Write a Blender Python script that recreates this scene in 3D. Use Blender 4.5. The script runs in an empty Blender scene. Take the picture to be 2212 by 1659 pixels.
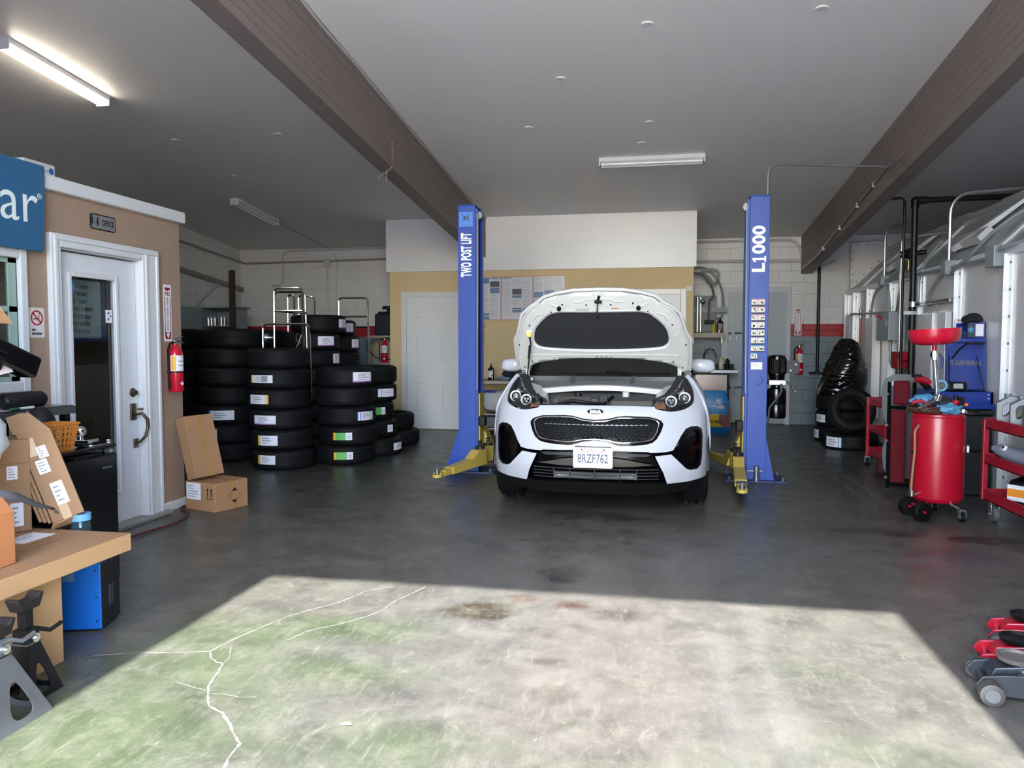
import bpy, bmesh, math, random
import numpy as np
from mathutils import Matrix, Vector
from mathutils.geometry import delaunay_2d_cdt
random.seed(7); RNG = np.random.default_rng(7)
S = bpy.context.scene
COL = S.collection
PI = math.pi
# ---------------------------------------------------------------- camera
cam = bpy.data.objects.new('camera', bpy.data.cameras.new('camera')); COL.objects.link(cam)
cam.data.sensor_width = 36.0; cam.data.lens = 36.0 * 1650 / 2212
cam.data.clip_start = .05; cam.data.clip_end = 200
_f = Vector((-0.18413628, 0.98147313, -0.05295589)); _r = Vector((0.98284801, 0.18441744, 0)).normalized(); _u = _r.cross(_f)
cam.matrix_world = Matrix(((_r.x, _u.x, -_f.x, 0), (_r.y, _u.y, -_f.y, 0), (_r.z, _u.z, -_f.z, 1.40), (0, 0, 0, 1)))
S.camera = cam
# ---------------------------------------------------------------- sky, sun, exposure
S.view_settings.view_transform = 'Standard'; S.view_settings.look = 'None'
S.cycles.max_bounces = 12; S.cycles.diffuse_bounces = 6; S.view_settings.gamma = 1.0; S.view_settings.use_curve_mapping = False
S.view_settings.exposure = 2.0
SUN_EL = math.radians(42.3)
W = bpy.data.worlds.new('sky'); S.world = W; W.use_nodes = True
_n = W.node_tree; _n.nodes.clear()
_o = _n.nodes.new('ShaderNodeOutputWorld'); _b = _n.nodes.new('ShaderNodeBackground'); _s = _n.nodes.new('ShaderNodeTexSky')
_s.sky_type = 'NISHITA'; _s.sun_disc = False; _s.sun_elevation = SUN_EL; _s.sun_rotation = PI; _s.dust_density = .8
_b.inputs['Strength'].default_value = .56
_n.links.new(_s.outputs[0], _b.inputs[0]); _n.links.new(_b.outputs[0], _o.inputs[0])
sun = bpy.data.objects.new('sun', bpy.data.lights.new('sun', 'SUN')); COL.objects.link(sun)
sun.data.energy = 6.0; sun.data.angle = math.radians(.55); sun.data.color = (1, .975, .95)
sun.rotation_euler = (PI / 2 - SUN_EL, 0, 0)   # shines towards +Y and down
# the open garage door is the light's way in: a portal, it emits nothing itself
_p = bpy.data.lights.new('door_portal', 'AREA'); _p.shape = 'RECTANGLE'; _p.size = 3.5; _p.size_y = 4.5; _p.cycles.is_portal = True
_po = bpy.data.objects.new('door_portal', _p); COL.objects.link(_po); _po.location = (-.51, -.8, 2.25); _po.rotation_euler = (PI / 2, 0, 0)

# ---------------------------------------------------------------- helpers
def lin(h):
    h = h.lstrip('#'); c = [int(h[i:i + 2], 16) / 255 for i in (0, 2, 4)]
    return tuple(x / 12.92 if x <= .04045 else ((x + .055) / 1.055) ** 2.4 for x in c) + (1,)
MATS = {}
def M(name, hexcol, rough=.5, metal=0., var=.08, scale=5., bump=0., bscale=60., coat=0., emit=0., trans=0., alpha=1., spec=.5, dirt=None, dscale=3., dth=.55):
    """procedural principled material: base colour broken up by noise, optional second dirt colour in noise patches, fine bump"""
    if name in MATS: return MATS[name]
    m = bpy.data.materials.new(name); m.use_nodes = True; t = m.node_tree; p = t.nodes['Principled BSDF']; L = t.links.new
    c = lin(hexcol); tc = t.nodes.new('ShaderNodeTexCoord')
    nz = t.nodes.new('ShaderNodeTexNoise'); nz.inputs['Scale'].default_value = scale; nz.inputs['Detail'].default_value = 5
    L(tc.outputs['Object'], nz.inputs['Vector'])
    mx = t.nodes.new('ShaderNodeMix'); mx.data_type = 'RGBA'
    mx.inputs[6].default_value = tuple(x * (1 - var) for x in c[:3]) + (1,); mx.inputs[7].default_value = tuple(min(1, x * (1 + var)) for x in c[:3]) + (1,)
    L(nz.outputs['Fac'], mx.inputs[0]); out = mx.outputs[2]
    if dirt:
        n2 = t.nodes.new('ShaderNodeTexNoise'); n2.inputs['Scale'].default_value = dscale; n2.inputs['Detail'].default_value = 8; n2.inputs['Roughness'].default_value = .65
        L(tc.outputs['Object'], n2.inputs['Vector'])
        mr = t.nodes.new('ShaderNodeMapRange'); mr.inputs[1].default_value = dth; mr.inputs[2].default_value = dth + .12; L(n2.outputs['Fac'], mr.inputs[0])
        m2 = t.nodes.new('ShaderNodeMix'); m2.data_type = 'RGBA'; L(mr.outputs[0], m2.inputs[0]); L(out, m2.inputs[6]); m2.inputs[7].default_value = lin(dirt); out = m2.outputs[2]
    L(out, p.inputs['Base Color'])
    p.inputs['Roughness'].default_value = rough; p.inputs['Metallic'].default_value = metal
    p.inputs['Specular IOR Level'].default_value = spec; p.inputs['Coat Weight'].default_value = coat; p.inputs['Coat Roughness'].default_value = .05
    p.inputs['Transmission Weight'].default_value = trans; p.inputs['Alpha'].default_value = alpha
    if emit:
        L(out, p.inputs['Emission Color']); p.inputs['Emission Strength'].default_value = emit
    if bump:
        nb = t.nodes.new('ShaderNodeTexNoise'); nb.inputs['Scale'].default_value = bscale; nb.inputs['Detail'].default_value = 3
        L(tc.outputs['Object'], nb.inputs['Vector'])
        bp = t.nodes.new('ShaderNodeBump'); bp.inputs['Strength'].default_value = bump; bp.inputs['Distance'].default_value = .01
        L(nb.outputs['Fac'], bp.inputs['Height']); L(bp.outputs[0], p.inputs['Normal'])
    MATS[name] = m; return m

class MB:
    """collects shapes into one mesh"""
    def __init__(s): s.v = []; s.f = []; s.m = []; s.s = []
    def add(s, vs, fs, m=0, X=None, smooth=False):
        k = len(s.v)
        s.v += [tuple(X @ Vector(v)) if X is not None else tuple(v) for v in vs]
        for f in fs: s.f.append(tuple(i + k for i in f)); s.m.append(m); s.s.append(smooth)
        return s
    def box(s, x0, x1, y0, y1, z0, z1, m=0, X=None):
        return s.add([(x0, y0, z0), (x1, y0, z0), (x1, y1, z0), (x0, y1, z0), (x0, y0, z1), (x1, y0, z1), (x1, y1, z1), (x0, y1, z1)],
                     [(0, 3, 2, 1), (4, 5, 6, 7), (0, 1, 5, 4), (1, 2, 6, 5), (2, 3, 7, 6), (3, 0, 4, 7)], m, X)
    def cyl(s, p0, p1, r0, r1=None, n=16, m=0, X=None, cap=True):
        r1 = r0 if r1 is None else r1; p0 = Vector(p0); p1 = Vector(p1); d = (p1 - p0).normalized()
        a = d.orthogonal().normalized(); b = d.cross(a); vs = []
        for p, r in ((p0, r0), (p1, r1)):
            vs += [p + a * (r * math.cos(2 * PI * i / n)) + b * (r * math.sin(2 * PI * i / n)) for i in range(n)]
        s.add(vs, [(i, (i + 1) % n, n + (i + 1) % n, n + i) for i in range(n)], m, X, True)
        if cap: s.add(vs, [tuple(range(n - 1, -1, -1)), tuple(range(n, 2 * n))], m, X)
        return s
    def tube(s, pts, r, n=8, m=0, X=None, closed=False, fillet=0, cap=True):
        P = [Vector(p) for p in pts]
        if fillet:
            Q = [P[0]]
            for i in range(1, len(P) - 1):
                a = (P[i - 1] - P[i]); b = (P[i + 1] - P[i]); k = min(fillet, a.length * .49, b.length * .49); a = P[i] + a.normalized() * k; b = P[i] + b.normalized() * k
                for t in np.linspace(0, 1, 7): Q.append(a * (1 - t) ** 2 + P[i] * (2 * t * (1 - t)) + b * t * t)
            Q.append(P[-1]); P = Q
        N = len(P); rs = r if isinstance(r, (list, tuple)) else [r] * N
        T = [((P[(i + 1) % N] if closed or i < N - 1 else P[i]) - (P[i - 1] if closed or i > 0 else P[i])).normalized() for i in range(N)]
        a = T[0].orthogonal().normalized(); vs = []
        for i in range(N):
            a = (a - T[i] * a.dot(T[i])).normalized(); b = T[i].cross(a)
            vs += [P[i] + a * (rs[i] * math.cos(2 * PI * j / n)) + b * (rs[i] * math.sin(2 * PI * j / n)) for j in range(n)]
        fs = []
        for i in range(N if closed else N - 1):
            k = (i + 1) % N
            fs += [(i * n + j, i * n + (j + 1) % n, k * n + (j + 1) % n, k * n + j) for j in range(n)]
        s.add(vs, fs, m, X, True)
        if not closed and cap: s.add(vs, [tuple(range(n - 1, -1, -1)), tuple(range((N - 1) * n, N * n))], m, X)
        return s
    def lathe(s, prof, n=32, m=0, X=None, closed=False, smooth=True, ms=None):
        vs = [(r * math.cos(2 * PI * i / n), r * math.sin(2 * PI * i / n), z) for r, z in prof for i in range(n)]
        K = len(prof)
        for k in range(K if closed else K - 1):
            q = (k + 1) % K
            s.add([], [], m)
            s._q = None
        fs = []; mm = []
        for k in range(K if closed else K - 1):
            q = (k + 1) % K
            for i in range(n): fs.append((k * n + i, k * n + (i + 1) % n, q * n + (i + 1) % n, q * n + i)); mm.append(ms[k] if ms else m)
        b = len(s.v); s.add(vs, [], m, X)
        for f, q in zip(fs, mm): s.f.append(tuple(i + b for i in f)); s.m.append(q); s.s.append(smooth)
        return s
    def prism(s, poly, h0, h1, m=0, X=None, smooth=False):
        n = len(poly); vs = [(x, y, h0) for x, y in poly] + [(x, y, h1) for x, y in poly]
        return s.add(vs, [tuple(range(n - 1, -1, -1)), tuple(range(n, 2 * n))] + [(i, (i + 1) % n, n + (i + 1) % n, n + i) for i in range(n)], m, X, smooth)
    def sph(s, c, rx, ry=None, rz=None, n=16, m=0, X=None, fn=None):
        ry = rx if ry is None else ry; rz = rx if rz is None else rz; k = n // 2; vs = []
        for j in range(k + 1):
            for i in range(n):
                th = PI * j / k; ph = 2 * PI * i / n; d = Vector((math.sin(th) * math.cos(ph), math.sin(th) * math.sin(ph), math.cos(th)))
                q = fn(d) if fn else 1
                vs.append((c[0] + d.x * rx * q, c[1] + d.y * ry * q, c[2] + d.z * rz * q))
        return s.add(vs, [(j * n + i, (j + 1) * n + i, (j + 1) * n + (i + 1) % n, j * n + (i + 1) % n) for j in range(k) for i in range(n)], m, X, True)
    def quad(s, a, b, c, d, m=0, X=None): return s.add([a, b, c, d], [(0, 1, 2, 3)], m, X)
    def grid(s, rows, m=0, X=None, smooth=True, closed=False):
        n = len(rows[0]); vs = [p for r in rows for p in r]
        return s.add(vs, [(j * n + i, j * n + (i + 1) % n, (j + 1) * n + (i + 1) % n, (j + 1) * n + i) for j in range(len(rows) - 1) for i in range(n if closed else n - 1)], m, X, smooth)
    def mesh(s, name, X=None):
        me = bpy.data.meshes.new(name)
        vs = [tuple(X @ Vector(v)) for v in s.v] if X is not None else s.v
        me.from_pydata(vs, [], s.f); me.polygons.foreach_set('material_index', s.m); me.polygons.foreach_set('use_smooth', s.s)
        me.update()
        if any(s.s): me.set_sharp_from_angle(angle=.75)
        return me

ROOT = {}
def tag(o, label=None, cat=None, group=None, kind=None):
    for k, v in (('label', label), ('category', cat), ('group', group), ('kind', kind)):
        if v: o[k] = v
    return o
def _fin(o, bevel):
    if bevel:
        b = o.modifiers.new('bevel', 'BEVEL'); b.width = bevel; b.segments = 2; b.limit_method = 'ANGLE'; b.angle_limit = .6; b.harden_normals = False
def thing(name, label, cat, loc=(0, 0, 0), rz=0., group=None, X=None):
    o = bpy.data.objects.new(name, None); COL.objects.link(o); o.empty_display_size = .1
    o.matrix_world = X if X is not None else Matrix.Translation(loc) @ Matrix.Rotation(rz, 4, 'Z')
    ROOT[o.name] = o.matrix_world.copy(); return tag(o, label, cat, group)
def part(name, mb, mats, parent, label=None, w=False, bevel=0, kind=None):
    """a part: vertices in the thing's own frame, or in world space with w=True"""
    R = ROOT[parent.name]
    o = bpy.data.objects.new(name, mb.mesh(name, R.inverted() if w else None)); COL.objects.link(o)
    for m in (mats if isinstance(mats, (list, tuple)) else [mats]): o.data.materials.append(m)
    o.parent = parent; ROOT[o.name] = R; _fin(o, bevel); return tag(o, label, kind=kind)
def solo(name, mb, mats, label=None, cat=None, loc=(0, 0, 0), rz=0., group=None, kind=None, w=False, bevel=0, X=None):
    X = X if X is not None else Matrix.Translation(loc) @ Matrix.Rotation(rz, 4, 'Z')
    o = bpy.data.objects.new(name, mb.mesh(name, X.inverted() if w else None)); COL.objects.link(o); o.matrix_world = X
    for m in (mats if isinstance(mats, (list, tuple)) else [mats]): o.data.materials.append(m)
    ROOT[o.name] = X.copy(); _fin(o, bevel); return tag(o, label, cat, group, kind)
def copytree(o, X, label=None, parent=None):
    c = o.copy(); COL.objects.link(c)
    if parent: c.parent = parent
    else:
        c.matrix_world = X; ROOT[c.name] = X.copy()
        if label: c['label'] = label
    for ch in list(o.children): copytree(ch, None, parent=c)
    return c
def T(x=0, y=0, z=0): return Matrix.Translation((x, y, z))
def R(a, ax): return Matrix.Rotation(a, 4, ax)
def frame(o, ex, ey, ez=None):
    ex = Vector(ex).normalized(); ey = Vector(ey); ey = (ey - ex * ey.dot(ex)).normalized(); ez = ex.cross(ey)
    return Matrix(((ex.x, ey.x, ez.x, o[0]), (ex.y, ey.y, ez.y, o[1]), (ex.z, ey.z, ez.z, o[2]), (0, 0, 0, 1)))
_TX = {}
def text(s, size, mat, parent, X, name='lettering', ext=.0006, bold=0., sx=1., align='CENTER', w=True, label=None, shear=0., space=1.):
    """raised or printed lettering: X puts the text plane (x right, y up, z out)"""
    cu = bpy.data.curves.new('t', 'FONT'); cu.body = s; cu.size = size; cu.extrude = ext; cu.align_x = align; cu.align_y = 'CENTER'
    cu.offset = bold; cu.shear = shear; cu.space_character = space; cu.resolution_u = 4
    ob = bpy.data.objects.new('t', cu); me = bpy.data.meshes.new_from_object(ob)
    bpy.data.objects.remove(ob); bpy.data.curves.remove(cu)
    Y = X @ Matrix.Diagonal((sx, 1, 1, 1))
    if w: Y = ROOT[parent.name].inverted() @ Y
    me.transform(Y); me.name = name; me.materials.clear(); me.materials.append(mat)
    o = bpy.data.objects.new(name, me); COL.objects.link(o); o.parent = parent; ROOT[o.name] = ROOT[parent.name]
    return tag(o, label)
def faceX(x, y, z): return frame((x, y, z), (0, 1, 0), (0, 0, 1))      # plane looking towards +X
def faceYm(x, y, z): return frame((x, y, z), (1, 0, 0), (0, 0, 1))     # plane looking towards -Y
def faceXm(x, y, z): return frame((x, y, z), (0, -1, 0), (0, 0, 1))    # plane looking towards -X
def zc(y): return 4.562 - .0967 * y                                    # underside of the sloping ceiling

# ---------------------------------------------------------------- materials used all over
WHITE = M('white_paint', '#cfcfd2', .45, var=.04, bump=.05); TRIM = M('white_gloss_trim', '#d6d6d8', .3, var=.03)
CEILM = M('ceiling_paint', '#e6e4e3', .5, var=.05, scale=1.2, bump=.06, bscale=25)
BLACKP = M('black_plastic', '#08090b', .5, var=.2, spec=.3); GLOSSB = M('gloss_black', '#040406', .18, var=.1, coat=.15, spec=.4)
CHROME = M('chrome', '#d8dade', .12, 1., var=.03); STEEL = M('galvanised_steel', '#a4a7ab', .35, .9, var=.12, scale=20)
DSTEEL = M('dull_steel', '#7c7f84', .45, .8, var=.2, scale=15); TAN = M('tan_wall_paint', '#9f8572', .6, var=.04, bump=.06)
YELW = M('buff_wall_paint', '#ceb78c', .6, var=.05, bump=.06); CARD = M('cardboard', '#a57b57', .8, var=.10, scale=4, bump=.05, dirt='#94683f', dth=.66)
CARD2 = M('cardboard_dull', '#9c7857', .8, var=.10, scale=3, bump=.05, dirt='#83603f', dth=.66); CARDY = M('cardboard_pale', '#bd946a', .75, var=.07, scale=3, dirt='#a07448', dth=.68)
PAPER = M('white_paper', '#e6e6ec', .6, var=.04); INK = M('black_ink', '#16161a', .6, var=0); GREYINK = M('grey_ink', '#8d9098', .6, var=.1)
RED = M('red_enamel', '#a80c26', .32, var=.10, coat=.12, dirt='#7c0a1c', dth=.64); REDD = M('red_worn_enamel', '#96182a', .4, var=.15, dirt='#5a1420', dth=.58, dscale=9)
REDS = M('red_sign', '#b3142b', .5, var=.04); BLUE = M('blue_enamel', '#17429b', .4, var=.10, scale=3, coat=.12, dirt='#11327c', dth=.62)
RUB = M('tyre_rubber', '#101114', .62, var=.25, scale=30, bump=.12, bscale=120, spec=.2); GREYM = M('grey_enamel', '#8d9498', .4, .1, var=.06)
YELP = M('yellow_lift_paint', '#b5a04a', .45, var=.12, scale=7, dirt='#4e4628', dth=.66, dscale=12); GLASS = M('clear_glass', '#e8f0f0', .01, var=0, trans=1.)
BRASS = M('antique_brass', '#6e6350', .3, .95, var=.2, scale=12); WOODD = M('dark_wood', '#3a2c24', .6, var=.25, scale=9)
# ================================================================ the shell
def struct(name, mb, mats, w=True, bevel=0): return solo(name, mb, mats, kind='structure', bevel=bevel)
# floor: one fine grid, its wear carried by a colour attribute (paint, bare concrete, oil, green worn paint, painted rear shade), grain by noise
def floor_material():
    m = bpy.data.materials.new('worn_floor_paint'); m.use_nodes = True; t = m.node_tree; p = t.nodes['Principled BSDF']; L = t.links.new
    at = t.nodes.new('ShaderNodeVertexColor'); at.layer_name = 'wear_shade'; tc = t.nodes.new('ShaderNodeTexCoord')
    def noise(sc, det=6, ro=.6, dist=0, mp=None):
        n = t.nodes.new('ShaderNodeTexNoise'); n.inputs['Scale'].default_value = sc; n.inputs['Detail'].default_value = det; n.inputs['Roughness'].default_value = ro; n.inputs['Distortion'].default_value = dist
        if mp:
            q = t.nodes.new('ShaderNodeMapping'); q.inputs['Scale'].default_value = mp[0]; q.inputs['Rotation'].default_value = (0, 0, mp[1]); L(tc.outputs['Object'], q.inputs[0]); L(q.outputs[0], n.inputs['Vector'])
        else: L(tc.outputs['Object'], n.inputs['Vector'])
        return n.outputs['Fac']
    def rng(x, a, b, lo=0, hi=1):
        q = t.nodes.new('ShaderNodeMapRange'); q.inputs[1].default_value = a; q.inputs[2].default_value = b; q.inputs[3].default_value = lo; q.inputs[4].default_value = hi; L(x, q.inputs[0]); return q.outputs[0]
    def mix(f, a, b, mode='MIX'):
        q = t.nodes.new('ShaderNodeMix'); q.data_type = 'RGBA'; q.blend_type = mode
        if isinstance(f, float): q.inputs[0].default_value = f
        else: L(f, q.inputs[0])
        for s_, i in ((a, 6), (b, 7)):
            if isinstance(s_, tuple): q.inputs[i].default_value = s_
            else: L(s_, q.inputs[i])
        return q.outputs[2]
    c = at.outputs['Color']
    c = mix(rng(noise(3.2, 9, .68, .6), .35, .68), mix(1., c, (.70, .70, .70, 1), 'MULTIPLY'), mix(1., c, (1.25, 1.23, 1.23, 1), 'MULTIPLY'))
    sa = at.outputs['Alpha']
    def mul(x, y):
        q = t.nodes.new('ShaderNodeMath'); q.operation = 'MULTIPLY'; L(x, q.inputs[0])
        if isinstance(y, float): q.inputs[1].default_value = y
        else: L(y, q.inputs[1])
        return q.outputs[0]
    c = mix(mul(rng(noise(5.0, 12, .80, .35), .47, .66), sa), c, (.165, .158, .130, 1))                        # cream wear
    c = mix(mul(rng(noise(13, 12, .85, .6, ((1, .4, 1), .4)), .54, .68), sa), c, (.21, .20, .172, 1))       # paler streaks
    c = mix(mul(rng(noise(9, 10, .85, .3), .58, .74), sa), c, (.085, .08, .066, 1))                             # grime
    c = mix(mul(rng(noise(60, 8, .8, 1.0), .62, .66), sa), c, (.36, .345, .32, 1))                             # pale specks
    c = mix(mul(rng(noise(30, 10, .85, .8, ((1, .18, 1), .9)), .54, .66), sa), c, (.20, .192, .165, 1))
    c = mix(mul(rng(noise(26, 10, .85, .8, ((.2, 1, 1), .7)), .56, .68), sa), c, (.06, .062, .052, 1))
    c = mix(rng(noise(14, 8, .8, 2.2, ((1, .22, 1), .5)), .63, .72, 0, .6), c, (.38, .37, .35, 1))           # drag scratches
    c = mix(rng(noise(16, 8, .8, 2.0, ((.2, 1, 1), .3)), .64, .72, 0, .5), c, (.06, .06, .06, 1))             # dark scratches
    c = mix(rng(noise(150, 3, .6), .73, .78), c, (.5, .49, .46, 1))                                           # grit
    L(c, p.inputs['Base Color'])
    L(rng(noise(5, 6, .7), .3, .7, .24, .48), p.inputs['Roughness']); p.inputs['Specular IOR Level'].default_value = .5
    bp = t.nodes.new('ShaderNodeBump'); bp.inputs['Strength'].default_value = .12; bp.inputs['Distance'].default_value = .01; L(noise(55, 6, .7, 1), bp.inputs['Height']); L(bp.outputs[0], p.inputs['Normal'])
    return m
def build_floor():
    xs = np.arange(-8.1, 7.01, .06); ys = np.arange(-.75, 14.01, .06); X, Y = np.meshgrid(xs, ys); nx, ny = len(xs), len(ys)
    v = np.stack([X.ravel(), Y.ravel(), np.zeros(X.size)], 1)
    i = (np.arange(ny - 1)[:, None] * nx + np.arange(nx - 1)[None, :]).ravel(); f = np.stack([i, i + 1, i + nx + 1, i + nx], 1)
    me = bpy.data.meshes.new('floor'); me.from_pydata(v.tolist(), [], f.tolist())
    def val(sc, seed):   # smooth value noise
        r = np.random.default_rng(seed); g = r.random((64, 64)); a = (X + 20) / sc; b = (Y + 20) / sc
        ia = np.floor(a).astype(int); ib = np.floor(b).astype(int); fa = a - ia; fb = b - ib; fa = fa * fa * (3 - 2 * fa); fb = fb * fb * (3 - 2 * fb)
        G = lambda p, q: g[q % 64, p % 64]
        return (G(ia, ib) * (1 - fa) + G(ia + 1, ib) * fa) * (1 - fb) + (G(ia, ib + 1) * (1 - fa) + G(ia + 1, ib + 1) * fa) * fb
    n1 = val(.9, 1) * .5 + val(.4, 2) * .3 + val(.18, 3) * .2
    FK = .38; base = np.array([.245, .240, .203]); c = np.ones(X.shape + (3,)) * base
    def blob(px, py, rx, ry, col, k, soft=.5, e=.6):
        d = np.sqrt(((X - px) / rx) ** 2 + ((Y - py) / ry) ** 2) + (val(.16, int(abs(px * 97 + py * 31)) + 5) - .5) * e
        a = np.clip((1 + soft - d) / (2 * soft), 0, 1)[..., None] * k; c[:] = c * (1 - a) + np.array(col) * a
    far = np.clip((Y - 5.0) / 3.5, 0, 1)[..., None]; c[:] = c * (1 - far) + np.array([.128, .142, .126]) * far     # shade of the deep room put into the colour: darker towards the back
    blob(-.2, 3.3, .62, 3.0, (.30, .275, .25), .75, .45)                        # worn wheel way, pinkish bare concrete
    blob(-1.2, 3.2, .6, 1.6, (.245, .25, .235), .6, .6)
    blob(.85, 3.0, .7, 1.5, (.285, .28, .25), .7, .5)
    for g in [(-1.99, 2.95, .42, .36), (-1.75, 3.45, .42, .16), (-1.86, 2.35, .5, .35), (-2.5, 2.2, .6, .5), (-.85, 2.42, .26, .22), (-1.28, 3.0, .3, .14), (-1.4, 3.5, .3, .12), (.8, 2.72, .2, .12), (.66, 3.38, .16, .08), (-.2, 2.3, .3, .2), (.4, 2.4, .3, .2), (-2.6, 1.6, 1.2, .5)]:
        blob(*g, (.165, .235, .115), .72 if g[0] < -.5 else .38, .6, .8)
    for q in [(-.86, 3.83, .17, .11, (.10, .08, .05), .95), (-.53, 4.52, .12, .16, (.03, .03, .032), .9), (-.72, 4.07, .07, .05, (.22, .11, .07), .95), (-.43, 4.0, .09, .05, (.17, .095, .07), .95), (-.2, 3.9, .16, .06, (.13, .11, .10), .75), (-.53, 3.6, .10, .08, (.14, .13, .12), .7), (-.4, 2.98, .12, .08, (.17, .14, .12), .6), (-.46, 3.26, .08, .05, (.15, .13, .11), .7), (-.3, 2.74, .04, .035, (.05, .06, .03), .9), (1.95, 5.45, .35, .14, (.03, .03, .03), .85), (1.6, 6.0, .3, .1, (.06, .06, .06), .7), (2.3, 5.9, .25, .1, (.03, .03, .035), .8), (-.5, 6.2, .5, .18, (.06, .06, .06), .6), (-.2, 5.7, .08, .05, (.03, .03, .03), .8), (-.9, 5.3, .06, .03, (.04, .04, .04), .8)]:
        blob(*q, .16, .8)
    blob(.45, 5.2, 1.0, .55, (.30, .30, .31), .5, .6); blob(2.1, 5.35, .9, .22, (.30, .29, .30), .6, .5)
    c *= FK * (.80 + .4 * n1)[..., None]
    # parking of tyres: two faint tread tracks
    for tx in (.30, .48):
        a = (np.exp(-((X - tx) / .06) ** 2) * (Y > 2) * (Y < 5.2) * .10)[..., None]; c[:] = c * (1 - a) + np.array([.30, .30, .31]) * a
    ca = me.color_attributes.new('wear_shade', 'FLOAT_COLOR', 'POINT'); ca.data.foreach_set('color', np.concatenate([np.clip(c, 0, 1), (.10 + .42 * np.clip(1 - (Y - 4.6) / 2.2, 0, 1))[..., None]], 2).astype(np.float32).ravel())  # carries the wear and the shade painted into the rear floor
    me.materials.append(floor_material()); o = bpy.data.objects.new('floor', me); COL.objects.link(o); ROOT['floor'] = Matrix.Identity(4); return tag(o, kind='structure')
floor = build_floor()
CRK = M('crack_filler', '#8d847e', .8, var=.12, scale=30); JNT = M('saw_cut_joint', '#3a3b3b', .8, var=.15)
def ribbon(pts, w, z=.0012, jag=.0, n=6):
    P = []
    for a, b in zip(pts[:-1], pts[1:]):
        for t in np.linspace(0, 1, n, endpoint=False): P.append((a[0] + (b[0] - a[0]) * t, a[1] + (b[1] - a[1]) * t))
    P.append(pts[-1]); mb = MB(); rows = []
    for i, p in enumerate(P):
        a = P[max(0, i - 1)]; b = P[min(len(P) - 1, i + 1)]; d = Vector((b[0] - a[0], b[1] - a[1])).normalized(); k = w * (1 + random.uniform(-jag, jag)) / 2; j = random.uniform(-jag, jag) * w * .5
        if i in (0, len(P) - 1): k *= .3
        rows.append([(p[0] - d.y * (k + j), p[1] + d.x * (k + j), z), (p[0] + d.y * (k - j), p[1] - d.x * (k - j), z)])
    return mb.grid(rows, smooth=False)
for pts, w in [([(-2.514, 2.909), (-2.465, 2.949), (-2.347, 3.007), (-2.084, 3.065), (-1.98, 3.095), (-1.946, 3.259), (-1.893, 3.429), (-1.833, 3.589), (-1.747, 3.717), (-1.679, 3.803), (-1.636, 3.907), (-1.597, 4.03), (-1.513, 4.104), (-1.469, 4.13)], .011),
               ([(-1.695, 3.278), (-1.679, 3.321), (-1.658, 3.396), (-1.606, 3.455), (-1.55, 3.507), (-1.484, 3.587), (-1.421, 3.687), (-1.395, 3.755), (-1.381, 3.892), (-1.331, 4.031), (-1.285, 4.173)], .009),
               ([(-1.98, 3.095), (-1.93, 3.028), (-1.877, 2.988), (-1.847, 2.989)], .009),
               ([(-1.847, 2.989), (-1.811, 2.867), (-1.786, 2.779), (-1.744, 2.703), (-1.68, 2.617), (-1.601, 2.578), (-1.525, 2.499), (-1.461, 2.428), (-1.417, 2.383), (-1.409, 2.323), (-1.392, 2.253), (-1.372, 2.193)], .014),
               ([(-1.847, 2.989), (-1.851, 3.043), (-1.91, 3.154)], .006), ([(-1.936, 2.781), (-1.886, 2.769), (-1.821, 2.746), (-1.769, 2.739)], .005), ([(-1.749, 2.714), (-1.668, 2.717), (-1.604, 2.705), (-1.539, 2.721)], .005)]:
    part('crack', ribbon(pts, w * .72, .0014, .6), CRK, floor, w=True)
for pts in ([(1.89, 13.7), (1.865, 10.796), (1.86, 8.9), (1.86, 7.1)], [(2.0, 8.81), (2.0, 7.09)], [(1.28, 6.937), (2.0, 7.095)], [(-2.67, 7.47), (-2.82, 8.43)], [(-3.4, 6.18), (-1.4, 6.14)], [(1.15, 7.7), (1.86, 8.9)]):
    part('joint', ribbon(pts, .008, .001, .1, 2), M('pale_joint', '#85847f', .8), floor, w=True)
# ground outside, ceiling, front wall with the open garage door
struct('ground_apron', MB().box(-60, 60, -75, -.75, -.15, -.004), M('outdoor_concrete', '#dad8d5', .85, var=.12, scale=2, bump=.1))
def slab(x0, x1, y0, y1, t=.14):
    return MB().add([(x0, y0, zc(y0)), (x1, y0, zc(y0)), (x1, y1, zc(y1)), (x0, y1, zc(y1)), (x0, y0, zc(y0) + t), (x1, y0, zc(y0) + t), (x1, y1, zc(y1) + t), (x0, y1, zc(y1) + t)],
                    [(0, 3, 2, 1), (4, 5, 6, 7), (0, 1, 5, 4), (1, 2, 6, 5), (2, 3, 7, 6), (3, 0, 4, 7)])
ceiling = struct('ceiling', slab(-8.2, 7.1, -.85, 14.1), CEILM)
for x, y in [(-.09, 6.34), (1.221, 6.303), (-.893, 7.218), (-1.385, 8.368), (-.091, 8.39), (-4.239, 8.169), (-5.53, 8.183), (-5.565, 9.508), (-.18, 9.0)]:
    part('anchor_plate', MB().cyl((x, y, zc(y) + .004), (x, y, zc(y) - .006), .052, .045, 20), CEILM, ceiling, w=True)
fw_ = MB(); fw_.box(-8.2, -2.262, -.75, -.55, 0, 4.66); fw_.box(1.243, 7.1, -.75, -.55, 0, 4.66); fw_.box(-2.262, 1.243, -.75, -.55, 4.5, 4.66)
struct('wall_front', fw_, WHITE)
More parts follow.
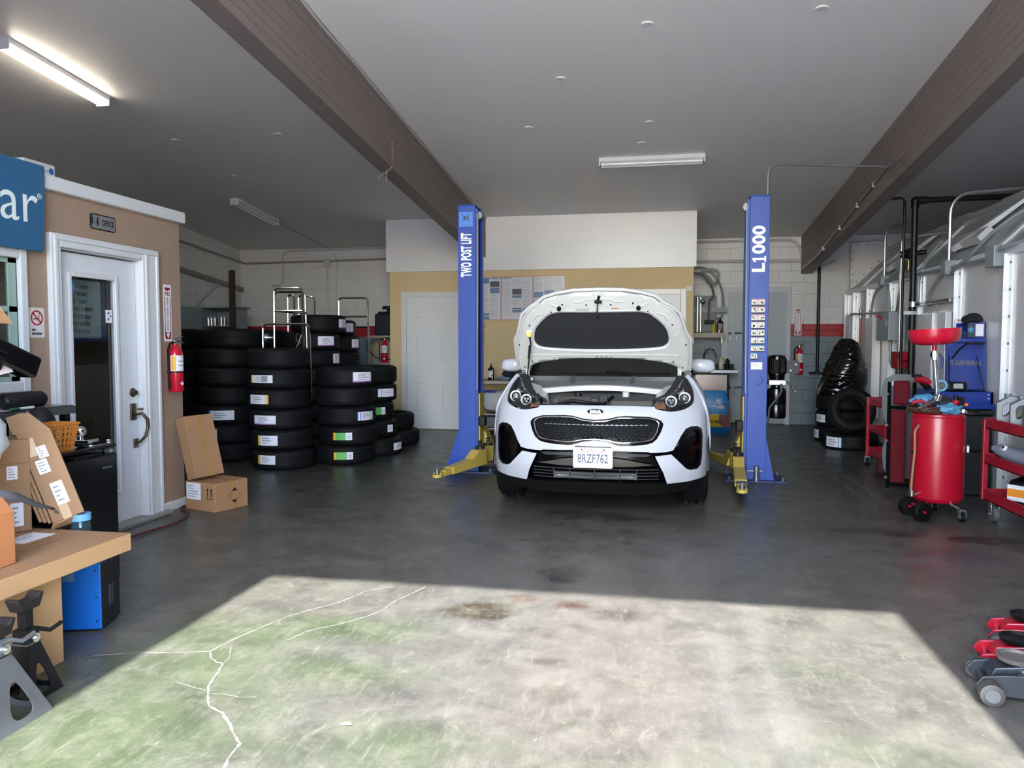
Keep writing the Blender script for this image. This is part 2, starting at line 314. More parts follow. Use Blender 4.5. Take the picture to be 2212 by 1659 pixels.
# painted block walls: each block its own piece, white over a red stripe over blue grey
def block_paint():
    m = bpy.data.materials.new('block_paint'); m.use_nodes = True; t = m.node_tree; p = t.nodes['Principled BSDF']; L = t.links.new
    g = t.nodes.new('ShaderNodeNewGeometry'); sx = t.nodes.new('ShaderNodeSeparateXYZ'); L(g.outputs['Position'], sx.inputs[0])
    nz = t.nodes.new('ShaderNodeTexNoise'); nz.inputs['Scale'].default_value = 2.5; nz.inputs['Detail'].default_value = 6; L(g.outputs['Position'], nz.inputs['Vector'])
    def gt(z):
        q = t.nodes.new('ShaderNodeMath'); q.operation = 'GREATER_THAN'; L(sx.outputs[2], q.inputs[0]); q.inputs[1].default_value = z; return q.outputs[0]
    def mix(f, a, b):
        q = t.nodes.new('ShaderNodeMix'); q.data_type = 'RGBA'
        if isinstance(f, float): q.inputs[0].default_value = f
        else: L(f, q.inputs[0])
        for s_, i in ((a, 6), (b, 7)):
            if isinstance(s_, tuple): q.inputs[i].default_value = s_
            else: L(s_, q.inputs[i])
        return q.outputs[2]
    wht = mix(nz.outputs['Fac'], lin('#cfcfd1'), lin('#dededf'))
    c = mix(gt(1.52), mix(nz.outputs['Fac'], lin('#6d7b84'), lin('#7d8b94')), lin('#a3202f')); c = mix(gt(1.735), c, wht); L(c, p.inputs['Base Color'])
    p.inputs['Roughness'].default_value = .38
    nb = t.nodes.new('ShaderNodeTexNoise'); nb.inputs['Scale'].default_value = 45; L(g.outputs['Position'], nb.inputs['Vector']); bp = t.nodes.new('ShaderNodeBump'); bp.inputs['Strength'].default_value = .15; bp.inputs['Distance'].default_value = .008
    L(nb.outputs['Fac'], bp.inputs['Height']); L(bp.outputs[0], p.inputs['Normal']); return m
BLK = block_paint()
def block_mesh(l, h, d=.014):
    a = .005; m = MB(); vs = [(0, 0, 0), (l, 0, 0), (l, 0, h), (0, 0, h)]; fr = [(a, -d, a), (l - a, -d, a), (l - a, -d, h - a), (a, -d, h - a)]
    m.add(vs + fr, [(4, 5, 6, 7), (0, 1, 5, 4), (1, 2, 6, 5), (2, 3, 7, 6), (3, 0, 4, 7)]); me = m.mesh('block'); me.materials.append(BLK); return me
BM = {}
def lay_blocks(wall, X, length, ztop, zmin=0., skip=None):
    """running bond; X places the wall frame: x along it, -y out of it. ztop may be a function of the distance along"""
    h = .2032; r = 0
    while r * h < 4:
        z = r * h; x = -.2032 if r % 2 else 0.
        while x < length - .02:
            x0 = max(0, x); x1 = min(length, x + .4064); zt = min(ztop(x0), ztop(x1)) if callable(ztop) else ztop; hh = min(h, zt - z)
            if hh > .03 and z + hh > zmin and not (skip and skip(x0, x1, z, z + hh)):
                k = (round(x1 - x0 - .008, 3), round(hh - .008, 3))
                if k[0] > .02:
                    if k not in BM: BM[k] = block_mesh(*k)
                    o = bpy.data.objects.new('block', BM[k]); COL.objects.link(o); o.parent = wall; o.matrix_local = X @ T(x0 + .004, 0, z + .004); ROOT[o.name] = ROOT[wall.name]
            x += .4064
        r += 1
wb = struct('wall_back', MB().box(-8.2, 7.1, 13.85, 14.1, 0, 3.4), BLK)
lay_blocks(wb, T(-8.02, 13.85, 0), 3.9, zc(13.85) - .002, 1.2)
lay_blocks(wb, T(.45, 13.85, 0), 2.67, zc(13.85) - .002, 0, lambda a, b, z, q: b > .69 and a < 1.80 and z < 2.36)
wl = struct('wall_left', MB().box(-8.2, -8.02, -.55, 13.85, 0, 4.6), BLK)
lay_blocks(wl, frame((-8.02, 9.8, 0), (0, 1, 0), (-1, 0, 0)), 4.04, lambda d: zc(9.8 + d) - .01, 1.4)
struct('wall_right', MB().box(7.0, 7.15, -.55, 13.85, 0, 4.6), M('dim_wall', '#8a8a8e', .7))
# ceiling beams, glued from boards
BEAMM = M('beam_stain', '#7a6e6b', .55, var=.14, scale=3, bump=.15, bscale=18, dirt='#695c5c', dth=.6); 
def beam(x0, x1, y1, zb0, sl):
    b = struct('ceiling_beam', MB().add([(x, y, (zc(y) + .01) if t else zb0 + sl * y + .01) for x in (x0 + .008, x1 - .008) for y in (-.55, y1) for t in (0, 1)], [(0, 2, 3, 1), (4, 5, 7, 6), (0, 1, 5, 4), (2, 6, 7, 3), (0, 4, 6, 2), (1, 3, 7, 5)]), BEAMM)
    n = 8
    for k in range(n):
        vs = []
        for x in (x0, x1):
            for y in (-.55, y1):
                a = zb0 + sl * y; h = (zc(y) - a) / n
                vs += [(x, y, a + h * k + .0015), (x, y, a + h * (k + 1) - .0015)]
        e = random.uniform(-.0015, .0015); vs = [(v[0] + (e if v[0] == x0 else -e), v[1], v[2]) for v in vs]
        part('board', MB().add(vs, [(0, 2, 3, 1), (4, 5, 7, 6), (0, 1, 5, 4), (2, 6, 7, 3), (0, 4, 6, 2), (1, 3, 7, 5)]), BEAMM, b, w=True)
    return b
beam(-2.845, -2.672, 12.0, 3.947, -.0984); beam(2.432, 2.605, 13.85, 3.947, -.0984)
# inner room at the back: buff wall, white bulkhead above
soff = MB(); soff.add([(-4.34, 11.97, 2.565), (.598, 11.97, 2.565), (.598, 13.85, 2.565), (-4.34, 13.85, 2.565), (-4.34, 11.97, zc(11.97) + .02), (.598, 11.97, zc(11.97) + .02), (.598, 13.85, zc(13.85) + .02), (-4.34, 13.85, zc(13.85) + .02)], [(0, 3, 2, 1), (4, 5, 6, 7), (0, 1, 5, 4), (1, 2, 6, 5), (2, 3, 7, 6), (3, 0, 4, 7)])
struct('wall_bulkhead', soff, M('bulkhead_paint', '#dcdce0', .3, var=.04))
ir = MB(); ir.box(-4.29, .56, 12.0, 12.12, 0, 2.565); ir.box(-4.29, -4.17, 12.12, 13.85, 0, 2.565); ir.box(.44, .56, 12.12, 13.85, 0, 2.565)
struct('wall_middle', ir, YELW)
PAN = M('door_paint', '#d9dade', .35, var=.03, dirt='#cfcfd4', dth=.62)
def six_panel(n, x0, x1, zt):
    d = struct('door_%d' % n, MB().box(x0 + .09, x1 - .09, 11.968, 12.0, .012, zt - .085), PAN); w = x1 - x0 - .18; a = x0 + .09
    cs = [(a + .11, a + w / 2 - .055), (a + w / 2 + .055, a + w - .11)]; h = zt - .085
    for u0, u1 in cs:
        for z0, z1 in ((h * .11, h * .40), (h * .475, h * .765), (h * .82, h * .935)):
            m = MB(); m.add([(u0, 11.966, z0), (u1, 11.966, z0), (u1, 11.966, z1), (u0, 11.966, z1), (u0 + .035, 11.985, z0 + .035), (u1 - .035, 11.985, z0 + .035), (u1 - .035, 11.985, z1 - .035), (u0 + .035, 11.985, z1 - .035), (u0 + .07, 11.962, z0 + .07), (u1 - .07, 11.962, z0 + .07), (u1 - .07, 11.962, z1 - .07), (u0 + .07, 11.962, z1 - .07)],
                  [(0, 1, 5, 4), (1, 2, 6, 5), (2, 3, 7, 6), (3, 0, 4, 7), (4, 5, 9, 8), (5, 6, 10, 9), (6, 7, 11, 10), (7, 4, 8, 11), (8, 9, 10, 11)])
            fr = MB()
            for b0, b1, c0, c1 in ((u0 - .012, u1 + .012, z0 - .012, z0), (u0 - .012, u1 + .012, z1, z1 + .012), (u0 - .012, u0, z0, z1), (u1, u1 + .012, z0, z1)): fr.box(b0, b1, 11.960, 11.969, c0, c1)
            q = part('panel', m, PAN, d, w=True); part('panel_moulding', fr, PAN, q, w=True)
    tr = MB(); tr.box(x0, x0 + .085, 11.955, 12.0, 0, zt); tr.box(x1 - .085, x1, 11.955, 12.0, 0, zt); tr.box(x0 + .085, x1 - .085, 11.955, 12.0, zt - .085, zt)
    part('door_frame', tr, TRIM, d, w=True, bevel=.006); hg = MB()
    for z in (.35, 1.1, 1.9): hg.cyl((x0 + .088, 11.95, z - .045), (x0 + .088, 11.95, z + .045), .008, n=8)
    part('hinge', hg, STEEL, d, w=True); part('knob', MB().sph((x1 - .15, 11.92, 1.0), .03).cyl((x1 - .15, 11.97, 1.0), (x1 - .15, 11.93, 1.0), .012), STEEL, d, w=True)
six_panel(1, -4.085, -2.93, 2.235); six_panel(2, -.37, .455, 2.235)
part('vent_grille', MB().box(.455, .53, 11.99, 12.0, 2.2, 2.28), WHITE, bpy.data.objects['door_2'], w=True)
# office at the left: tan wall, white cap, door, window
ofc = MB(); ofc.box(-4.14, -4.0, -.3, 4.49, 0, 2.42); ofc.box(-4.14, -4.0, 5.60, 5.93, 0, 2.42); ofc.box(-4.14, -4.0, 4.49, 5.60, 2.14, 2.42); ofc.box(-8.02, -4.0, 5.81, 5.93, 0, 2.42)
ofc = MB(); W0, W1, Z0, Z1 = 3.0, 4.225, 1.16, 1.94
ofc.box(-4.14, -4.0, -.55, W0, 0, 2.42); ofc.box(-4.14, -4.0, W0, W1, 0, Z0); ofc.box(-4.14, -4.0, W0, W1, Z1, 2.42); ofc.box(-4.14, -4.0, W1, 4.54, 0, 2.42); ofc.box(-4.14, -4.0, 4.54, 5.42, 2.06, 2.42)
ofc.box(-4.14, -4.0, 5.42, 5.93, 0, 2.42); ofc.box(-8.02, -4.14, 5.81, 5.93, 0, 2.42); ofc.box(-8.02, -4.14, -.55, 5.81, 2.36, 2.42); ofc.box(-5.9, -5.8, -.55, 5.81, 0, 2.36)
struct('wall_office', ofc, TAN)
struct('trim_1', MB().box(-4.14, -3.955, -.55, 5.965, 2.42, 2.515).box(-8.02, -4.14, 5.86, 5.965, 2.42, 2.515), TRIM, bevel=.012)
struct('baseboard_office', MB().box(-4.0, -3.975, 5.60, 5.95, 0, .075).box(-4.02, -3.975, 5.93, 5.952, 0, .075), M('chipped_white', '#d6d3cd', .5, dirt='#6b6259', dth=.6, dscale=14), bevel=.004)
od = struct('door_3', MB().box(-4.08, -4.035, 4.575, 4.705, .03, 2.035).box(-4.08, -4.035, 5.17, 5.395, .03, 2.035).box(-4.08, -4.035, 4.705, 5.17, .03, .275).box(-4.08, -4.035, 4.705, 5.17, 1.885, 2.035), PAN)
part('pane', MB().box(-4.062, -4.055, 4.70, 5.175, .27, 1.89), GLASS, od, w=True)
gm = MB()
for a, b, c, d in ((4.685, 4.72, .255, 1.905), (5.155, 5.19, .255, 1.905), (4.72, 5.155, .255, .29), (4.72, 5.155, 1.87, 1.905)): gm.box(-4.035, -4.018, a, b, c, d)
part('glass_moulding', gm, TRIM, od, w=True, bevel=.008)
df = MB(); df.box(-4.01, -3.965, 4.475, 4.565, 0, 2.145); df.box(-4.01, -3.965, 5.405, 5.60, 0, 2.145); df.box(-4.01, -3.965, 4.565, 5.405, 2.055, 2.145); df.box(-4.14, -4.0, 4.54, 4.565, 0, 2.06); df.box(-4.14, -4.0, 5.405, 5.42, 0, 2.06); df.box(-4.14, -4.0, 4.54, 5.42, 2.045, 2.06)
part('door_frame', df, TRIM, od, w=True, bevel=.01); cs = MB()
for y in (4.50, 5.43, 5.56): cs.box(-3.968, -3.955, y, y + .03, 0, 2.1)
cs.box(-3.968, -3.955, 4.5, 5.59, 2.10, 2.13); part('casing_bead', cs, TRIM, od, w=True, bevel=.005)
part('sill', MB().box(-4.14, -3.90, 4.54, 5.62, 0, .028), M('worn_sill', '#9a9a94', .5, .3, var=.2), od, w=True, bevel=.006)
dl = MB().lathe([(0, .035), (.018, .035), (.022, .02), (.034, .012), (.038, 0)], 8, X=faceX(-4.035, 5.338, 1.015), smooth=False); part('deadbolt', dl, BRASS, od, label='antique brass deadbolt', w=True)
hd = MB(); hd.box(-4.035, -4.02, 5.30, 5.362, .80, .93); hd.box(-4.035, -4.02, 5.33, 5.375, .58, .65); hd.tube([(-4.02, 5.345, .84), (-3.97, 5.36, .85), (-3.945, 5.385, .80), (-3.945, 5.39, .74), (-3.955, 5.37, .67), (-3.99, 5.35, .625), (-4.02, 5.352, .615)], [.010, .012, .014, .014, .012, .010, .008], 10); hd.box(-4.02, -3.985, 5.365, 5.40, .876, .888)
part('door_handle', hd, BRASS, od, label='antique brass handle set', w=True, bevel=.005)
st = MB().lathe([(0, .002), (.042, .002), (.042, 0)], 24, X=faceX(-4.052, 4.735, 1.80)); part('round_sticker', st, M('sky_blue_print', '#3f86c8', .5), od, label='round blue sticker on the glass', w=True)
text('1', .05, PAPER, od, faceX(-4.048, 4.735, 1.805), bold=.001)
part('card_sticker', MB().box(-4.054, -4.050, 5.085, 5.15, 1.555, 1.65), PAPER, od, label='small white card sticker', w=True)
part('card_print', MB().box(-4.0495, -4.0488, 5.10, 5.12, 1.62, 1.635).box(-4.0495, -4.0488, 5.10, 5.118, 1.575, 1.59).box(-4.0495, -4.0488, 5.125, 5.14, 1.60, 1.612, 1), [M('blue_print', '#3a5fae', .5), REDS], od, w=True)
wn = MB()
for a, b, c, d in ((4.225, 4.285, 1.09, 2.005), (W0 - .085, W0, 1.09, 2.005), (W0, W1, Z1, 2.005), (W0, W1, 1.09, Z0)): wn.box(-4.02, -3.97, a, b, c, d)
w1 = struct('window_1', wn, TRIM, bevel=.01); sm = MB(); GRN = M('pale_green_sash', '#93ab9f', .5)
for a, b, c, d in ((4.165, 4.225, Z0, Z1), (3.56, 3.60, Z0, Z1), (W0, W1, 1.60, 1.635), (W0, W1, Z1 - .03, Z1), (W0, W1, Z0, Z0 + .03)): sm.box(-4.03, -4.005, a, b, c, d)
part('window_sash', sm, GRN, w1, w=True); part('pane', MB().box(-4.022, -4.016, W0, W1, Z0, Z1), GLASS, w1, w=True)
# ================================================================ the car (own frame: x to the right, y back from the nose, z up)
CARX = T(-.465, 5.98, 0)
WPAINT = M('white_car_paint', '#bcc0ca', .25, var=.015, coat=1.0); WINNER = M('white_undercoat', '#c6c6c3', .38, var=.03, coat=.3)
DPL = M('dark_grey_plastic', '#25272b', .5, var=.15, scale=12); DPL2 = M('charcoal_plastic', '#34353a', .45, var=.15, scale=12)
DGLASS = M('tinted_glass', '#1b2220', .03, var=0, coat=.5); LENS = M('lamp_lens', '#f2f4f8', .02, var=0, trans=1.); AMB = M('amber_reflector', '#b5765a', .35, var=.15, scale=40)
WRING = M('white_light_ring', '#f4f4f4', .25, var=0); MIRB = M('lamp_reflector', '#c9ced6', .12, .8, var=.1); INSUL = M('bonnet_felt', '#1e2026', .85, var=.2, scale=20, bump=.2)
px_ = [0, .3, .5, .61, .75, .846, .90, .92, .93]; py_ = [0, .03, .085, .14, .24, .345, .47, .56, .80]
qz_ = [.1, .2, .3, .42, .65, .76, .88, .95, 1.05, 1.12]; qy_ = [.16, .11, .05, .0, .0, .05, .10, .19, .36, .48]
def _smooth(xs, ys):   # dense, softened lookup
    X = np.linspace(xs[0], xs[-1], 400); Y = np.interp(X, xs, ys); k = np.ones(31) / 31; Z = np.convolve(np.pad(Y, 15, 'edge'), k, 'valid'); Z[0] = Y[0]; return X, Z
PX, PY = _smooth(px_, py_); QZ, QY = _smooth(qz_, qy_)
def csurf(x, z, o=0.): return (x, float(np.interp(abs(x), PX, PY) + np.interp(z, QZ, QY)) + o, z)
def inside(p, poly):
    x, y = p; c = False; j = len(poly) - 1
    for i in range(len(poly)):
        a, b = poly[i], poly[j]
        if (a[1] > y) != (b[1] > y) and x < (b[0] - a[0]) * (y - a[1]) / (b[1] - a[1]) + a[0]: c = not c
        j = i
    return c
def dens(poly, d=.03):
    o = []
    for a, b in zip(poly, poly[1:] + poly[:1]):
        n = max(1, int(math.hypot(b[0] - a[0], b[1] - a[1]) / d))
        o += [(a[0] + (b[0] - a[0]) * k / n, a[1] + (b[1] - a[1]) * k / n) for k in range(n)]
    return o
def rnd(poly, it=2):   # corner cutting
    for _ in range(it):
        q = []
        for a, b in zip(poly, poly[1:] + poly[:1]): q += [(a[0] * .78 + b[0] * .22, a[1] * .78 + b[1] * .22), (a[0] * .22 + b[0] * .78, a[1] * .22 + b[1] * .78)]
        poly = q
    return poly
def sheet(outer, holes, fn, g=.045, m=0, smooth=True, edge=False):
    """a curved sheet cut to an outline, with holes, over the surface fn(u, v)"""
    vs = []; es = []
    for P in [outer] + holes:
        Q = dens(P, g); k = len(vs); vs += Q; es += [(k + i, k + (i + 1) % len(Q)) for i in range(len(Q))]
    x0 = min(p[0] for p in outer); x1 = max(p[0] for p in outer); y0 = min(p[1] for p in outer); y1 = max(p[1] for p in outer)
    for i in range(int((x1 - x0) / g) + 1):
        for j in range(int((y1 - y0) / g) + 1):
            p = (x0 + g * (i + .5 * (j % 2)), y0 + g * (j + .5))
            if inside(p, outer) and not any(inside(p, h) for h in holes): vs.append(p)
    if edge:
        for k in range(9):
            for j in range(int((y1 - y0) / .022)):
                for s_ in (-1, 1):
                    p = (s_ * (.80 + .0135 * k), y0 + .022 * (j + .5 * (k % 2)))
                    if inside(p, outer) and not any(inside(p, h) for h in holes): vs.append(p)
    V, E, F, *_ = delaunay_2d_cdt([Vector(p) for p in vs], es, [], 0, 1e-5)
    fs = []
    for f in F:
        c = (sum(V[i].x for i in f) / 3, sum(V[i].y for i in f) / 3)
        if inside(c, outer) and not any(inside(c, h) for h in holes): fs.append(tuple(f))
    return MB().add([fn(p.x, p.y) for p in V], fs, m, None, smooth)
def cnorm(x, z):
    e = .004; a = Vector(csurf(x + e, z)) - Vector(csurf(x - e, z)); b = Vector(csurf(x, z + e)) - Vector(csurf(x, z - e)); return a.cross(b).normalized()
def csheet(name, outer, holes, off, mats, parent, depth=.02, g=.035, edge=False, label=None):
    """a skin over the nose with true surface normals and a return edge round every outline"""
    fn = (lambda x, z: csurf(x, z, off)) if not callable(off) else (lambda x, z: csurf(x, z, off(x, z))); m = sheet(outer, holes, fn, g, edge=edge); N = [cnorm(v[0], v[2]) for v in m.v]
    for P in [outer] + holes:
        Q = dens(P, g); k = len(Q); F = [fn(x, z) for x, z in Q]; B = [(x, y + depth, z) for x, y, z in F]
        for i in range(k):
            j = (i + 1) % k; n = (Vector(F[j]) - Vector(F[i])).cross(Vector((0, 1, 0))); n = n.normalized() if n.length > 1e-7 else Vector((0, 0, 1))
            m.add([F[i], F[j], B[j], B[i]], [(0, 1, 2, 3)], 0, None, True); N += [n] * 4
    o = part(name, m, mats, parent, label=label); a = o.data.attributes.get('sharp_edge')
    if a: o.data.attributes.remove(a)
    o.data.normals_split_custom_set_from_vertices([tuple(n) for n in N]); return o
def mir(h): return h + [(-x, z) for x, z in reversed(h) if abs(x) > .02]
def neg(h): return [(-x, z) for x, z in h]
def thick(o, t, off=-1):
    s = o.modifiers.new('thick', 'SOLIDIFY'); s.thickness = t; s.offset = off; return o
GO = mir([(0, .797), (-.079, .801), (-.124, .81), (-.181, .823), (-.245, .828), (-.421, .82), (-.474, .807), (-.513, .79), (-.533, .765), (-.528, .74), (-.513, .701), (-.482, .649), (-.449, .622), (-.409, .610), (-.317, .600), (-.21, .596), (-.172, .601), (-.128, .615), (-.078, .628), (0, .635)])
GI = mir([(0, .777), (-.097, .781), (-.148, .797), (-.199, .806), (-.393, .802), (-.455, .792), (-.488, .774), (-.493, .750), (-.472, .697), (-.445, .658), (-.405, .643), (-.318, .633), (-.21, .627), (-.16, .634), (-.103, .648), (0, .655)])
HL = rnd([(-.739, 1.094), (-.724, 1.112), (-.694, 1.10), (-.651, 1.034), (-.589, .982), (-.492, .945), (-.468, .919), (-.462, .89), (-.475, .876), (-.512, .868), (-.603, .853), (-.687, .865), (-.745, .889), (-.771, .911), (-.782, .947), (-.781, .996), (-.766, 1.047)], 1)
BL = mir([(0, .566), (-.417, .550), (-.434, .543), (-.55, .546), (-.609, .557), (-.637, .603), (-.671, .668), (-.71, .720), (-.75, .736), (-.803, .735), (-.839, .712), (-.848, .663), (-.846, .498), (-.837, .421), (-.806, .388), (-.748, .387), (-.714, .403), (-.666, .455), (-.597, .525), (-.47, .515), (-.506, .439), (-.537, .376), (-.567, .282), (0, .298)])
OUT = mir([(0, .905), (-.3, .902), (-.462, .896), (-.50, .925), (-.60, .972), (-.665, 1.03), (-.705, 1.10), (-.727, 1.128), (-.775, 1.07), (-.815, 1.0), (-.852, .92), (-.882, .84), (-.905, .74), (-.917, .62), (-.917, .48), (-.905, .31), (-.733, .288), (-.567, .282), (0, .298)])
VAL = mir([(0, .300), (-.567, .284), (-.733, .290), (-.905, .312), (-.900, .255), (-.816, .232), (-.688, .212), (-.569, .199), (-.361, .191), (0, .200)])
car = thing('car', 'white sport utility car with raised bonnet and front licence plate, parked between the lift posts', 'car', X=CARX)
csheet('front_bumper', OUT, [GO, HL, neg(HL), BL], 0., WPAINT, car, .025, .03, True)
# fenders and cabin shell
AX = .88; WR = .345
def section(y):   # half sections along the car: (x, z) from the shoulder down
    ys = [.72, .80, .9, 1.4, 2.6, 3.7, 4.3]
    sx = [[.745, .80, .852, .892, .915, .922, .922], [.75, .81, .862, .902, .920, .925, .92], [.757, .815, .872, .912, .926, .926, .912], [.775, .825, .875, .912, .926, .92, .905], [.80, .835, .875, .912, .924, .918, .905], [.80, .83, .865, .90, .915, .91, .90], [.70, .74, .78, .82, .83, .82, .80]]
    sz = [[1.122, 1.06, .98, .88, .76, .60, .31], [1.118, 1.06, .98, .87, .73, .55, .30], [1.115, 1.06, .98, .86, .70, .5, .28], [1.12, 1.075, 1.0, .89, .72, .5, .24], [1.14, 1.10, 1.02, .91, .74, .5, .24], [1.18, 1.14, 1.06, .94, .76, .52, .28], [1.16, 1.10, 1.0, .90, .74, .52, .34]]
    X = [float(np.interp(y, ys, [r[k] for r in sx])) for k in range(7)]; Z = [float(np.interp(y, ys, [r[k] for r in sz])) for k in range(7)]
    return X, Z
def arch(y):
    z = 0
    for a in (AX, AX + 2.67):
        d = (WR + .055) ** 2 - (y - a) ** 2
        if d > 0: z = max(z, WR + math.sqrt(d))
    return z
ST = sorted(set([.72, .80, 1.5, 1.9, 2.3, 2.7, 3.1, 4.1, 4.3] + [AX + (WR + .055) * math.cos(PI * k / 14) for k in range(15)] + [AX + 2.67 + (WR + .055) * math.cos(PI * k / 14) for k in range(15)])); ST = [y for y in ST if y >= .72]
EDGE = [(.727, 1.128), (.775, 1.07), (.815, 1.0), (.852, .92), (.882, .84), (.905, .74), (.917, .62), (.917, .48)]
for sgn in (-1, 1):
    tt = np.linspace(0, 1, 12); dz_ = [1.128 - p[1] for p in EDGE]; zz = 1.128 - tt * (1.128 - .50)
    rows = [[csurf(sgn * float(np.interp(1.128 - z, dz_, [p[0] for p in EDGE])), float(z)) for z in zz]]
    for y in ST:
        X, Z = section(y); b = max(arch(y), Z[-1]); t = np.linspace(Z[0], b, 12)
        rows.append([(sgn * float(np.interp(-z, [-q for q in Z], X)), y, float(z)) for z in t])
    thick(part('fender', MB().grid(rows if sgn > 0 else [r[::-1] for r in rows]), WPAINT, car), .012, 1)
    am = MB(); am.grid([[(sgn * (.912 if q else .89), AX + k * math.cos(PI * j / 20), WR + k * math.sin(PI * j / 20)) for k, q in ((WR + .075, 1), (WR + .035, 1), (WR + .03, 0))] for j in range(0, 21)]); part('arch_trim', am, BLACKP, car)
    rb = MB().box(min(sgn * .80, sgn * .91), max(sgn * .80, sgn * .91), AX + .45, AX + 2.2, .19, .29); part('rocker_cover', rb, BLACKP, car, bevel=.02)
cb = MB()
def ring(y, hw, zt, zb, hb): return [(-hb, y, zb), (-hw, y, zt - .03), (-hw * .82, y, zt), (0, y, zt + .015), (hw * .82, y, zt), (hw, y, zt - .03), (hb, y, zb)]
cb.grid([ring(1.92, .58, 1.55, 1.50, .60), ring(2.3, .60, 1.60, 1.50, .63), ring(3.0, .60, 1.61, 1.50, .63), ring(3.7, .56, 1.57, 1.46, .60), ring(4.05, .50, 1.48, 1.40, .56)])
part('roof', cb, WPAINT, car); gl = MB()
for s in (-1, 1):
    gl.grid([[(s * .79, y, 1.13), (s * .63, y2, 1.50)] for y, y2 in ((1.35, 2.0), (2.3, 2.4), (3.2, 3.2), (4.0, 3.8))]); pl = MB().tube([(s * .765, 1.22, 1.10), (s * .70, 1.55, 1.33), (s * .60, 1.96, 1.545)], .035, 8); part('pillar', pl, WPAINT, car)
part('side_window', gl, DGLASS, car)
part('windscreen', MB().grid([[(x, 1.18 + .75 * t + (.10 * (x / .75) ** 2) * (1 - t * .5), 1.07 + .48 * t) for x in np.linspace(-.74 + .14 * t, .74 - .14 * t, 13)] for t in np.linspace(0, 1, 8)]), DGLASS, car)
bk = MB(); bk.grid([[(-.70, 4.3, .95), (-.5, 4.02, 1.45), (.5, 4.02, 1.45), (.70, 4.3, .95)], [(-.78, 4.3, .9), (-.80, 4.3, 1.0), (.80, 4.3, 1.0), (.78, 4.3, .9)]]); bk.box(-.82, .82, 4.25, 4.36, .34, 1.12); part('tailgate', bk, WPAINT, car)
part('underbody', MB().box(-.70, .70, .35, 4.2, .22, .40).box(-.78, -.56, 1.4, 3.2, .2, .5).box(.56, .78, 1.4, 3.2, .2, .5).box(-.66, .66, 1.35, 4.25, .4, 1.05), DPL, car)
# front end trim
csheet('lower_valance', VAL, [], -.010, BLACKP, car, .05, .03)
thick(part('bumper_insert', sheet(BL, [], lambda x, z: csurf(x, z, .045 if abs(x) > .64 else .06), .04), GLOSSB, car), .01, -1)
for s in (-1, 1):     # fog recesses: raised gloss rim and dull inner panels
    P = [(-.64, .558), (-.671, .664), (-.71, .716), (-.75, .732), (-.80, .732), (-.835, .71), (-.845, .66), (-.843, .5), (-.833, .424), (-.806, .392), (-.748, .391), (-.714, .407), (-.668, .46)]
    Qi = [(-.695, .60), (-.715, .66), (-.74, .70), (-.79, .712), (-.818, .70), (-.826, .66), (-.826, .585)]
    Ql = [(-.70, .53), (-.826, .555), (-.826, .50), (-.815, .44), (-.79, .415), (-.745, .415), (-.72, .44)]
    f = (lambda p: p) if s < 0 else neg
    fg = csheet('fog_lamp_surround', f(rnd(P, 1)), [f(rnd(Qi, 1)), f(rnd(Ql, 1))], .012, GLOSSB, car, .025, .02, label='gloss black fog lamp surround')
    part('grille_slats', MB().box(*( (s * .80 - .09, s * .80 + .02) if s > 0 else (s * .80 - .02, s * .80 + .09)), .405, .43, .42, .72), M('fog_recess', '#1c1e24', .6, var=.2, bump=.3), fg)
CT = [(x, .542 - .0 * x) for x in (-.40, -.2, 0, .2, .40)]
part('upper_intake_bar', sheet(mir([(0, .545), (-.40, .53), (-.44, .52), (-.40, .505), (0, .515)]), [], lambda x, z: csurf(x, z, .035), .04), DPL, car)
part('skid_trim', sheet(mir([(0, .502), (-.10, .503), (-.25, .485), (-.46, .440), (-.30, .428), (0, .424)]), [], lambda x, z: csurf(x, z, .012 + (.504 - z) * .3), .03), M('smoked_chrome', '#a39b92', .18, .85, var=.05), car, label='smoked chrome trim bar')
lw = MB()
for z in (.405, .378, .352, .325):
    lw.grid([[csurf(x, z + .004, .02) for x in np.linspace(-.5, .5, 21)], [csurf(x, z - .004, .02) for x in np.linspace(-.5, .5, 21)], [csurf(x, z - .006, .06) for x in np.linspace(-.5, .5, 21)]])
for x in (-.33, -.2, 0, .2, .33): lw.grid([[csurf(x - .004, z, .021) for z in (.41, .36, .315)], [csurf(x + .004, z, .021) for z in (.41, .36, .315)]])
part('lower_grille', lw, DPL2, car); part('condenser', MB().box(-.33, .33, .085, .10, .325, .37).box(-.30, .30, .083, .086, .345, .350, 1), [DPL, STEEL], car)
# grille: black rim, chrome ring, scale mesh
csheet('grille_rim', GO, [GI], .004, GLOSSB, car, .04, .025)
ch = MB(); Q = dens(rnd(GI, 1), .03); ch.tube([csurf(x * 1.012, z + (.006 if z > .71 else -.006), -.004) for x, z in Q], .0065, 8, closed=True); part('grille_ring', ch, CHROME, car, label='chrome ring around the grille')
part('grille_backing', sheet(GI, [], lambda x, z: csurf(x, z, .045), .06), BLACKP, car)
sc = MB(); gi = rnd(GI, 1)
for r in range(9):
    for k in range(-14, 15):
        x = k * .038 + (.019 if r % 2 else 0); z = .645 + r * .0185
        hx = [(x + dx, z + dz) for dx, dz in ((-.0175, 0), (-.010, .0075), (.010, .0075), (.0175, 0), (.010, -.0075), (-.010, -.0075))]
        if all(inside(p, gi) for p in hx):
            o = csurf(x, z + .002, .012); n = len(sc.v)
            sc.add([csurf(p[0], p[1], .034) for p in hx] + [csurf(x - .009, z + .004, .018), csurf(x + .009, z + .004, .018), csurf(x + .007, z - .004, .024), csurf(x - .007, z - .004, .024)],
                   [(0, 1, 6, 9), (1, 2, 7, 6), (2, 3, 8, 7), (3, 4, 8), (4, 5, 9, 8), (5, 0, 9), (6, 7, 8, 9)])
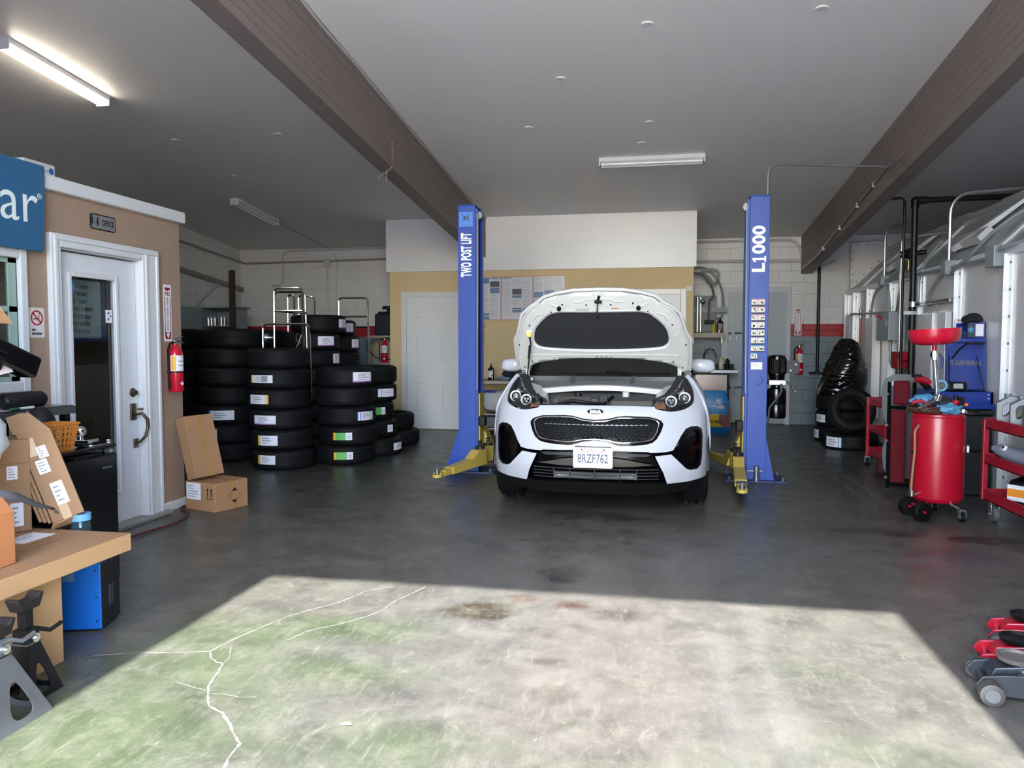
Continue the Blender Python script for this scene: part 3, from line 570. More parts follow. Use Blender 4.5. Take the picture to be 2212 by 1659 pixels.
part('grille_scales', sc, M('grille_scale_black', '#24262b', .28, var=.1, coat=.3), car, kind='stuff')
part('grille_bar', MB().grid([[csurf(x, .757, .026) for x in np.linspace(-.42, .42, 15)], [csurf(x, .750, .026) for x in np.linspace(-.42, .42, 15)]]), STEEL, car)
# headlamps
for s in (-1, 1):
    f = (lambda p: p) if s < 0 else neg
    h = part('headlight', sheet(f(HL), [], lambda x, z: csurf(x, z, .055), .03), M('lamp_housing', '#1b1d21', .3, var=.3, scale=14), car, label='dark headlight with two white light rings')
    for cx, cz, r in ((.702, .953, .0435), (.594, .931, .041)):
        C = csurf(s * cx, cz, .012); X = frame(C, (1, 0, 0), (0, .12, 1)); ring_ = MB(); core = MB(); lob = MB()
        ring_.lathe([(r - .006, -.01), (r - .005, .004), (r, .006), (r + .0055, .002), (r + .005, -.012), (r - .006, -.01)], 32, X=X)
        core.lathe([(r - .005, -.012), (r - .005, -.03), (0, -.03)], 24, X=X)
        q = part('light_ring', ring_, WRING, h, label='white light ring'); part('lamp_bowl', core, BLACKP, h)
        if cx > .65: part('lamp_reflector', lob.sph((0, 0, -.02), r * .68, r * .68, .02, 16, X=X), MIRB, h)
        else:
            for k in range(3):
                a = PI / 2 + k * 2 * PI / 3 + PI / 3; part('lamp_reflector', MB().sph((.016 * math.cos(a), .016 * math.sin(a), -.014), .0135, .0135, .008, 12, X=X), MIRB, h)
    part('indicator', sheet(f([(-.475, .905), (-.475, .882), (-.512, .874), (-.545, .873), (-.548, .90), (-.535, .925), (-.50, .925)]), [], lambda x, z: csurf(x, z, .035), .02), AMB, h, label='amber indicator')
    part('lamp_ridge', MB().tube([csurf(s * a, b, .03) for a, b in ((.70, 1.06), (.67, 1.01), (.60, .975), (.53, .945), (.50, .93))], [.010, .012, .012, .010, .006], 8), DPL2, h)
    thick(part('lamp_lens', sheet(f(HL), [], lambda x, z: csurf(x, z, .002), .02), LENS, h), .004, -1)
# badge and plate
em = MB().lathe([(0, .006), (.045, .006), (.058, .004), (.064, 0), (.066, -.004)], 40, X=frame(csurf(0, .8595, -.006), (1, 0, 0), (0, .25, 1)) @ Matrix.Diagonal((1, .36, 1, 1)), ms=[0, 0, 1, 1])
b = part('badge', em, [GLOSSB, CHROME], car, label='oval black and chrome badge')
X = CARX @ frame(csurf(0, .859, -.0150), (1, 0, 0), (0, .25, 1))
lt = MB()
for P in ([(-.040, -.0125), (-.031, -.0125), (-.031, .0125), (-.040, .0125)], [(-.031, -.001), (-.017, .0125), (-.007, .0125), (-.024, -.001)], [(-.027, .003), (-.018, .003), (-.006, -.0125), (-.016, -.0125)], [(-.002, -.0125), (.007, -.0125), (.007, .0125), (-.002, .0125)], [(.012, -.0125), (.021, -.0125), (.0285, .006), (.036, -.0125), (.045, -.0125), (.033, .0125), (.024, .0125)]): lt.prism(P, 0, .002)
lt.v = [tuple(X @ Vector(v)) for v in lt.v]; part('lettering', lt, CHROME, b, w=True)
pp = [(-.152 + r * (1 - math.cos(a)), 0) for r, a in ()]
def rrect(w, h, r, n=5):
    o = []
    for cx, cy, a0 in ((w / 2 - r, h / 2 - r, 0), (-w / 2 + r, h / 2 - r, PI / 2), (-w / 2 + r, -h / 2 + r, PI), (w / 2 - r, -h / 2 + r, 3 * PI / 2)):
        o += [(cx + r * math.cos(a0 + PI / 2 * k / n), cy + r * math.sin(a0 + PI / 2 * k / n)) for k in range(n + 1)]
    return o
PXF = T(-.008, -.035, .508) @ R(PI / 2, 'X')
pl = part('licence_plate', MB().prism(rrect(.308, .162, .012), 0, .004, X=PXF), M('plate_white', '#e9e8ee', .35, var=.02), car, bevel=.001)
rim = MB(); rim.tube([(x, y, .005) for x, y in rrect(.298, .152, .010)], .0022, 6, closed=True, X=PXF); part('plate_rim', rim, M('plate_white', '#e9e8ee'), pl)
NAVY = M('plate_navy', '#2b3556', .5, var=0); PRED = M('plate_red', '#cf3550', .5, var=0); PX_ = CARX @ PXF
text('8RZF762', .098, NAVY, pl, PX_ @ T(0, -.010, .0046), sx=.66, bold=.0008, label='dark blue plate number')
text('California', .044, PRED, pl, PX_ @ T(-.005, .0545, .0046), shear=.35, label='red script state name'); text('dmv.ca.gov', .016, PRED, pl, PX_ @ T(0, -.070, .0046))
sw = MB()
for x in (-.088, .088): sw.cyl((x, .062, .004), (x, .062, .008), .006, n=10, X=PXF)
for x in (-.088, .088): sw.cyl((x, -.071, .004), (x, -.071, .006), .003, n=8, X=PXF)
part('plate_screw', sw, BLACKP, pl, kind='stuff')
part('plate_holder', MB().box(-.15, .13, -.03, .03, .43, .592), BLACKP, car)
# raised bonnet (own plane: x across, u up the sloping bonnet from the hinges)
UD = Vector((0, -.668, .744)); UN = Vector((0, -.744, -.668))       # up the bonnet, and out of its underside towards the front
def hsurf(o=0.): return lambda x, u: tuple(Vector((x, .885, 1.15)) + UD * u + UN * (o - .05 * (x / .75) ** 2 - .06 * max(0, u - .45) ** 2 * 4 + .03))
HO = mir([(0, .903), (-.20, .895), (-.346, .866), (-.455, .828), (-.51, .778), (-.592, .715), (-.658, .648), (-.694, .535), (-.72, .437), (-.757, .36), (-.764, .20), (-.767, .0), (-.690, -.012), (-.670, .06), (-.552, .126), (-.367, .176), (-.185, .198), (0, .202)])
IN = mir([(0, .70), (-.335, .697), (-.411, .676), (-.485, .604), (-.553, .515), (-.578, .39), (-.565, .333), (-.512, .293), (0, .294)]); INr = rnd(IN, 2)
bn = part('bonnet', sheet(HO, [], hsurf(-.035), .05), WPAINT, car, label='raised white bonnet'); thick(bn, .012, 0)
HI = [(x * .985, u + (-.012 if u > .5 else 0)) for x, u in HO]
thick(part('bonnet_inner_frame', sheet(HI, [INr], hsurf(0.), .04), WINNER, bn), .02, 0)
part('bonnet_edge', MB().tube([Vector(hsurf(-.012)(x, u)) for x, u in dens(HO, .04)], .014, 8, closed=True), WINNER, bn)
part('insulation_pad', sheet(INr, [], lambda x, u: tuple(Vector(hsurf(-.012)(x, u)) + UN * .006 * math.cos(x * 3)), .05), INSUL, bn, label='black felt insulation pad')
rib = MB(); rib.tube([hsurf(.004)(x, u) for x, u in dens(rnd([(p[0] * 1.04, .5 + (p[1] - .5) * 1.08) for p in IN], 2), .04)], .010, 8, closed=True)
for s in (-1, 1):
    rib.tube([hsurf(.006)(s * x, u) for x, u in ((.735, .02), (.735, .2), (.725, .36), (.69, .45), (.655, .60), (.60, .69), (.50, .77))], .012, 8)
    rib.tube([hsurf(.004)(s * x, u) for x, u in ((.62, .42), (.66, .46), (.66, .53))], .012, 8); rib.tube([hsurf(.004)(s * x, u) for x, u in ((.47, .68), (.53, .66), (.57, .60))], .014, 8)
    rib.tube([hsurf(.004)(s * x, u) for x, u in ((.27, .77), (.31, .735), (.37, .76), (.40, .78))], .012, 8); rib.tube([hsurf(.004)(s * x, u) for x, u in ((0, .83), (.10, .825), (.14, .80), (.2, .80))], .012, 8)
    rib.tube([hsurf(.010)(s * x, u) for x, u in ((0, .243), (.3, .235), (.55, .215), (.66, .20))], .006, 8)
part('stamped_rib', rib, WINNER, bn, kind='stuff'); hb = MB()
for x, u, r in [(-.329, .739, .021), (.325, .739, .021), (-.722, .316, .011), (.722, .316, .011), (-.30, .775, .008), (.28, .785, .008), (-.10, .775, .007), (.10, .775, .007), (-.40, .70, .007), (.40, .70, .007), (-.60, .55, .007), (.60, .55, .007), (-.70, .05, .007), (.70, .05, .007), (-.62, .13, .007), (.62, .13, .007)]:
    C = Vector(hsurf(.008)(x, u)); hb.cyl(C, C + UN * (.02 if r > .02 else .008), r, r * .8, 14)
part('rubber_stop', hb, BLACKP, bn, kind='stuff'); la = MB(); C = lambda x, u, o=.012: hsurf(o)(x, u)
la.tube([C(.01, .86), C(.0, .83), C(-.005, .80, .03)], .012, 8); la.tube([C(-.03, .82, .03), C(.03, .815, .03)], .012, 8); part('bonnet_latch', la, BLACKP, bn); part('latch_striker', MB().tube([C(-.005, .80, .03), C(-.012, .72, .035), C(-.012, .66, .03)], .007, 8), CHROME, bn)
part('emissions_sticker', MB().grid([[C(x, u, .013) for x in (-.19, -.08)] for u in (.715, .742)], smooth=False).grid([[C(x, u, .013) for x in (.10, .165)] for u in (.737, .745)], 1, smooth=False), [M('sticker_grey', '#a9aaa8', .5), M('sticker_orange', '#c8704a', .5)], bn)
pr = MB().tube([(-.66, .84, 1.03), (-.655, .75, 1.14), (-.60, .58, 1.40), tuple(Vector(C(-.61, .46, .03)))], .006, 8); part('prop_rod', pr, BLACKP, car)
part('prop_grip', MB().tube([(-.632, .665, 1.27), (-.612, .60, 1.38)], .010, 8), DPL, car); part('prop_clip', MB().box(-.02, .02, -.015, .015, -.02, .02, X=T(*C(-.61, .465, .03))).box(-.025, .025, -.01, .01, .018, .035, 1, X=T(*C(-.61, .465, .03))), [M('yellow_plastic', '#d9b52c', .4), WHITE], car, label='yellow prop rod clip')
for s in (-1, 1): part('bonnet_hinge', MB().box(s * .68 - .012, s * .68 + .012, .87, .91, 1.02, 1.30).box(s * .66 - .03, s * .66 + .03, .9, .93, 1.06, 1.09).tube([(s * .665, .86, 1.28), (s * .67, .88, 1.08)], .012, 6), WINNER, car, bevel=.004)
# engine bay
part('cowl', MB().grid([[(x, .99 + .02 * math.cos(x * 2), 1.045), (x, 1.0, 1.10), (x, 1.10, 1.10), (x, 1.25, 1.085)] for x in np.linspace(-.70, .70, 15)]), DPL2, car)
cw = MB().grid([[(x, .99, 1.06), (x, .97, .97), (x, .92, .95), (x, .90, .80)] for x in np.linspace(-.68, .68, 15)]); part('cowl_panel', cw, M('bay_plastic', '#2b2c31', .55, var=.15), car); tb = MB()
for x in (-.28, .26): tb.prism([(-.022, 0), (.022, 0), (.014, .06), (-.014, .06)], 0, .02, X=faceYm(x, .985, 1.045))
part('cowl_clip', tb, BLACKP, car, kind='stuff'); wp = MB(); wp.tube([(-.62, 1.10, 1.13), (-.2, 1.16, 1.115), (.12, 1.15, 1.115)], .010, 6); wp.tube([(.05, 1.10, 1.14), (.30, 1.13, 1.12), (.60, 1.22, 1.12)], .010, 6); wp.tube([(.25, 1.08, 1.10), (.02, 1.16, 1.14)], .012, 6); part('wiper', wp, BLACKP, car)
arc = [(x, .62 - .05 * (1 - (x / .5) ** 2) + .0, .985 + .035 * math.cos(x * 3)) for x in np.linspace(-.53, .53, 19)]
br = MB(); br.grid([[(x, y + .19, z + .02) for x, y, z in arc], [(x, y + .14, z + .012) for x, y, z in arc], [(x, y + .135, z - .03) for x, y, z in arc]])
for s in (-1, 1): br.grid([[(s * .70, .42, 1.0), (s * .70, .86, 1.07)], [(s * .56, .42, .96), (s * .55, .84, 1.02)], [(s * .50, .40, .90), (s * .48, .78, .97)], [(s * .46, .34, .80), (s * .44, .7, .82)]])
part('inner_fender', br, WINNER, car); en = MB(); en.box(-.38, .02, .28, .62, .70, .955); en.box(.10, .46, .22, .60, .70, .945); en.box(-.50, .50, .32, .86, .5, .80); part('engine_cover', en, M('engine_cover_grey', '#3d3b38', .6, var=.2, scale=10), car, bevel=.03)
ec = MB(); ec.cyl((-.17, .42, .955), (-.17, .42, .985), .035, .03, 14); ec.box(.02, .08, .30, .36, .9, .97); ec.box(-.33, -.05, .26, .30, .93, .965); ec.tube([(-.4, .3, .88), (-.2, .25, .93), (.05, .28, .9), (.12, .4, .96)], .016, 8); ec.cyl((-.50, .30, .88), (-.50, .30, .95), .045, .045, 14); part('hose_and_cap', ec, BLACKP, car)
part('coolant_cap', MB().cyl((.22, .60, .93), (.22, .60, .985), .028, .03, 14).box(.17, .27, .55, .66, .86, .93), M('reservoir', '#c9ccd0', .4, var=.1), car); part('washer_tank', MB().sph((-.53, .46, .91), .055, .08, .05, 14).cyl((-.53, .46, .95), (-.53, .46, .975), .025, .02, 12, 1), [DPL2, BLACKP], car)
part('slam_panel', MB().grid([[csurf(x, .902, .01) for x in np.linspace(-.46, .46, 17)], [csurf(x, .902, .07) for x in np.linspace(-.46, .46, 17)], [csurf(x, .85, .09) for x in np.linspace(-.46, .46, 17)]]), BLACKP, car)
for s in (-1, 1):
    part('bay_side_trim', MB().grid([[csurf(s * a, b, o) for a, b in ((.47, .915), (.50, .945), (.60, .985), (.655, 1.04), (.695, 1.105), (.715, 1.13))] for o in (.02, .09)] + [[(s * (a - .05), .62 + k, b - .02) for k, (a, b) in enumerate(((.47, .915), (.50, .945), (.60, .985), (.655, 1.04), (.695, 1.105), (.715, 1.13)))] if False else [(s * (a - .06), csurf(a, b)[1] + .12, b - .01) for a, b in ((.47, .915), (.50, .945), (.60, .985), (.655, 1.04), (.695, 1.105), (.715, 1.13))]]), DPL, car)
    # door mirror
    mm = MB(); mm.sph((s * .905, 1.36, 1.188), .122, .085, .072, 24, fn=lambda d: (abs(d.x) ** 3 + abs(d.y) ** 3 + abs(d.z) ** 3) ** (-1 / 3) * (1 if d.z > 0 else 1 - .12 * abs(d.z)) * (1 - .10 * s * d.x * (1 if d.z > 0 else 0)) * .95); mr = part('mirror', mm, WPAINT, car)
    part('mirror_base', MB().box(min(s * .80, s * .97), max(s * .80, s * .97), 1.31, 1.40, 1.115, 1.14).tube([(s * .74, 1.42, 1.10), (s * .85, 1.37, 1.14)], .025, 8), BLACKP, mr, bevel=.008)
# wheels: tyre with grooved tread, dark rim
def tyre_prof(Ro, w, Ri, groove=.008, ng=4):
    p = [(Ri, w * .14), (Ri + .012, w * .06), (Ri + .05, w * .005), ((Ri + Ro) / 2, 0), (Ro - .035, w * .03), (Ro - .014, w * .09), (Ro - .004, w * .15)]
    a, b = w * .19, w * .81; gw = .0045
    for k in range(ng):
        c = a + (b - a) * (k + .5) / ng; p += [(Ro, c - gw - .0015), (Ro - groove, c - gw), (Ro - groove, c + gw), (Ro, c + gw + .0015)]
    q = [(r, w - z) for r, z in p[:7]][::-1]
    return p + q + [(Ri + .03, w * .75), (Ro - .03, w * .6), (Ro - .03, w * .4), (Ri + .03, w * .25)]
rim_ = MB().lathe([(.215, .03), (.20, .04), (.195, .15), (.20, .2), (.215, .21)], 32).lathe([(0, .16), (.06, .17), (.19, .15)], 20)
for k in range(5): rim_.box(.03, .2, -.025, .025, .17, .19, X=R(2 * PI * k / 5, 'Z'))
tyre_c = MB().lathe(tyre_prof(WR, .23, .218), 64, closed=True)
sip = MB()
for k in range(72):
    for c in (.055, .115, .175): sip.box(WR - .004, WR + .0005, -.0016, .0016, c - .014, c + .014, X=R(2 * PI * (k + c * 3) / 72, 'Z'))
for s, y in ((-1, AX), (1, AX), (-1, AX + 2.67), (1, AX + 2.67)):
    X = T(s * .685, y, WR) @ R(s * PI / 2, 'Y')
    wh = part('wheel', MB().add(tyre_c.v, tyre_c.f, 0, X, True), RUB, car); part('rim', MB().add(rim_.v, rim_.f, 0, X, True), DSTEEL, wh)
    if y < 1: part('tread_sipes', MB().add(sip.v, sip.f, 0, X), BLACKP, wh, kind='stuff')
# ================================================================ the two-post lift
def post(mirror, x, label):
    s = 1 if mirror else -1                                   # s: the side away from the car
    t = thing('lift_post', label, 'car lift', (x, 8.0, 0)); c = MB(); H_ = 2.865
    # column: a C-section open towards the car
    c.box(-.095, .095, 0, .02, .02, H_); c.box(-.095, .095, .26, .28, .02, H_); c.box(*sorted((s * .0755, s * .0945)), .019, .261, .02, H_ - .001); c.box(*sorted((-s * .095, -s * .122)), 0, .03, .02, H_ - .03); c.box(*sorted((-s * .095, -s * .122)), .25, .28, .02, H_ - .03)
    part('column', c, BLUE, t, bevel=.004); part('cap_plate', MB().box(-.097, .097, -.002, .282, H_, H_ + .012), BLUE, t, bevel=.003)
    part('base_plate', MB().box(-.30, .30, -.06, .36, 0, .02), M('base_plate_blue', '#26345c', .6, .2, var=.2, dirt='#55575a', dth=.55), t, bevel=.003)
    for y in (.01, .25): part('gusset', MB().prism([(0, .02), (s * .16, .02), (s * .145, .06), (0, .46)] if s < 0 else [(0, .02), (0, .46), (s * .075, .06), (s * .09, .02)][::-1], -.012, .012, X=faceYm(s * .095, y + .012, 0)), BLUE, t)
    bo = MB()
    for bx, by in ((-.26, -.03), (.26, -.03), (-.26, .33), (.26, .33), (.0, -.03)): bo.cyl((bx, by, .02), (bx, by, .055), .014, n=8)
    part('anchor_bolt', bo, DSTEEL, t, kind='stuff')
    if mirror: part('floor_pin', MB().cyl((.0, -.05, .02), (.0, -.05, .17), .030, .026, 14).cyl((0, -.05, .13), (0, -.05, .135), .034, .034, 14).box(-.09, .06, -.04, -.03, .11, .125), DSTEEL, t)
    cr = MB(); cr.box(*sorted((-s * .105, -s * .135)), .04, .24, .12, .86); cr.box(*sorted((-s * .07, -s * .11)), .035, .245, .12, .86)
    cr.prism([(0, .12), (.16, .12), (.14, .18), (.015, .47), (0, .47)] if s < 0 else [(0, .12), (0, .47), (-.015, .47), (-.14, .18), (-.16, .12)], -.2, 0, X=faceYm(-s * .11, .24, 0) @ T(0, 0, .0))
    k = part('carriage', cr, YELP, t, label='yellow painted carriage', bevel=.004)
    part('rubber_pad', MB().box(*sorted((-s * .13, -s * .20)), -.01, .09, .51, .62), BLACKP, k, bevel=.01)
    ch = MB(); ch.tube([(-s * .12, .07, .86), (-s * .12, .07, 2.7)], .012, 6); part('lift_chain', ch, M('oily_chain', '#26272b', .4, .6, var=.3, scale=80), t)
    ho = MB().tube([(-s * .115, -.012, .9), (-s * .128, -.02, 2.3), (-s * .128, -.02, 2.72), (-s * .10, .03, 2.84)], .006, 6); part('cable', ho, M('pale_cable', '#9aa39a', .5), t)
    part('pulley', MB().cyl((-s * .12, .05, 2.77), (-s * .12, .09, 2.77), .04, n=16), DSTEEL, t)
    return t
def arm(t, piv, pad, s, ext=.1):
    """a swing arm: pivot block on the carriage, box arm, extension, screw pad"""
    p = Vector((piv[0], piv[1], 0)); q = Vector((pad[0], pad[1], 0)); d = q - p; L = d.length; X = frame((p.x, p.y, .0), (d.x, d.y, 0), (-d.y, d.x, 0))
    R0 = ROOT[t.name]; Xl = R0.inverted() @ X; a = MB()
    a.prism([(-.06, .10), (.12, .10), (L * .74, .085), (L * .74, .155), (L * .50, .17), (.22, .19), (.10, .27), (-.06, .27)], -.055, .055, X=Xl @ R(PI / 2, 'X'))
    o = part('swing_arm', a, YELP, t, label='yellow swing arm', bevel=.006)
    part('arm_pivot', MB().cyl((0, 0, .09), (0, 0, .30), .05, n=16, X=Xl).cyl((0, 0, .30), (0, 0, .33), .02, n=10, X=Xl).cyl((0, 0, .345), (0, 0, .36), .03, .02, 12, X=Xl).cyl((0, 0, .33), (0, 0, .345), .012, n=8, X=Xl), M('dark_pivot', '#2b2a26', .5, .4, var=.3), o)
    e = MB(); e.box(L * .62, L * .90, -.042, .042, .088, .145, X=Xl); e.box(L * .90, L * 1.0, -.04, -.028, .085, .13, X=Xl); e.box(L * .90, L * 1.0, .028, .04, .085, .13, X=Xl); e.cyl((L * 1.0, 0, .085), (L * 1.0, 0, .115), .05, n=16, X=Xl)
    part('arm_extension', e, YELP, o, bevel=.004); b = MB()
    b.cyl((L * 1.0, 0, .115), (L * 1.0, 0, .165), .022, n=12, X=Xl); b.cyl((L * 1.0, 0, .165), (L * 1.0, 0, .178), .058, .060, 20, X=Xl); part('screw_pad', b, DSTEEL, o)
    return o
lp = post(False, -1.995, 'blue lift post left of the car, lettered TWO POST LIFT')
rp = post(True, 1.01, 'blue lift post right of the car, lettered L1000')
arm(lp, (-1.84, 7.95), (-2.10, 7.20), 1); arm(lp, (-1.82, 8.25), (-1.35, 9.1), 1); arm(rp, (.83, 7.95), (.765, 6.95), -1); arm(rp, (.83, 8.25), (.62, 9.2), -1)
LTW = M('white_vinyl', '#eef2fa', .45, var=0)
text('TWO POST LIFT', .150, LTW, lp, frame((-1.993, 7.997, 2.345), (0, 0, 1), (-1, 0, 0)), bold=.0065, sx=.395, space=1.10, label='white lettering running up the post')
XL1 = frame((1.008, 7.997, 2.345), (0, 0, 1), (-1, 0, 0)); text('L', .165, LTW, rp, XL1 @ T(-.193, 0, 0), bold=.006, sx=1.12, label='white lettering running up the post'); text('000', .165, LTW, rp, XL1 @ T(.088, 0, 0), bold=.006, sx=1.08, space=1.05)
part('numeral', MB().prism([(-.132, -.066), (-.074, -.066), (-.074, -.05), (-.092, -.05), (-.092, .066), (-.110, .066), (-.134, .045), (-.134, .028), (-.114, .038), (-.114, -.05), (-.132, -.05)], 0, .0012, X=XL1), LTW, rp, w=True)
lg = part('logo_sticker', MB().box(-2.075, -1.925, 7.9955, 7.999, 2.645, 2.80), M('light_blue_sticker', '#4f82d8', .5, var=.06), lp, label='faded light blue logo sticker', w=True)
lm = MB(); XL = faceYm(-2.0, 7.995, 2.735)
for s in (-1, 1): lm.prism([(s * .055, .045), (s * .035, .045), (s * .008, 0), (s * .035, -.04), (s * .055, -.04), (s * .030, 0)][::-1 if s > 0 else 1], 0, .0008, X=XL)
lm.prism(rrect(.04, .055, .008), 0, .0008, X=XL); part('logo_mark', lm, M('logo_green_grey', '#3f6f9c', .5), lg, w=True); text('LIFT KING', .022, M('logo_green_grey', '#3f6f9c', .5), lg, faceYm(-2.0, 7.995, 2.668))
# pictogram stickers on the right post
SK = M('sticker_cream', '#d9d3c4', .5, var=.04); PK = M('sticker_pink', '#cf8d94', .5); TEAL = M('sticker_teal', '#4f9ab5', .5)
for r in range(8):
    for k in range(2):
        if r == 7 and k: continue
        x = .942 + k * .066; z = 1.775 - r * .077; m = MB(); m.box(x, x + .062, 7.997, 7.999, z, z + .070)
        m.box(x, x + .062, 7.996, 7.9975, z + .058, z + .070, 1 if r < 3 else (2 if r > 5 else 0)); m.box(x, x + .062, 7.996, 7.9975, z, z + .013, 3)
        for q in range(3): a = random.uniform(.008, .04); b_ = random.uniform(.02, .04); m.box(x + a, x + a + random.uniform(.008, .018), 7.996, 7.9975, z + b_, z + b_ + random.uniform(.005, .018), 3)
        part('warning_sticker', m, [SK, PK, TEAL, INK], rp, w=True)
part('rating_sticker', MB().box(.945, 1.055, 7.997, 7.999, 1.14, 1.212).box(.96, 1.0, 7.996, 7.9975, 1.19, 1.195, 1).box(.96, 1.03, 7.996, 7.9975, 1.175, 1.178, 1), [PAPER, GREYINK], rp, label='white rating sticker', w=True)
part('round_knockout', MB().lathe([(.046, 0), (.049, .003), (.044, .004), (.042, .001)], 28, X=faceYm(1.015, 7.999, 1.03)), BLUE, rp, w=True)
# hydraulic pump on the right post
hp = thing('hydraulic_pump', 'black hydraulic pump with motor and cylinder tank bolted beside the right lift post', 'pump', (1.205, 8.05, 0))
mt = MB().cyl((0, 0, 1.09), (0, 0, 1.27), .082, n=24).cyl((0, 0, 1.27), (0, 0, 1.285), .075, .05, 24).cyl((0, 0, 1.0), (0, 0, 1.09), .06, .078, 20)
for k in range(16): mt.box(.078, .092, -.006, .006, 1.10, 1.25, X=R(2 * PI * k / 16, 'Z'))
part('motor', mt, GLOSSB, hp); part('capacitor_cover', MB().box(-.05, .0, -.115, -.08, 1.10, 1.24).box(.02, .06, -.115, -.08, 1.10, 1.24), GLOSSB, hp, bevel=.012)
part('valve_block', MB().box(-.085, .075, -.08, .05, .985, 1.035), M('bare_aluminium', '#b4b6ba', .35, .9, var=.15), hp, bevel=.004)
part('oil_tank', MB().lathe([(0, .985), (.05, .985), (.055, .96), (.088, .945), (.093, .92), (.093, .80), (.090, .795), (.093, .79), (.093, .675), (.085, .65), (0, .648)][::-1], 28), GLOSSB, hp); part('lever', MB().tube([(.06, -.06, 1.02), (.09, -.08, 1.02), (.16, -.09, .925)], .007, 8).sph((.163, -.09, .92), .014), CHROME, hp, label='chrome release lever')
part('hose', MB().tube([(.03, -.09, 1.0), (.03, -.10, .92), (-.02, -.105, .84), (-.08, -.10, .76), (-.09, -.06, .55)], .010, 8), M('dark_hose', '#3a3d40', .45), hp)
part('mount_plate', MB().box(.085, .21, .0, .012, 1.10, 1.23).box(-.10, .085, .06, .075, 1.0, 1.28), DPL, hp); part('bolt', MB().cyl((.13, 0, 1.13), (.13, -.01, 1.13), .01, n=8).cyl((.18, 0, 1.19), (.18, -.01, 1.19), .01, n=8), STEEL, hp, kind='stuff')
cnd = MB().tube([(1.09, 8.06, 2.885), (1.09, 8.06, 3.19), (2.30, 8.25, 3.15), (2.415, 8.7, 3.31), (2.415, 12.4, 2.74), (2.415, 13.6, 2.66)], .013, 8, fillet=.12)
cd = solo('conduit', cnd, STEEL, 'thin bent conduit rising from the right lift post over to the ceiling beam', 'conduit', loc=(1.09, 8.06, 2.87), w=True)
for y in (9.4, 10.1, 11.0, 12.0): part('strap', MB().box(2.40, 2.433, y - .012, y + .012, -.03 + 3.31 - .154 * (y - 8.7), .03 + 3.31 - .154 * (y - 8.7)), STEEL, cd, w=True)
# wire along the left beam, chain with hook
wv = [(-2.667, y, zc(y) - .03 + .006 * math.sin(y * 5)) for y in np.linspace(4.2, 11.97, 40)]
solo('conduit', MB().tube(wv, .011, 6), M('dirty_white', '#b9b6b4', .6), 'wavy white wiring clipped under the ceiling along the left beam', 'conduit', loc=(-2.667, 4.2, 4.1), w=True)
chn = thing('hanging_chain', 'rusty link chain with an open hook hung on the left ceiling beam', 'chain', (-2.66, 7.55, 3.45))
P0 = [(-2.662, 7.55, 3.45 - .034 * k) for k in range(7)] + [(-2.665 - .02 * k, 7.55, 3.19 - .012 * k) for k in range(0, 9)]
CHM = M('rusty_chain', '#8a7a78', .5, .6, var=.3, scale=60); hk = P0[10]
for i, (a, b) in enumerate(zip(P0[:-1], P0[1:])):
    a = Vector(a); b = Vector(b); d = (b - a).normalized(); sd = d.orthogonal().normalized(); sd = (Matrix.Rotation((i % 2) * PI / 2, 3, d) @ sd); c = (a + b) / 2; L = (b - a).length * .5 + .008
    part('chain_link', MB().tube([c + d * (L * math.cos(u)) + sd * (.012 * math.sin(u)) for u in np.linspace(0, 2 * PI, 12, endpoint=False)], .0035, 5, closed=True), CHM, chn, w=True)
part('hook', MB().tube([(-2.72, 7.55, 3.16), (-2.72, 7.54, 3.10), (-2.72, 7.52, 3.05), (-2.71, 7.53, 3.02), (-2.69, 7.55, 3.03), (-2.68, 7.56, 3.06)], .006, 8), CHM, chn, w=True); part('eye_screw', MB().cyl((-2.68, 7.55, 3.45), (-2.645, 7.55, 3.45), .012, n=8), CHM, chn, w=True)
# fluorescent fittings
def fluor(x, y, L, alongY, lit, label):
    z = zc(y); X = Matrix.Translation((x, y, z)) @ R(math.atan(-.0967), 'X') @ (R(PI / 2, 'Z') if alongY else Matrix.Identity(4))
    t = thing('ceiling_light', label, 'ceiling light', X=X, group=None)
    part('housing', MB().prism([(-.065, 0), (.065, 0), (.065, -.045), (.03, -.06), (-.03, -.06), (-.065, -.045)][::-1], -L / 2, L / 2, X=frame((0, 0, 0), (0, 1, 0), (0, 0, 1))), WHITE, t, bevel=.002)
    for s in (-1, 1): part('end_cap', MB().box(s * L / 2 - .008, s * L / 2 + .008, -.07, .07, -.10, 0), WHITE, t)
    e = M('lit_tube', '#fff3dc', .4, var=0, emit=7.) if lit else M('unlit_tube', '#eceef2', .3, var=0)
    for s in (-1, 1): part('tube', MB().cyl((-L / 2 + .02, s * .04, -.078), (L / 2 - .02, s * .04, -.078), .016, n=12), e, t, label='glowing tube' if lit else None)
fluor(-5.50, 6.35, 1.22, True, True, 'lit fluorescent ceiling light with two glowing tubes above the office')
fluor(-6.15, 11.1, 1.22, True, False, 'unlit fluorescent ceiling light deep in the dark left bay'); fluor(-.07, 9.5, 1.24, False, False, 'unlit white fluorescent ceiling light above the car')
solo('conduit', MB().tube([(-6.15, 11.75, zc(11.75) - .03), (-6.15, 12.6, zc(12.6) - .02), (-6.15, 13.82, zc(13.8) - .02)], .008, 6), STEEL, 'thin wire conduit on the ceiling behind the unlit light', 'conduit', loc=(-6.25, 11.75, zc(11.75)), w=True)

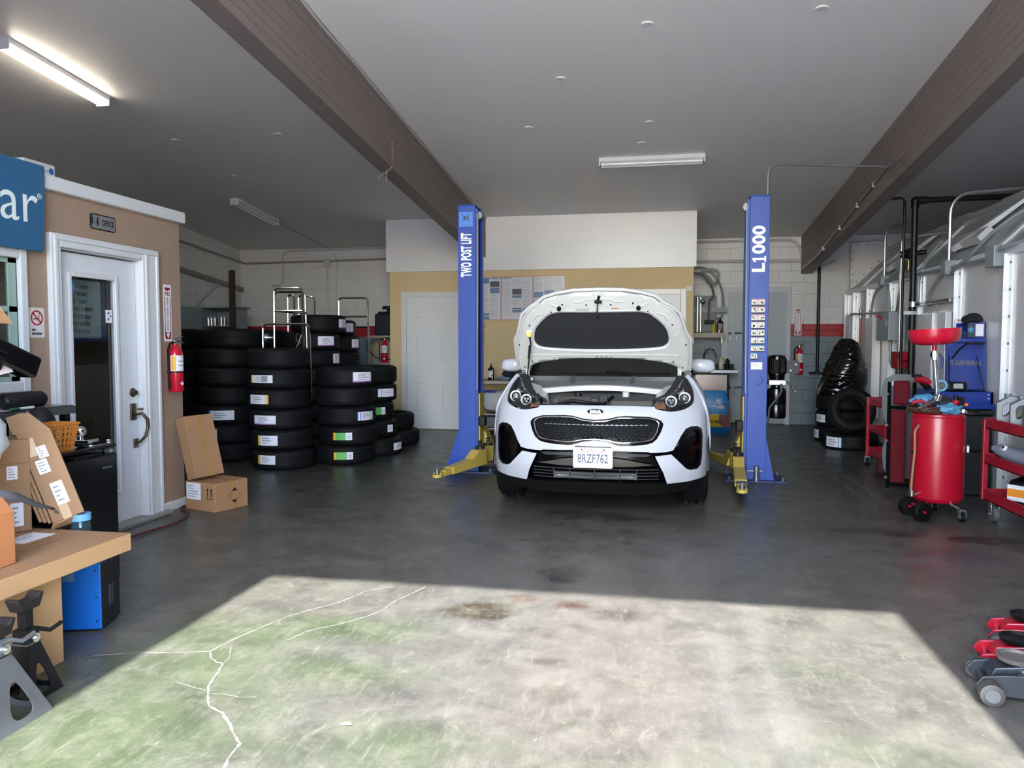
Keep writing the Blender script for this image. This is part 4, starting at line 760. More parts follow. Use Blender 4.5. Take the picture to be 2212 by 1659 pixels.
# ================================================================ tyres
LW = M('label_white', '#dfe0ee', .5, var=.03); LG = M('label_green', '#5db05c', .5); LY = M('label_yellow', '#e0b32e', .5); LP = M('label_purple', '#a06ab0', .5); LB = M('label_blue', '#2a5bb8', .5); LT = M('label_teal', '#3f8c96', .5); LR = M('label_red', '#c33a4c', .5)
LM = [LW, LG, LY, LP, LB, LT, LR, GREYINK, INK]
TYM = {}
def tyre_mesh(Ro, w):
    k = (Ro, w)
    if k not in TYM:
        m = MB().lathe(tyre_prof(Ro, w, Ro - .125), 56, closed=True).mesh('tyre'); m.materials.append(RUB); TYM[k] = m
    return TYM[k]
LK = {}
# label kinds: background plus bands (u0, u1, v0, v1, colour) in fractions of the label
KIND = {'yl': [(0, 1, 0, 1, 0), (0, .16, 0, 1, 2)], 'yr': [(0, 1, 0, 1, 0), (.84, 1, 0, 1, 2)], 'gy': [(0, 1, 0, 1, 1), (0, .14, 0, 1, 2), (.68, 1, 0, 1, 0)], 'pu': [(0, 1, 0, 1, 0), (0, 1, 0, .12, 3), (0, .03, 0, 1, 3)],
        'bl': [(0, 1, 0, 1, 0), (0, .09, 0, 1, 4)], 'bg': [(0, 1, 0, 1, 0), (0, .2, 0, 1, 4), (.72, .95, 0, 1, 1)], 'tl': [(0, 1, 0, 1, 0), (0, .22, 0, 1, 5)], 'tr': [(0, 1, 0, 1, 0), (.8, 1, 0, 1, 5)], 'rd': [(0, 1, 0, 1, 0), (0, .12, 0, 1, 6)], 'wh': [(0, 1, 0, 1, 0)], 'ol': [(0, 1, 0, 1, 0), (0, .09, 0, 1, 2), (.55, .8, .1, .9, 7)], 'gw': [(0, 1, 0, 1, 1), (.7, 1, 0, 1, 0)]}
KNAME = {'yl': 'yellow-ended white', 'yr': 'white label, yellow at its right end,', 'gy': 'green and yellow', 'pu': 'purple-edged white', 'bl': 'blue-ended white', 'bg': 'blue, white and green', 'tl': 'teal-ended white', 'tr': 'white and teal', 'rd': 'red-edged white', 'wh': 'small white', 'ol': 'white and olive', 'gw': 'green and white'}
def tyre_label(ty, Ro, w, ang, wid, hei, kind, zf=.5, tilt=0.):
    m = MB(); da = wid / Ro; z0 = w * zf - hei / 2
    def pt(u, v, o): a = ang - da / 2 + da * u; return ((Ro + o) * math.cos(a), (Ro + o) * math.sin(a), z0 + hei * v + tilt * (u - .5))
    bands = list(KIND[kind]) + [(.25, .62, .68, .78, 7), (.25, .7, .45, .55, 7), (.25, .55, .22, .30, 7)]
    for i, (u0, u1, v0, v1, c) in enumerate(bands):
        if kind in ('gy', 'gw') and i >= len(KIND[kind]): u0, u1 = .74, .94
        o = .0008 + i * .0003; n = max(1, int(8 * (u1 - u0)))
        m.grid([[pt(u0 + (u1 - u0) * k / n, v, o) for k in range(n + 1)] for v in (v0, v1)], c)
    part('tyre_label', m, LM, ty, label=(KNAME[kind].split(',')[0] if kind != 'yr' else 'white and yellow') + (' sticker' if 'label' not in KNAME[kind] else ''))
ORD = ['bottom', 'second', 'third', 'fourth', 'fifth', 'sixth', 'seventh', 'eighth']
def stack(cx, cy, n, where, labels={}, Ro=.345, w=.225, jit=.016, shift={}, seen=0):
    a0 = math.atan2(-cy, -cx)
    for k in range(n):
        if k < seen: 
            pass
        dx, dy = shift.get(k, (random.uniform(-jit, jit), random.uniform(-jit, jit))); r = Ro + (random.choice((-.004, 0, .004)) if k not in labels else 0)
        nm = 'top' if k == n - 1 else ('bottom' if k == 0 else ORD[k] + ' from bottom')
        lb = 'black tyre, %s of the %s' % (nm, where)
        if k in labels: lb = 'tyre with %s sticker, %s of the %s' % ({'yr': 'white and yellow'}.get(labels[k][3], KNAME[labels[k][3]]), nm, where)
        o = bpy.data.objects.new('tyre', tyre_mesh(round(r, 4), w)); COL.objects.link(o); o.matrix_world = T(cx + dx, cy + dy, k * w) @ R(0, 'Z'); ROOT[o.name] = o.matrix_world.copy()
        tag(o, lb, 'tyre', 'tyres in the ' + where)
        if k in labels:
            off, wid, hei, kd = labels[k][:4]; tyre_label(o, round(r, 4), w, a0 + math.asin(max(-.98, min(.98, off))), wid, hei, kd, labels[k][4] if len(labels[k]) > 4 else .5)
stack(-4.15, 8.02, 6, 'frontmost stack', {0: (-.55, .22, .10, 'yl', .55), 1: (-.48, .24, .11, 'yl', .5), 2: (-.55, .28, .10, 'pu', .5), 3: (-.66, .26, .10, 'yr', .5), 4: (-.56, .28, .085, 'ol', .5)}, shift={0: (0, 0), 1: (-.01, 0), 2: (-.02, 0), 3: (-.04, .0), 4: (-.045, 0), 5: (-.05, .01)})
stack(-3.62, 8.52, 5, 'second stack from front', {0: (-.06, .22, .085, 'gy', .5), 1: (-.22, .22, .085, 'gy', .5), 2: (.65, .24, .10, 'bg', .5), 4: (.56, .26, .115, 'pu', .5)}, shift={0: (0, 0), 1: (.05, 0), 2: (.02, 0), 3: (.01, 0), 4: (.02, 0)})
stack(-3.58, 9.22, 5, 'stack by the low pair', {0: (.86, .20, .09, 'wh', .5), 1: (.74, .1, .09, 'wh', .5), 2: (.45, .18, .09, 'gw', .5), 3: (.62, .26, .10, 'tl', .5)}, shift={0: (.07, -.02), 1: (0, 0), 2: (-.04, 0), 3: (.0, 0), 4: (-.0, 0)})
stack(-3.60, 10.12, 2, 'low pair before the panelled door', {}, shift={0: (.04, 0), 1: (-.04, 0)})
stack(-5.08, 8.43, 7, 'stack behind the leaning box', {2: (-.2, .30, .11, 'bl', .5), 1: (-.5, .12, .11, 'rd', .55)}, shift={6: (.08, .02)})
stack(-4.304, 9.20, 8, 'tall stack behind the chrome rack', {7: (.90, .22, .11, 'pu', .5), 6: (.52, .24, .12, 'pu', .5), 5: (.85, .15, .12, 'wh', .5)}, w=.22, shift={7: (.05, 0), 6: (-.04, 0), 5: (-.03, 0), 4: (-.02, 0)})
stack(-4.42, 9.95, 8, 'hindmost stack by compressor', {7: (.75, .15, .12, 'pu', .5), 6: (.80, .16, .12, 'pu', .5)}, w=.215, shift={7: (-.0, 0), 6: (.06, 0), 5: (.07, 0), 4: (.08, 0)})
stack(-5.06, 9.22, 7, 'dark stack below the grey cabinet'); stack(-5.79, 9.22, 7, 'dark far left stack'); stack(-5.81, 8.38, 7, 'dark stack behind the office corner')
# chrome display racks between the tyres
def rack(label, X, tubes, r=.014, flat=()):
    t = thing('tyre_rack', label, 'tyre rack', X=X, group=None)
    for q in tubes: part('rack_frame' if len(q) > 2 else 'crossbar', MB().tube(q, r, 8, fillet=.06), CHROME, t, w=True)
    return t
y = 8.44
rk = rack('tall chrome tyre rack frame rising behind the front stack', T(-4.3, y, 0), [[(-4.475, y, 0), (-4.46, y, 2.055), (-4.10, y, 2.055), (-4.09, y, .86)], [(-4.46, y, 1.785), (-4.10, y, 1.785)], [(-4.46, y, 1.63), (-4.10, y, 1.63)], [(-4.62, y - .02, 0), (-4.60, y - .02, 1.63), (-4.01, y - .02, 1.63), (-3.995, y - .02, .0)], [(-4.09, y, 1.10), (-4.0, y, 1.10)],
          [(-4.52, y + .1, .9), (-4.51, y + .1, 2.02), (-4.24, y + .36, 2.03), (-4.22, y + .36, 1.3)], [(-4.46, y, 1.79), (-4.22, y + .36, 1.77)]])
part('rack_cone', MB().lathe([(0, 0), (.05, 0), (.05, .015), (.02, .05), (.012, .09), (0, .09)], 18, X=faceX(-4.56, y - .03, 1.47)), STEEL, rk, w=True); part('rack_clip', MB().tube([(-4.12, y - .02, 1.40), (-4.18, y - .02, 1.45), (-4.16, y - .02, 1.52), (-4.11, y - .02, 1.50), (-4.14, y - .02, 1.42), (-4.20, y - .02, 1.31)], .006, 6), STEEL, rk, w=True)
rack('narrow chrome rack loop behind the tall rack frame', T(-4.8, 9.6, 0), [[(-4.855, 9.56, 0), (-4.855, 9.56, 2.05), (-4.76, 9.56, 2.05), (-4.76, 9.56, 0)], [(-4.70, 9.56, 0), (-4.70, 9.56, 2.05), (-4.47, 9.56, 2.02), (-4.46, 9.56, 0)]])
rack('separate chrome rack frame beside the compressor', T(-4.3, 10.5, 0), [[(-4.535, 10.5, 0), (-4.535, 10.5, 2.06), (-4.09, 10.5, 2.06), (-4.07, 10.5, 0)], [(-4.535, 10.5, 1.79), (-4.09, 10.5, 1.79)], [(-4.30, 10.5, 1.64), (-4.09, 10.5, 1.64)]])

# ================================================================ back left corner
cb_ = thing('storage_cabinet', 'open grey steel storage cabinet high behind the dark tyre stacks', 'cabinet', (-7.6, 12.3, 0)); GC = M('cabinet_grey', '#98a2a8', .5, .1, var=.05)
part('carcass', MB().box(-8.0, -7.44, 12.25, 12.27, 0, 2.02).box(-8.0, -7.98, 12.27, 12.75, 0, 2.02).box(-7.46, -7.44, 12.27, 12.75, 0, 2.02).box(-7.98, -7.46, 12.73, 12.75, 0, 2.02).box(-8.0, -7.44, 12.25, 12.75, 2.02, 2.05) if False else MB().box(-7.86, -7.27, 12.73, 12.75, 0, 2.02).box(-7.86, -7.84, 12.25, 12.73, 0, 2.02).box(-7.29, -7.27, 12.25, 12.73, 0, 2.02).box(-7.86, -7.20, 12.22, 12.75, 2.02, 2.05), GC, cb_, w=True)
part('shelf', MB().box(-7.84, -7.29, 12.27, 12.73, 1.70, 1.715), GC, cb_, w=True); part('door', MB().box(-7.86, -7.84, 11.85, 12.24, .1, 2.0), GC, cb_, w=True)
sc_ = thing('side_cabinet', 'closed grey steel cabinet to the left of the open storage cabinet', 'cabinet', (-7.75, 11.4, 0)); part('carcass', MB().box(-8.0, -7.5, 11.1, 11.7, 0, 2.0), GC, sc_, w=True, bevel=.005); part('door', MB().box(-7.98, -7.52, 11.085, 11.1, .06, 1.96), GC, sc_, w=True)
for i, (x, z, lab) in enumerate([(-7.80, 1.715, 'upright silver can at the left end of the cabinet shelf'), (-7.74, 1.715, 'second silver can on the cabinet shelf, beside the first'), (-7.67, 1.715, 'third silver can on the cabinet shelf, in the middle'), (-7.55, 1.715, 'silver can with a cap further right on the cabinet shelf'), (-7.48, 1.715, 'rightmost silver can on the cabinet shelf')]):
    t = thing('spray_can', lab, 'can', (x, 12.36, z), group='cans in the grey cabinet'); part('can_body', MB().cyl((0, 0, 0), (0, 0, .13), .028, n=14), CHROME, t); part('can_cap', MB().cyl((0, 0, .13), (0, 0, .165), .02, .015, 12), WHITE, t)
solo('post', MB().box(-7.235, -7.155, 12.1, 12.18, 0, 2.66), WOODD, 'dark brown upright timber post beside the grey cabinet', 'post', loc=(-7.2, 12.14, 0), w=True, bevel=.004)
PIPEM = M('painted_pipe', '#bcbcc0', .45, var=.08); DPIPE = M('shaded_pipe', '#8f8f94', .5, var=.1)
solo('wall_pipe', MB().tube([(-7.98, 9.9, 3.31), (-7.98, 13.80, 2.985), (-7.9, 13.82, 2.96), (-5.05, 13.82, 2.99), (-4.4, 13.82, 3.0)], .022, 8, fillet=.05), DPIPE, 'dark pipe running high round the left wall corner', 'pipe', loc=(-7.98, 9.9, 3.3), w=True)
solo('wall_rail', MB().box(-.03, .03, 0, 4.0, -.045, .045), M('rail_grey', '#85858a', .5, .2), 'grey channel rail sloping along the left wall', 'rail', X=frame((-7.98, 9.85, 2.87), (1, 0, 0), (0, 1, -.105)))
solo('conduit', MB().tube([(-7.35, 13.82, 2.52), (-7.12, 13.82, 2.52), (-7.10, 13.82, 3.18), (-4.35, 13.82, 3.205)], .02, 8, fillet=.14), PIPEM, 'white conduit with an S bend near the back left corner', 'conduit', loc=(-7.35, 13.82, 2.52), w=True)
solo('junction_box', MB().box(-6.25, -6.12, 13.77, 13.836, 2.88, 3.02), PIPEM, 'white junction box on the back wall above the tyre racks', 'junction box', loc=(-6.18, 13.8, 2.88), w=True, bevel=.006)
solo('conduit', MB().tube([(-6.19, 13.81, 2.88), (-6.19, 13.81, 1.3)], .018, 8).tube([(-6.03, 13.82, 3.1), (-6.0, 13.82, 2.9), (-6.02, 13.82, 1.4)], .006, 6), PIPEM, 'vertical white conduit dropping from the junction box', 'conduit', loc=(-6.19, 13.81, 1.3), w=True)
solo('wall_brace', MB().tube([(-7.96, 12.95, 2.50), (-7.96, 12.2, 2.05)], .02, 8), PIPEM, 'thin white diagonal brace on the left wall', 'brace', loc=(-7.96, 12.5, 2.0), w=True)
cm = thing('air_compressor', 'beige air compressor tank with dark motor on top by the buff wall', 'compressor', (-4.72, 12.95, 0)); BEI = M('compressor_beige', '#a79e86', .45, var=.06)
part('tank', MB().lathe([(0, .25), (.15, .28), (.27, .40), (.29, .5), (.29, 1.28), (.27, 1.38), (.15, 1.47), (0, 1.50)], 28), BEI, cm); part('leg', MB().box(-.2, -.14, -.2, -.14, 0, .45), BEI, cm); part('leg', MB().box(.14, .2, -.2, -.14, 0, .45), BEI, cm); part('leg', MB().box(-.03, .03, .16, .22, 0, .45), BEI, cm)
part('top_plate', MB().box(-.28, .30, -.2, .2, 1.50, 1.54), BEI, cm); part('motor', MB().box(-.14, .26, -.16, .18, 1.54, 1.92).box(-.10, .26, -.12, .14, 1.92, 1.96), M('navy_motor', '#151c2e', .45, var=.2), cm, bevel=.03); pm = MB().cyl((.06, 0, 1.96), (.06, 0, 2.01), .03).cyl((.06, 0, 2.01), (.06, 0, 2.06), .11, .10, 16); part('air_filter', pm, BLACKP, cm)
part('hose', MB().tube([(-.27, -.12, 1.5), (-.25, -.28, 1.3), (-.05, -.31, 1.15), (.2, -.25, 1.12)], .009, 6), DPL, cm); part('tank_sticker', MB().box(-.06, .04, -.296, -.289, 1.02, 1.15), M('grey_sticker', '#8b8f96', .5), cm)
def extinguisher(X, label, hgt=.40, strap=None):
    t = thing('fire_extinguisher', label, 'fire extinguisher', X=X); r = .062
    part('cylinder', MB().lathe([(0, 0), (r * .9, 0), (r, .01), (r, hgt * .72), (r * .85, hgt * .80), (r * .45, hgt * .87), (r * .35, hgt * .92), (0, hgt * .92)], 24), M('extinguisher_red', '#c0142c', .25, var=.05, coat=.4), t)
    part('label_wrap', MB().grid([[((r + .001) * math.cos(a), (r + .001) * math.sin(a), z) for a in np.linspace(-2.9, -.3, 14)] for z in (hgt * .40, hgt * .70)], 0).grid([[((r + .0015) * math.cos(a), (r + .0015) * math.sin(a), z) for a in np.linspace(-2.8, -2.2, 5)] for z in (hgt * .41, hgt * .69)], 1).grid([[((r + .0015) * math.cos(a), (r + .0015) * math.sin(a), z) for a in np.linspace(-1.9, -1.0, 5)] for z in (hgt * .58, hgt * .60)], 2).grid([[((r + .0015) * math.cos(a), (r + .0015) * math.sin(a), z) for a in np.linspace(-1.9, -1.0, 5)] for z in (hgt * .50, hgt * .52)], 2), [PAPER, LY, GREYINK], t, label='white and yellow label')
    part('diamond_mark', MB().grid([[((r + .001) * math.cos(-1.35 + u), (r + .001) * math.sin(-1.35 + u), hgt * .16 + v * (1 - abs(u) / .4)) for u in np.linspace(-.4, .4, 9)] for v in (-.018, .018)]), PAPER, t)
    part('strap', MB().lathe([(r, hgt * .37), (r + .003, hgt * .37), (r + .003, hgt * .40), (r, hgt * .40)], 24), BLACKP, t)
    part('valve', MB().cyl((0, 0, hgt * .92), (0, 0, hgt * .98), .016, n=12).box(-.02, .05, -.012, .012, hgt * .97, hgt * 1.0), CHROME, t, bevel=.003); part('handle', MB().tube([(-.01, 0, hgt * 1.0), (.08, 0, hgt * 1.06)], .007, 6).tube([(.0, 0, hgt * .97), (.085, 0, hgt * .95)], .006, 6), STEEL, t)
    part('hose', MB().tube([(-.01, -.01, hgt * .95), (-.065, -.02, hgt * .93), (-.088, -.02, hgt * .82), (-.085, -.02, hgt * .3), (-.08, -.02, hgt * .06)], [.009] * 4 + [.013], 8), BLACKP, t); part('bracket', MB().box(-.02, .02, r - .01, r + .016, hgt * .1, hgt * .8), STEEL, t)
    return t
extinguisher(T(-4.62, 12.98 - .35, 1.07), 'small red fire extinguisher mounted by the beige compressor', .42)
# poster on the buff wall, workbench shelf and its things
ps = thing('wall_poster', 'laminated labor law poster in three red-edged sheets on the buff wall', 'poster', (-2.1, 11.99, 2.1)); PSM = M('poster_paper', '#d5d5de', .18, var=.06, scale=3, coat=.3); PB = M('poster_blue', '#5f7aa8', .3); PDK = M('poster_ink', '#43465e', .3); PGR = M('poster_text_grey', '#a9abba', .3, var=.1, scale=300); PRD = M('poster_red', '#c04a5a', .3)
for x0, x1, seed in ((-2.95, -2.43, 1), (-2.425, -1.915, 2), (-1.91, -1.405, 3)):
    rr = random.Random(seed); m = MB(); m.box(x0, x1, 11.990, 11.998, 1.775, 2.465)
    for b in ((x0, x1, 2.457, 2.465), (x0, x1, 1.775, 1.781), (x0, x0 + .008, 1.775, 2.465), (x1 - .004, x1, 1.775, 2.465)): m.box(b[0], b[1], 11.988, 11.991, b[2], b[3], 4)
    for c in range(3):
        xa = x0 + .015 + c * .165; z = 2.445
        while z > 1.83:
            hh = rr.choice((.015, .04, .09, .14)); q = rr.choice((1, 2, 3, 3, 3, 3)) if hh < .1 else 3; z2 = max(1.785, z - hh)
            if q == 3:
                zz = z - .006
                while zz > z2 + .006: m.box(xa, xa + rr.uniform(.11, .15), 11.9885, 11.990, zz - .003, zz, 3); zz -= .0085
            else: m.box(xa, xa + .15, 11.9885, 11.990, z2, z, q)
            z = z2 - .012
    part('poster_sheet', m, [PSM, PB, PDK, PGR, PRD], ps, w=True)
sg = solo('wall_scribble', MB().tube([(-2.72, 11.995, 1.74), (-2.69, 11.995, 1.71), (-2.70, 11.995, 1.66), (-2.73, 11.995, 1.63), (-2.70, 11.995, 1.60), (-2.735, 11.995, 1.57), (-2.70, 11.995, 1.55), (-2.69, 11.995, 1.53), (-2.72, 11.995, 1.51), (-2.695, 11.995, 1.48), (-2.72, 11.995, 1.46), (-2.705, 11.995, 1.43)], .004, 5), INK, 'black handwritten scribble on the buff wall under the poster', 'scribble', loc=(-2.71, 11.995, 1.43), w=True)
wbn = thing('workbench', 'cluttered wooden workbench against the buff wall behind the left post', 'workbench', (-2.2, 11.7, 0)); BW = M('bench_wood', '#7a6654', .6, var=.2, scale=12)
part('worktop', MB().box(-2.85, -1.1, 11.40, 11.95, .80, .835), BW, wbn, w=True, bevel=.003); part('front_strip', MB().box(-2.85, -1.1, 11.385, 11.40, .785, .83), M('pale_edge', '#b5aca4', .5), wbn, w=True); part('shelf', MB().box(-2.85, -1.1, 11.45, 11.95, .30, .32), STEEL, wbn, w=True); part('lower_shelf', MB().box(-2.85, -1.1, 11.45, 11.95, .08, .10), STEEL, wbn, w=True)
for x in (-2.82, -1.13):
    for yy in (11.45, 11.92): part('leg', MB().box(x - .03, x + .03, yy - .03, yy + .03, 0, .80), DPL, wbn, w=True)
def bottle(name, label, loc, w_, d_, h_, mat, lab=None, cap=BLACKP, group=None, cat='bottle', rz=0., tip=False):
    t = thing(name, label, cat, loc, rz, group); m = MB(); rows = []
    for z, k in ((0, .92), (.01, 1), (.70, 1), (.78, .86), (.84, .5), (.88, .26), (.93, .24)):
        rows.append([(x * k, y_ * k, z * h_) for x, y_ in rrect(w_, d_, min(w_, d_) * .3, 3)])
    m.grid(rows, closed=True); m.add(rows[-1], [tuple(range(len(rows[-1])))]); m.add(rows[0], [tuple(range(len(rows[0]) - 1, -1, -1))]); part('bottle_body', m, mat, t)
    part('cap', MB().cyl((0, 0, h_ * .92), (0, 0, h_), min(w_, d_) * .22, n=14) if not tip else MB().cyl((0, 0, h_ * .90), (0, 0, h_ * .95), min(w_, d_) * .2, n=12).cyl((0, 0, h_ * .95), (0, 0, h_ * 1.12), .012, .005, 10), cap, t)
    if lab: part('bottle_label', MB().box(-w_ * .38, w_ * .38, -d_ / 2 - .0015, -d_ / 2 + .001, h_ * .18, h_ * .62).box(w_ * .1, w_ * .34, -d_ / 2 - .002, -d_ / 2, h_ * .24, h_ * .38, 1).box(-w_ * .3, w_ * .2, -d_ / 2 - .002, -d_ / 2, h_ * .52, h_ * .56, 2), [lab, LR, GREYINK], t)
    return t
bottle('oil_bottle', 'black oil bottle with white label on the wooden workbench', (-2.49, 11.52, .835), .095, .06, .235, GLOSSB, PAPER, tip=True)
def blob(n, seed, amp=.3, fr=2.2):
    r = np.random.default_rng(seed); D = [(Vector(r.normal(size=3)).normalized() * fr * r.uniform(.6, 2.), r.uniform(0, 6), r.uniform(.4, 1)) for _ in range(9)]
    return lambda d: 1 + amp * sum(a * math.sin(k.dot(d) * 1.6 + p) for k, p, a in D) / 5
solo('rag_pile', MB().sph((0, 0, .075), .26, .14, .12, 28, fn=blob(28, 3, .5, 3)), M('dark_rags', '#1d2130', .85, var=.4, scale=14, bump=.4, bscale=30), 'heap of dark blue shop rags and parts on the wooden workbench', 'rags', loc=(-2.05, 11.6, .84))
solo('glove', MB().sph((0, 0, .025), .11, .06, .03, 18, fn=blob(18, 5, .5, 4)), M('teal_rag', '#6f93a0', .7), 'pale teal glove at the front edge of the wooden workbench', 'glove', loc=(-2.28, 11.47, .838))
ab = thing('absorbent_bag', 'white and blue sack of absorbent on the shelf under the workbench', 'sack', (-2.42, 11.6, .325)); bb = blob(24, 9, .10, 3)
part('sack', MB().sph((0, 0, .19), .24, .13, .195, 24, fn=lambda d: bb(d) / max(abs(d.x), abs(d.z), .62) * .8), M('sack_white', '#c5c9d2', .5, var=.1, bump=.3, bscale=12), ab)
part('sack_print', MB().grid([[(x, -.118 - .015 * math.cos(x * 9), z) for x in np.linspace(-.20, .01, 8)] for z in (.20, .27, .36)]), M('sack_navy', '#1d2f86', .5), ab); part('sack_band', MB().grid([[(x, -.128 - .012 * math.cos(x * 9), z + .02 * x) for x in np.linspace(-.2, .2, 9)] for z in (.05, .115)]), INK, ab); text('OIL ABSORBENT', .055, LY, ab, faceYm(-2.42, 11.455, .41), sx=.75, bold=.001)
solo('storage_bin', MB().box(-2.75, -1.3, 11.48, 11.9, .105, .27), M('grey_bin', '#6e737a', .5, var=.2), 'long grey bin on the lowest shelf of the workbench', 'bin', loc=(-2.0, 11.7, .105), w=True, bevel=.02)
solo('storage_box', MB().box(-2.10, -1.7, 11.5, 11.85, .325, .62), M('dark_box', '#2a2e38', .5, var=.2), 'dark box beside the sack under the workbench', 'box', loc=(-1.9, 11.7, .325), w=True, bevel=.02)
# ================================================================ office wall fixtures
so = thing('office_sign', 'small silver OFFICE sign with two figures above the office door', 'sign', (-4.0, 5.015, 2.28))
part('sign_plate', MB().prism(rrect(.262, .112, .02), 0, .004, X=faceX(-4.0, 5.015, 2.283)), BLACKP, so, w=True); part('sign_face', MB().prism(rrect(.246, .096, .014), 0, .0055, X=faceX(-4.0, 5.015, 2.283)), M('brushed_silver', '#a6a6a8', .35, .6, var=.06), so, w=True)
text('OFFICE', .060, INK, so, faceX(-3.9935, 5.062, 2.281), sx=.62, bold=.0007, space=1.06); pf = MB(); XO = faceX(-3.9938, 4.93, 2.283)
for x, sc_ in ((-.03, 1), (.025, .8)):
    pf.lathe([(0, .0006), (.007, .0006), (.007, 0)], 12, X=XO @ T(x, .033 * sc_, 0)); pf.prism([(x - .010, -.03), (x - .006, -.03), (x, -.005), (x + .005, -.03), (x + .009, -.03), (x + .008, .024 * sc_), (x - .009, .024 * sc_)], 0, .0006, X=XO)
pf.prism([(-.008, -.005), (.012, -.005), (.012, -.001), (-.008, -.001)], 0, .0006, X=XO); part('pictogram', pf, INK, so, w=True, kind='stuff')
ns = thing('no_smoking_sign', 'white NO SMOKING sign with red crossed circle between window and office door', 'sign', (-4.0, 4.372, 1.54))
part('sign_plate', MB().prism(rrect(.125, .195, .01), 0, .003, X=faceX(-4.0, 4.372, 1.537)), M('sign_white', '#d8d2cd', .4), ns, w=True); XN = faceX(-3.9968, 4.372, 1.568)
part('red_circle', MB().lathe([(.040, 0), (.050, 0), (.050, .0008), (.040, .0008), (.040, 0)], 36, X=XN).box(-.045, .045, -.005, .005, 0, .0008, X=XN @ R(-PI / 4, 'Z')), REDS, ns, w=True)
part('cigarette_mark', MB().box(-.032, .022, -.010, -.003, 0, .0005, X=XN).tube([(.010, .0, 0), (.02, .008, 0), (.012, .018, 0), (.024, .024, 0), (.018, .034, 0)], .0022, 5, X=XN), INK, ns, w=True)
text('NO', .022, INK, ns, faceX(-3.9965, 4.345, 1.488), bold=.0008); text('SMOKING', .022, INK, ns, faceX(-3.9965, 4.372, 1.463), bold=.0008, sx=.86)
def fire_sign(X, label, wdt, hgt):
    t = thing('fire_extinguisher_sign', label, 'sign', X=X); part('sign_plate', MB().prism(rrect(wdt, hgt, .008), 0, .003), PAPER, t)
    mk = M('sign_maroon', '#97132f', .5); b = MB()
    for s in (-1, 1): b.box(s * wdt * .36 - .004, s * wdt * .36 + .004, -hgt * .42, hgt * .28, .003, .0036)
    b.prism([(-wdt * .36, hgt * .45), (wdt * .36, hgt * .45), (wdt * .36, hgt * .42), (0, hgt * .385), (-wdt * .36, hgt * .42)][::-1], .003, .0036); part('red_border', b, mk, t, kind='stuff')
    part('arrow', MB().box(-wdt * .36, wdt * .36, -hgt * .46, -hgt * .34, .003, .0036).prism([(-wdt * .25, -hgt * .37), (0, -hgt * .45), (wdt * .25, -hgt * .37), (wdt * .1, -hgt * .37), (wdt * .1, -hgt * .335), (-wdt * .1, -hgt * .335), (-wdt * .1, -hgt * .37)], .0036, .0040, 1), [mk, PAPER], t)
    text('FIRE', wdt * .44, mk, t, X @ T(0, hgt * .335, .0032), sx=.80, bold=.0009, space=1.1)
    for i, c in enumerate('EXTINGUISHER'): text(c, hgt * .052, mk, t, X @ T(0, hgt * (.25 - i * .0495), .0032), name='letter', bold=.0007, sx=1.25)
    return t
fire_sign(faceX(-4.0, 5.748, 1.653), 'tall narrow FIRE EXTINGUISHER sign on the tan office corner', .10, .47)
extinguisher(T(-3.925, 5.73, 1.0) @ R(PI / 2 - .25, 'Z'), 'large red fire extinguisher hung on the tan office wall corner', .43)
bs = thing('blue_sign', 'dark blue sign with large white letters ar hanging over the office window', 'sign', (-3.95, 4.1, 2.27)); part('sign_panel', MB().prism([(-.9, -.28), (.305, -.275), (.322, -.25), (.345, .26), (.34, .285), (-.9, .285)], 0, .02, X=faceX(-3.95, 4.06, 2.27)), M('sign_blue', '#2f5f86', .5, var=.04), bs, w=True, bevel=.003)
text('ar', .385, M('sign_letter', '#dfe6e2', .5), bs, faceX(-3.927, 4.335, 2.285), align='RIGHT', bold=-.001, sx=.95, name='lettering'); rg = MB().lathe([(.014, 0), (.018, 0), (.018, .001), (.014, .001), (.014, 0)], 20, X=faceX(-3.928, 4.350, 2.350)); part('registered_ring', rg, M('sign_letter', '#dfe6e2'), bs, w=True); text('R', .02, M('sign_letter', '#dfe6e2'), bs, faceX(-3.928, 4.350, 2.350))
part('sign_screw', MB().cyl((-3.935, 4.38, 2.53), (-3.926, 4.38, 2.53), .008, n=8).cyl((-3.935, 4.365, 2.02), (-3.926, 4.365, 2.02), .008, n=8), STEEL, bs, w=True, kind='stuff')
rb = thing('carton', 'long white carton with round blue logos lying on the office roof', 'box', (-4.25, 4.5, 2.53)); part('box_body', MB().box(-5.0, -4.20, 4.525, 4.80, 2.53, 2.655), WHITE, rb, w=True, bevel=.004)
for X9 in (faceYm(-4.24, 4.5245, 2.625), faceX(-4.1995, 4.765, 2.61)): part('round_logo', MB().lathe([(0, .001), (.022, .001), (.022, 0)], 20, X=X9), M('logo_blue', '#2f62b8', .5), rb, w=True)
pm_ = MB()
for a, b_, z in ((4.55, 4.62, 2.615), (4.60, 4.70, 2.625), (4.60, 4.69, 2.608), (4.61, 4.68, 2.592), (4.70, 4.74, 2.60)): pm_.box(-4.2, -4.199, a, b_, z, z + .006)
part('print_line', pm_, GREYINK, rb, w=True, kind='stuff')
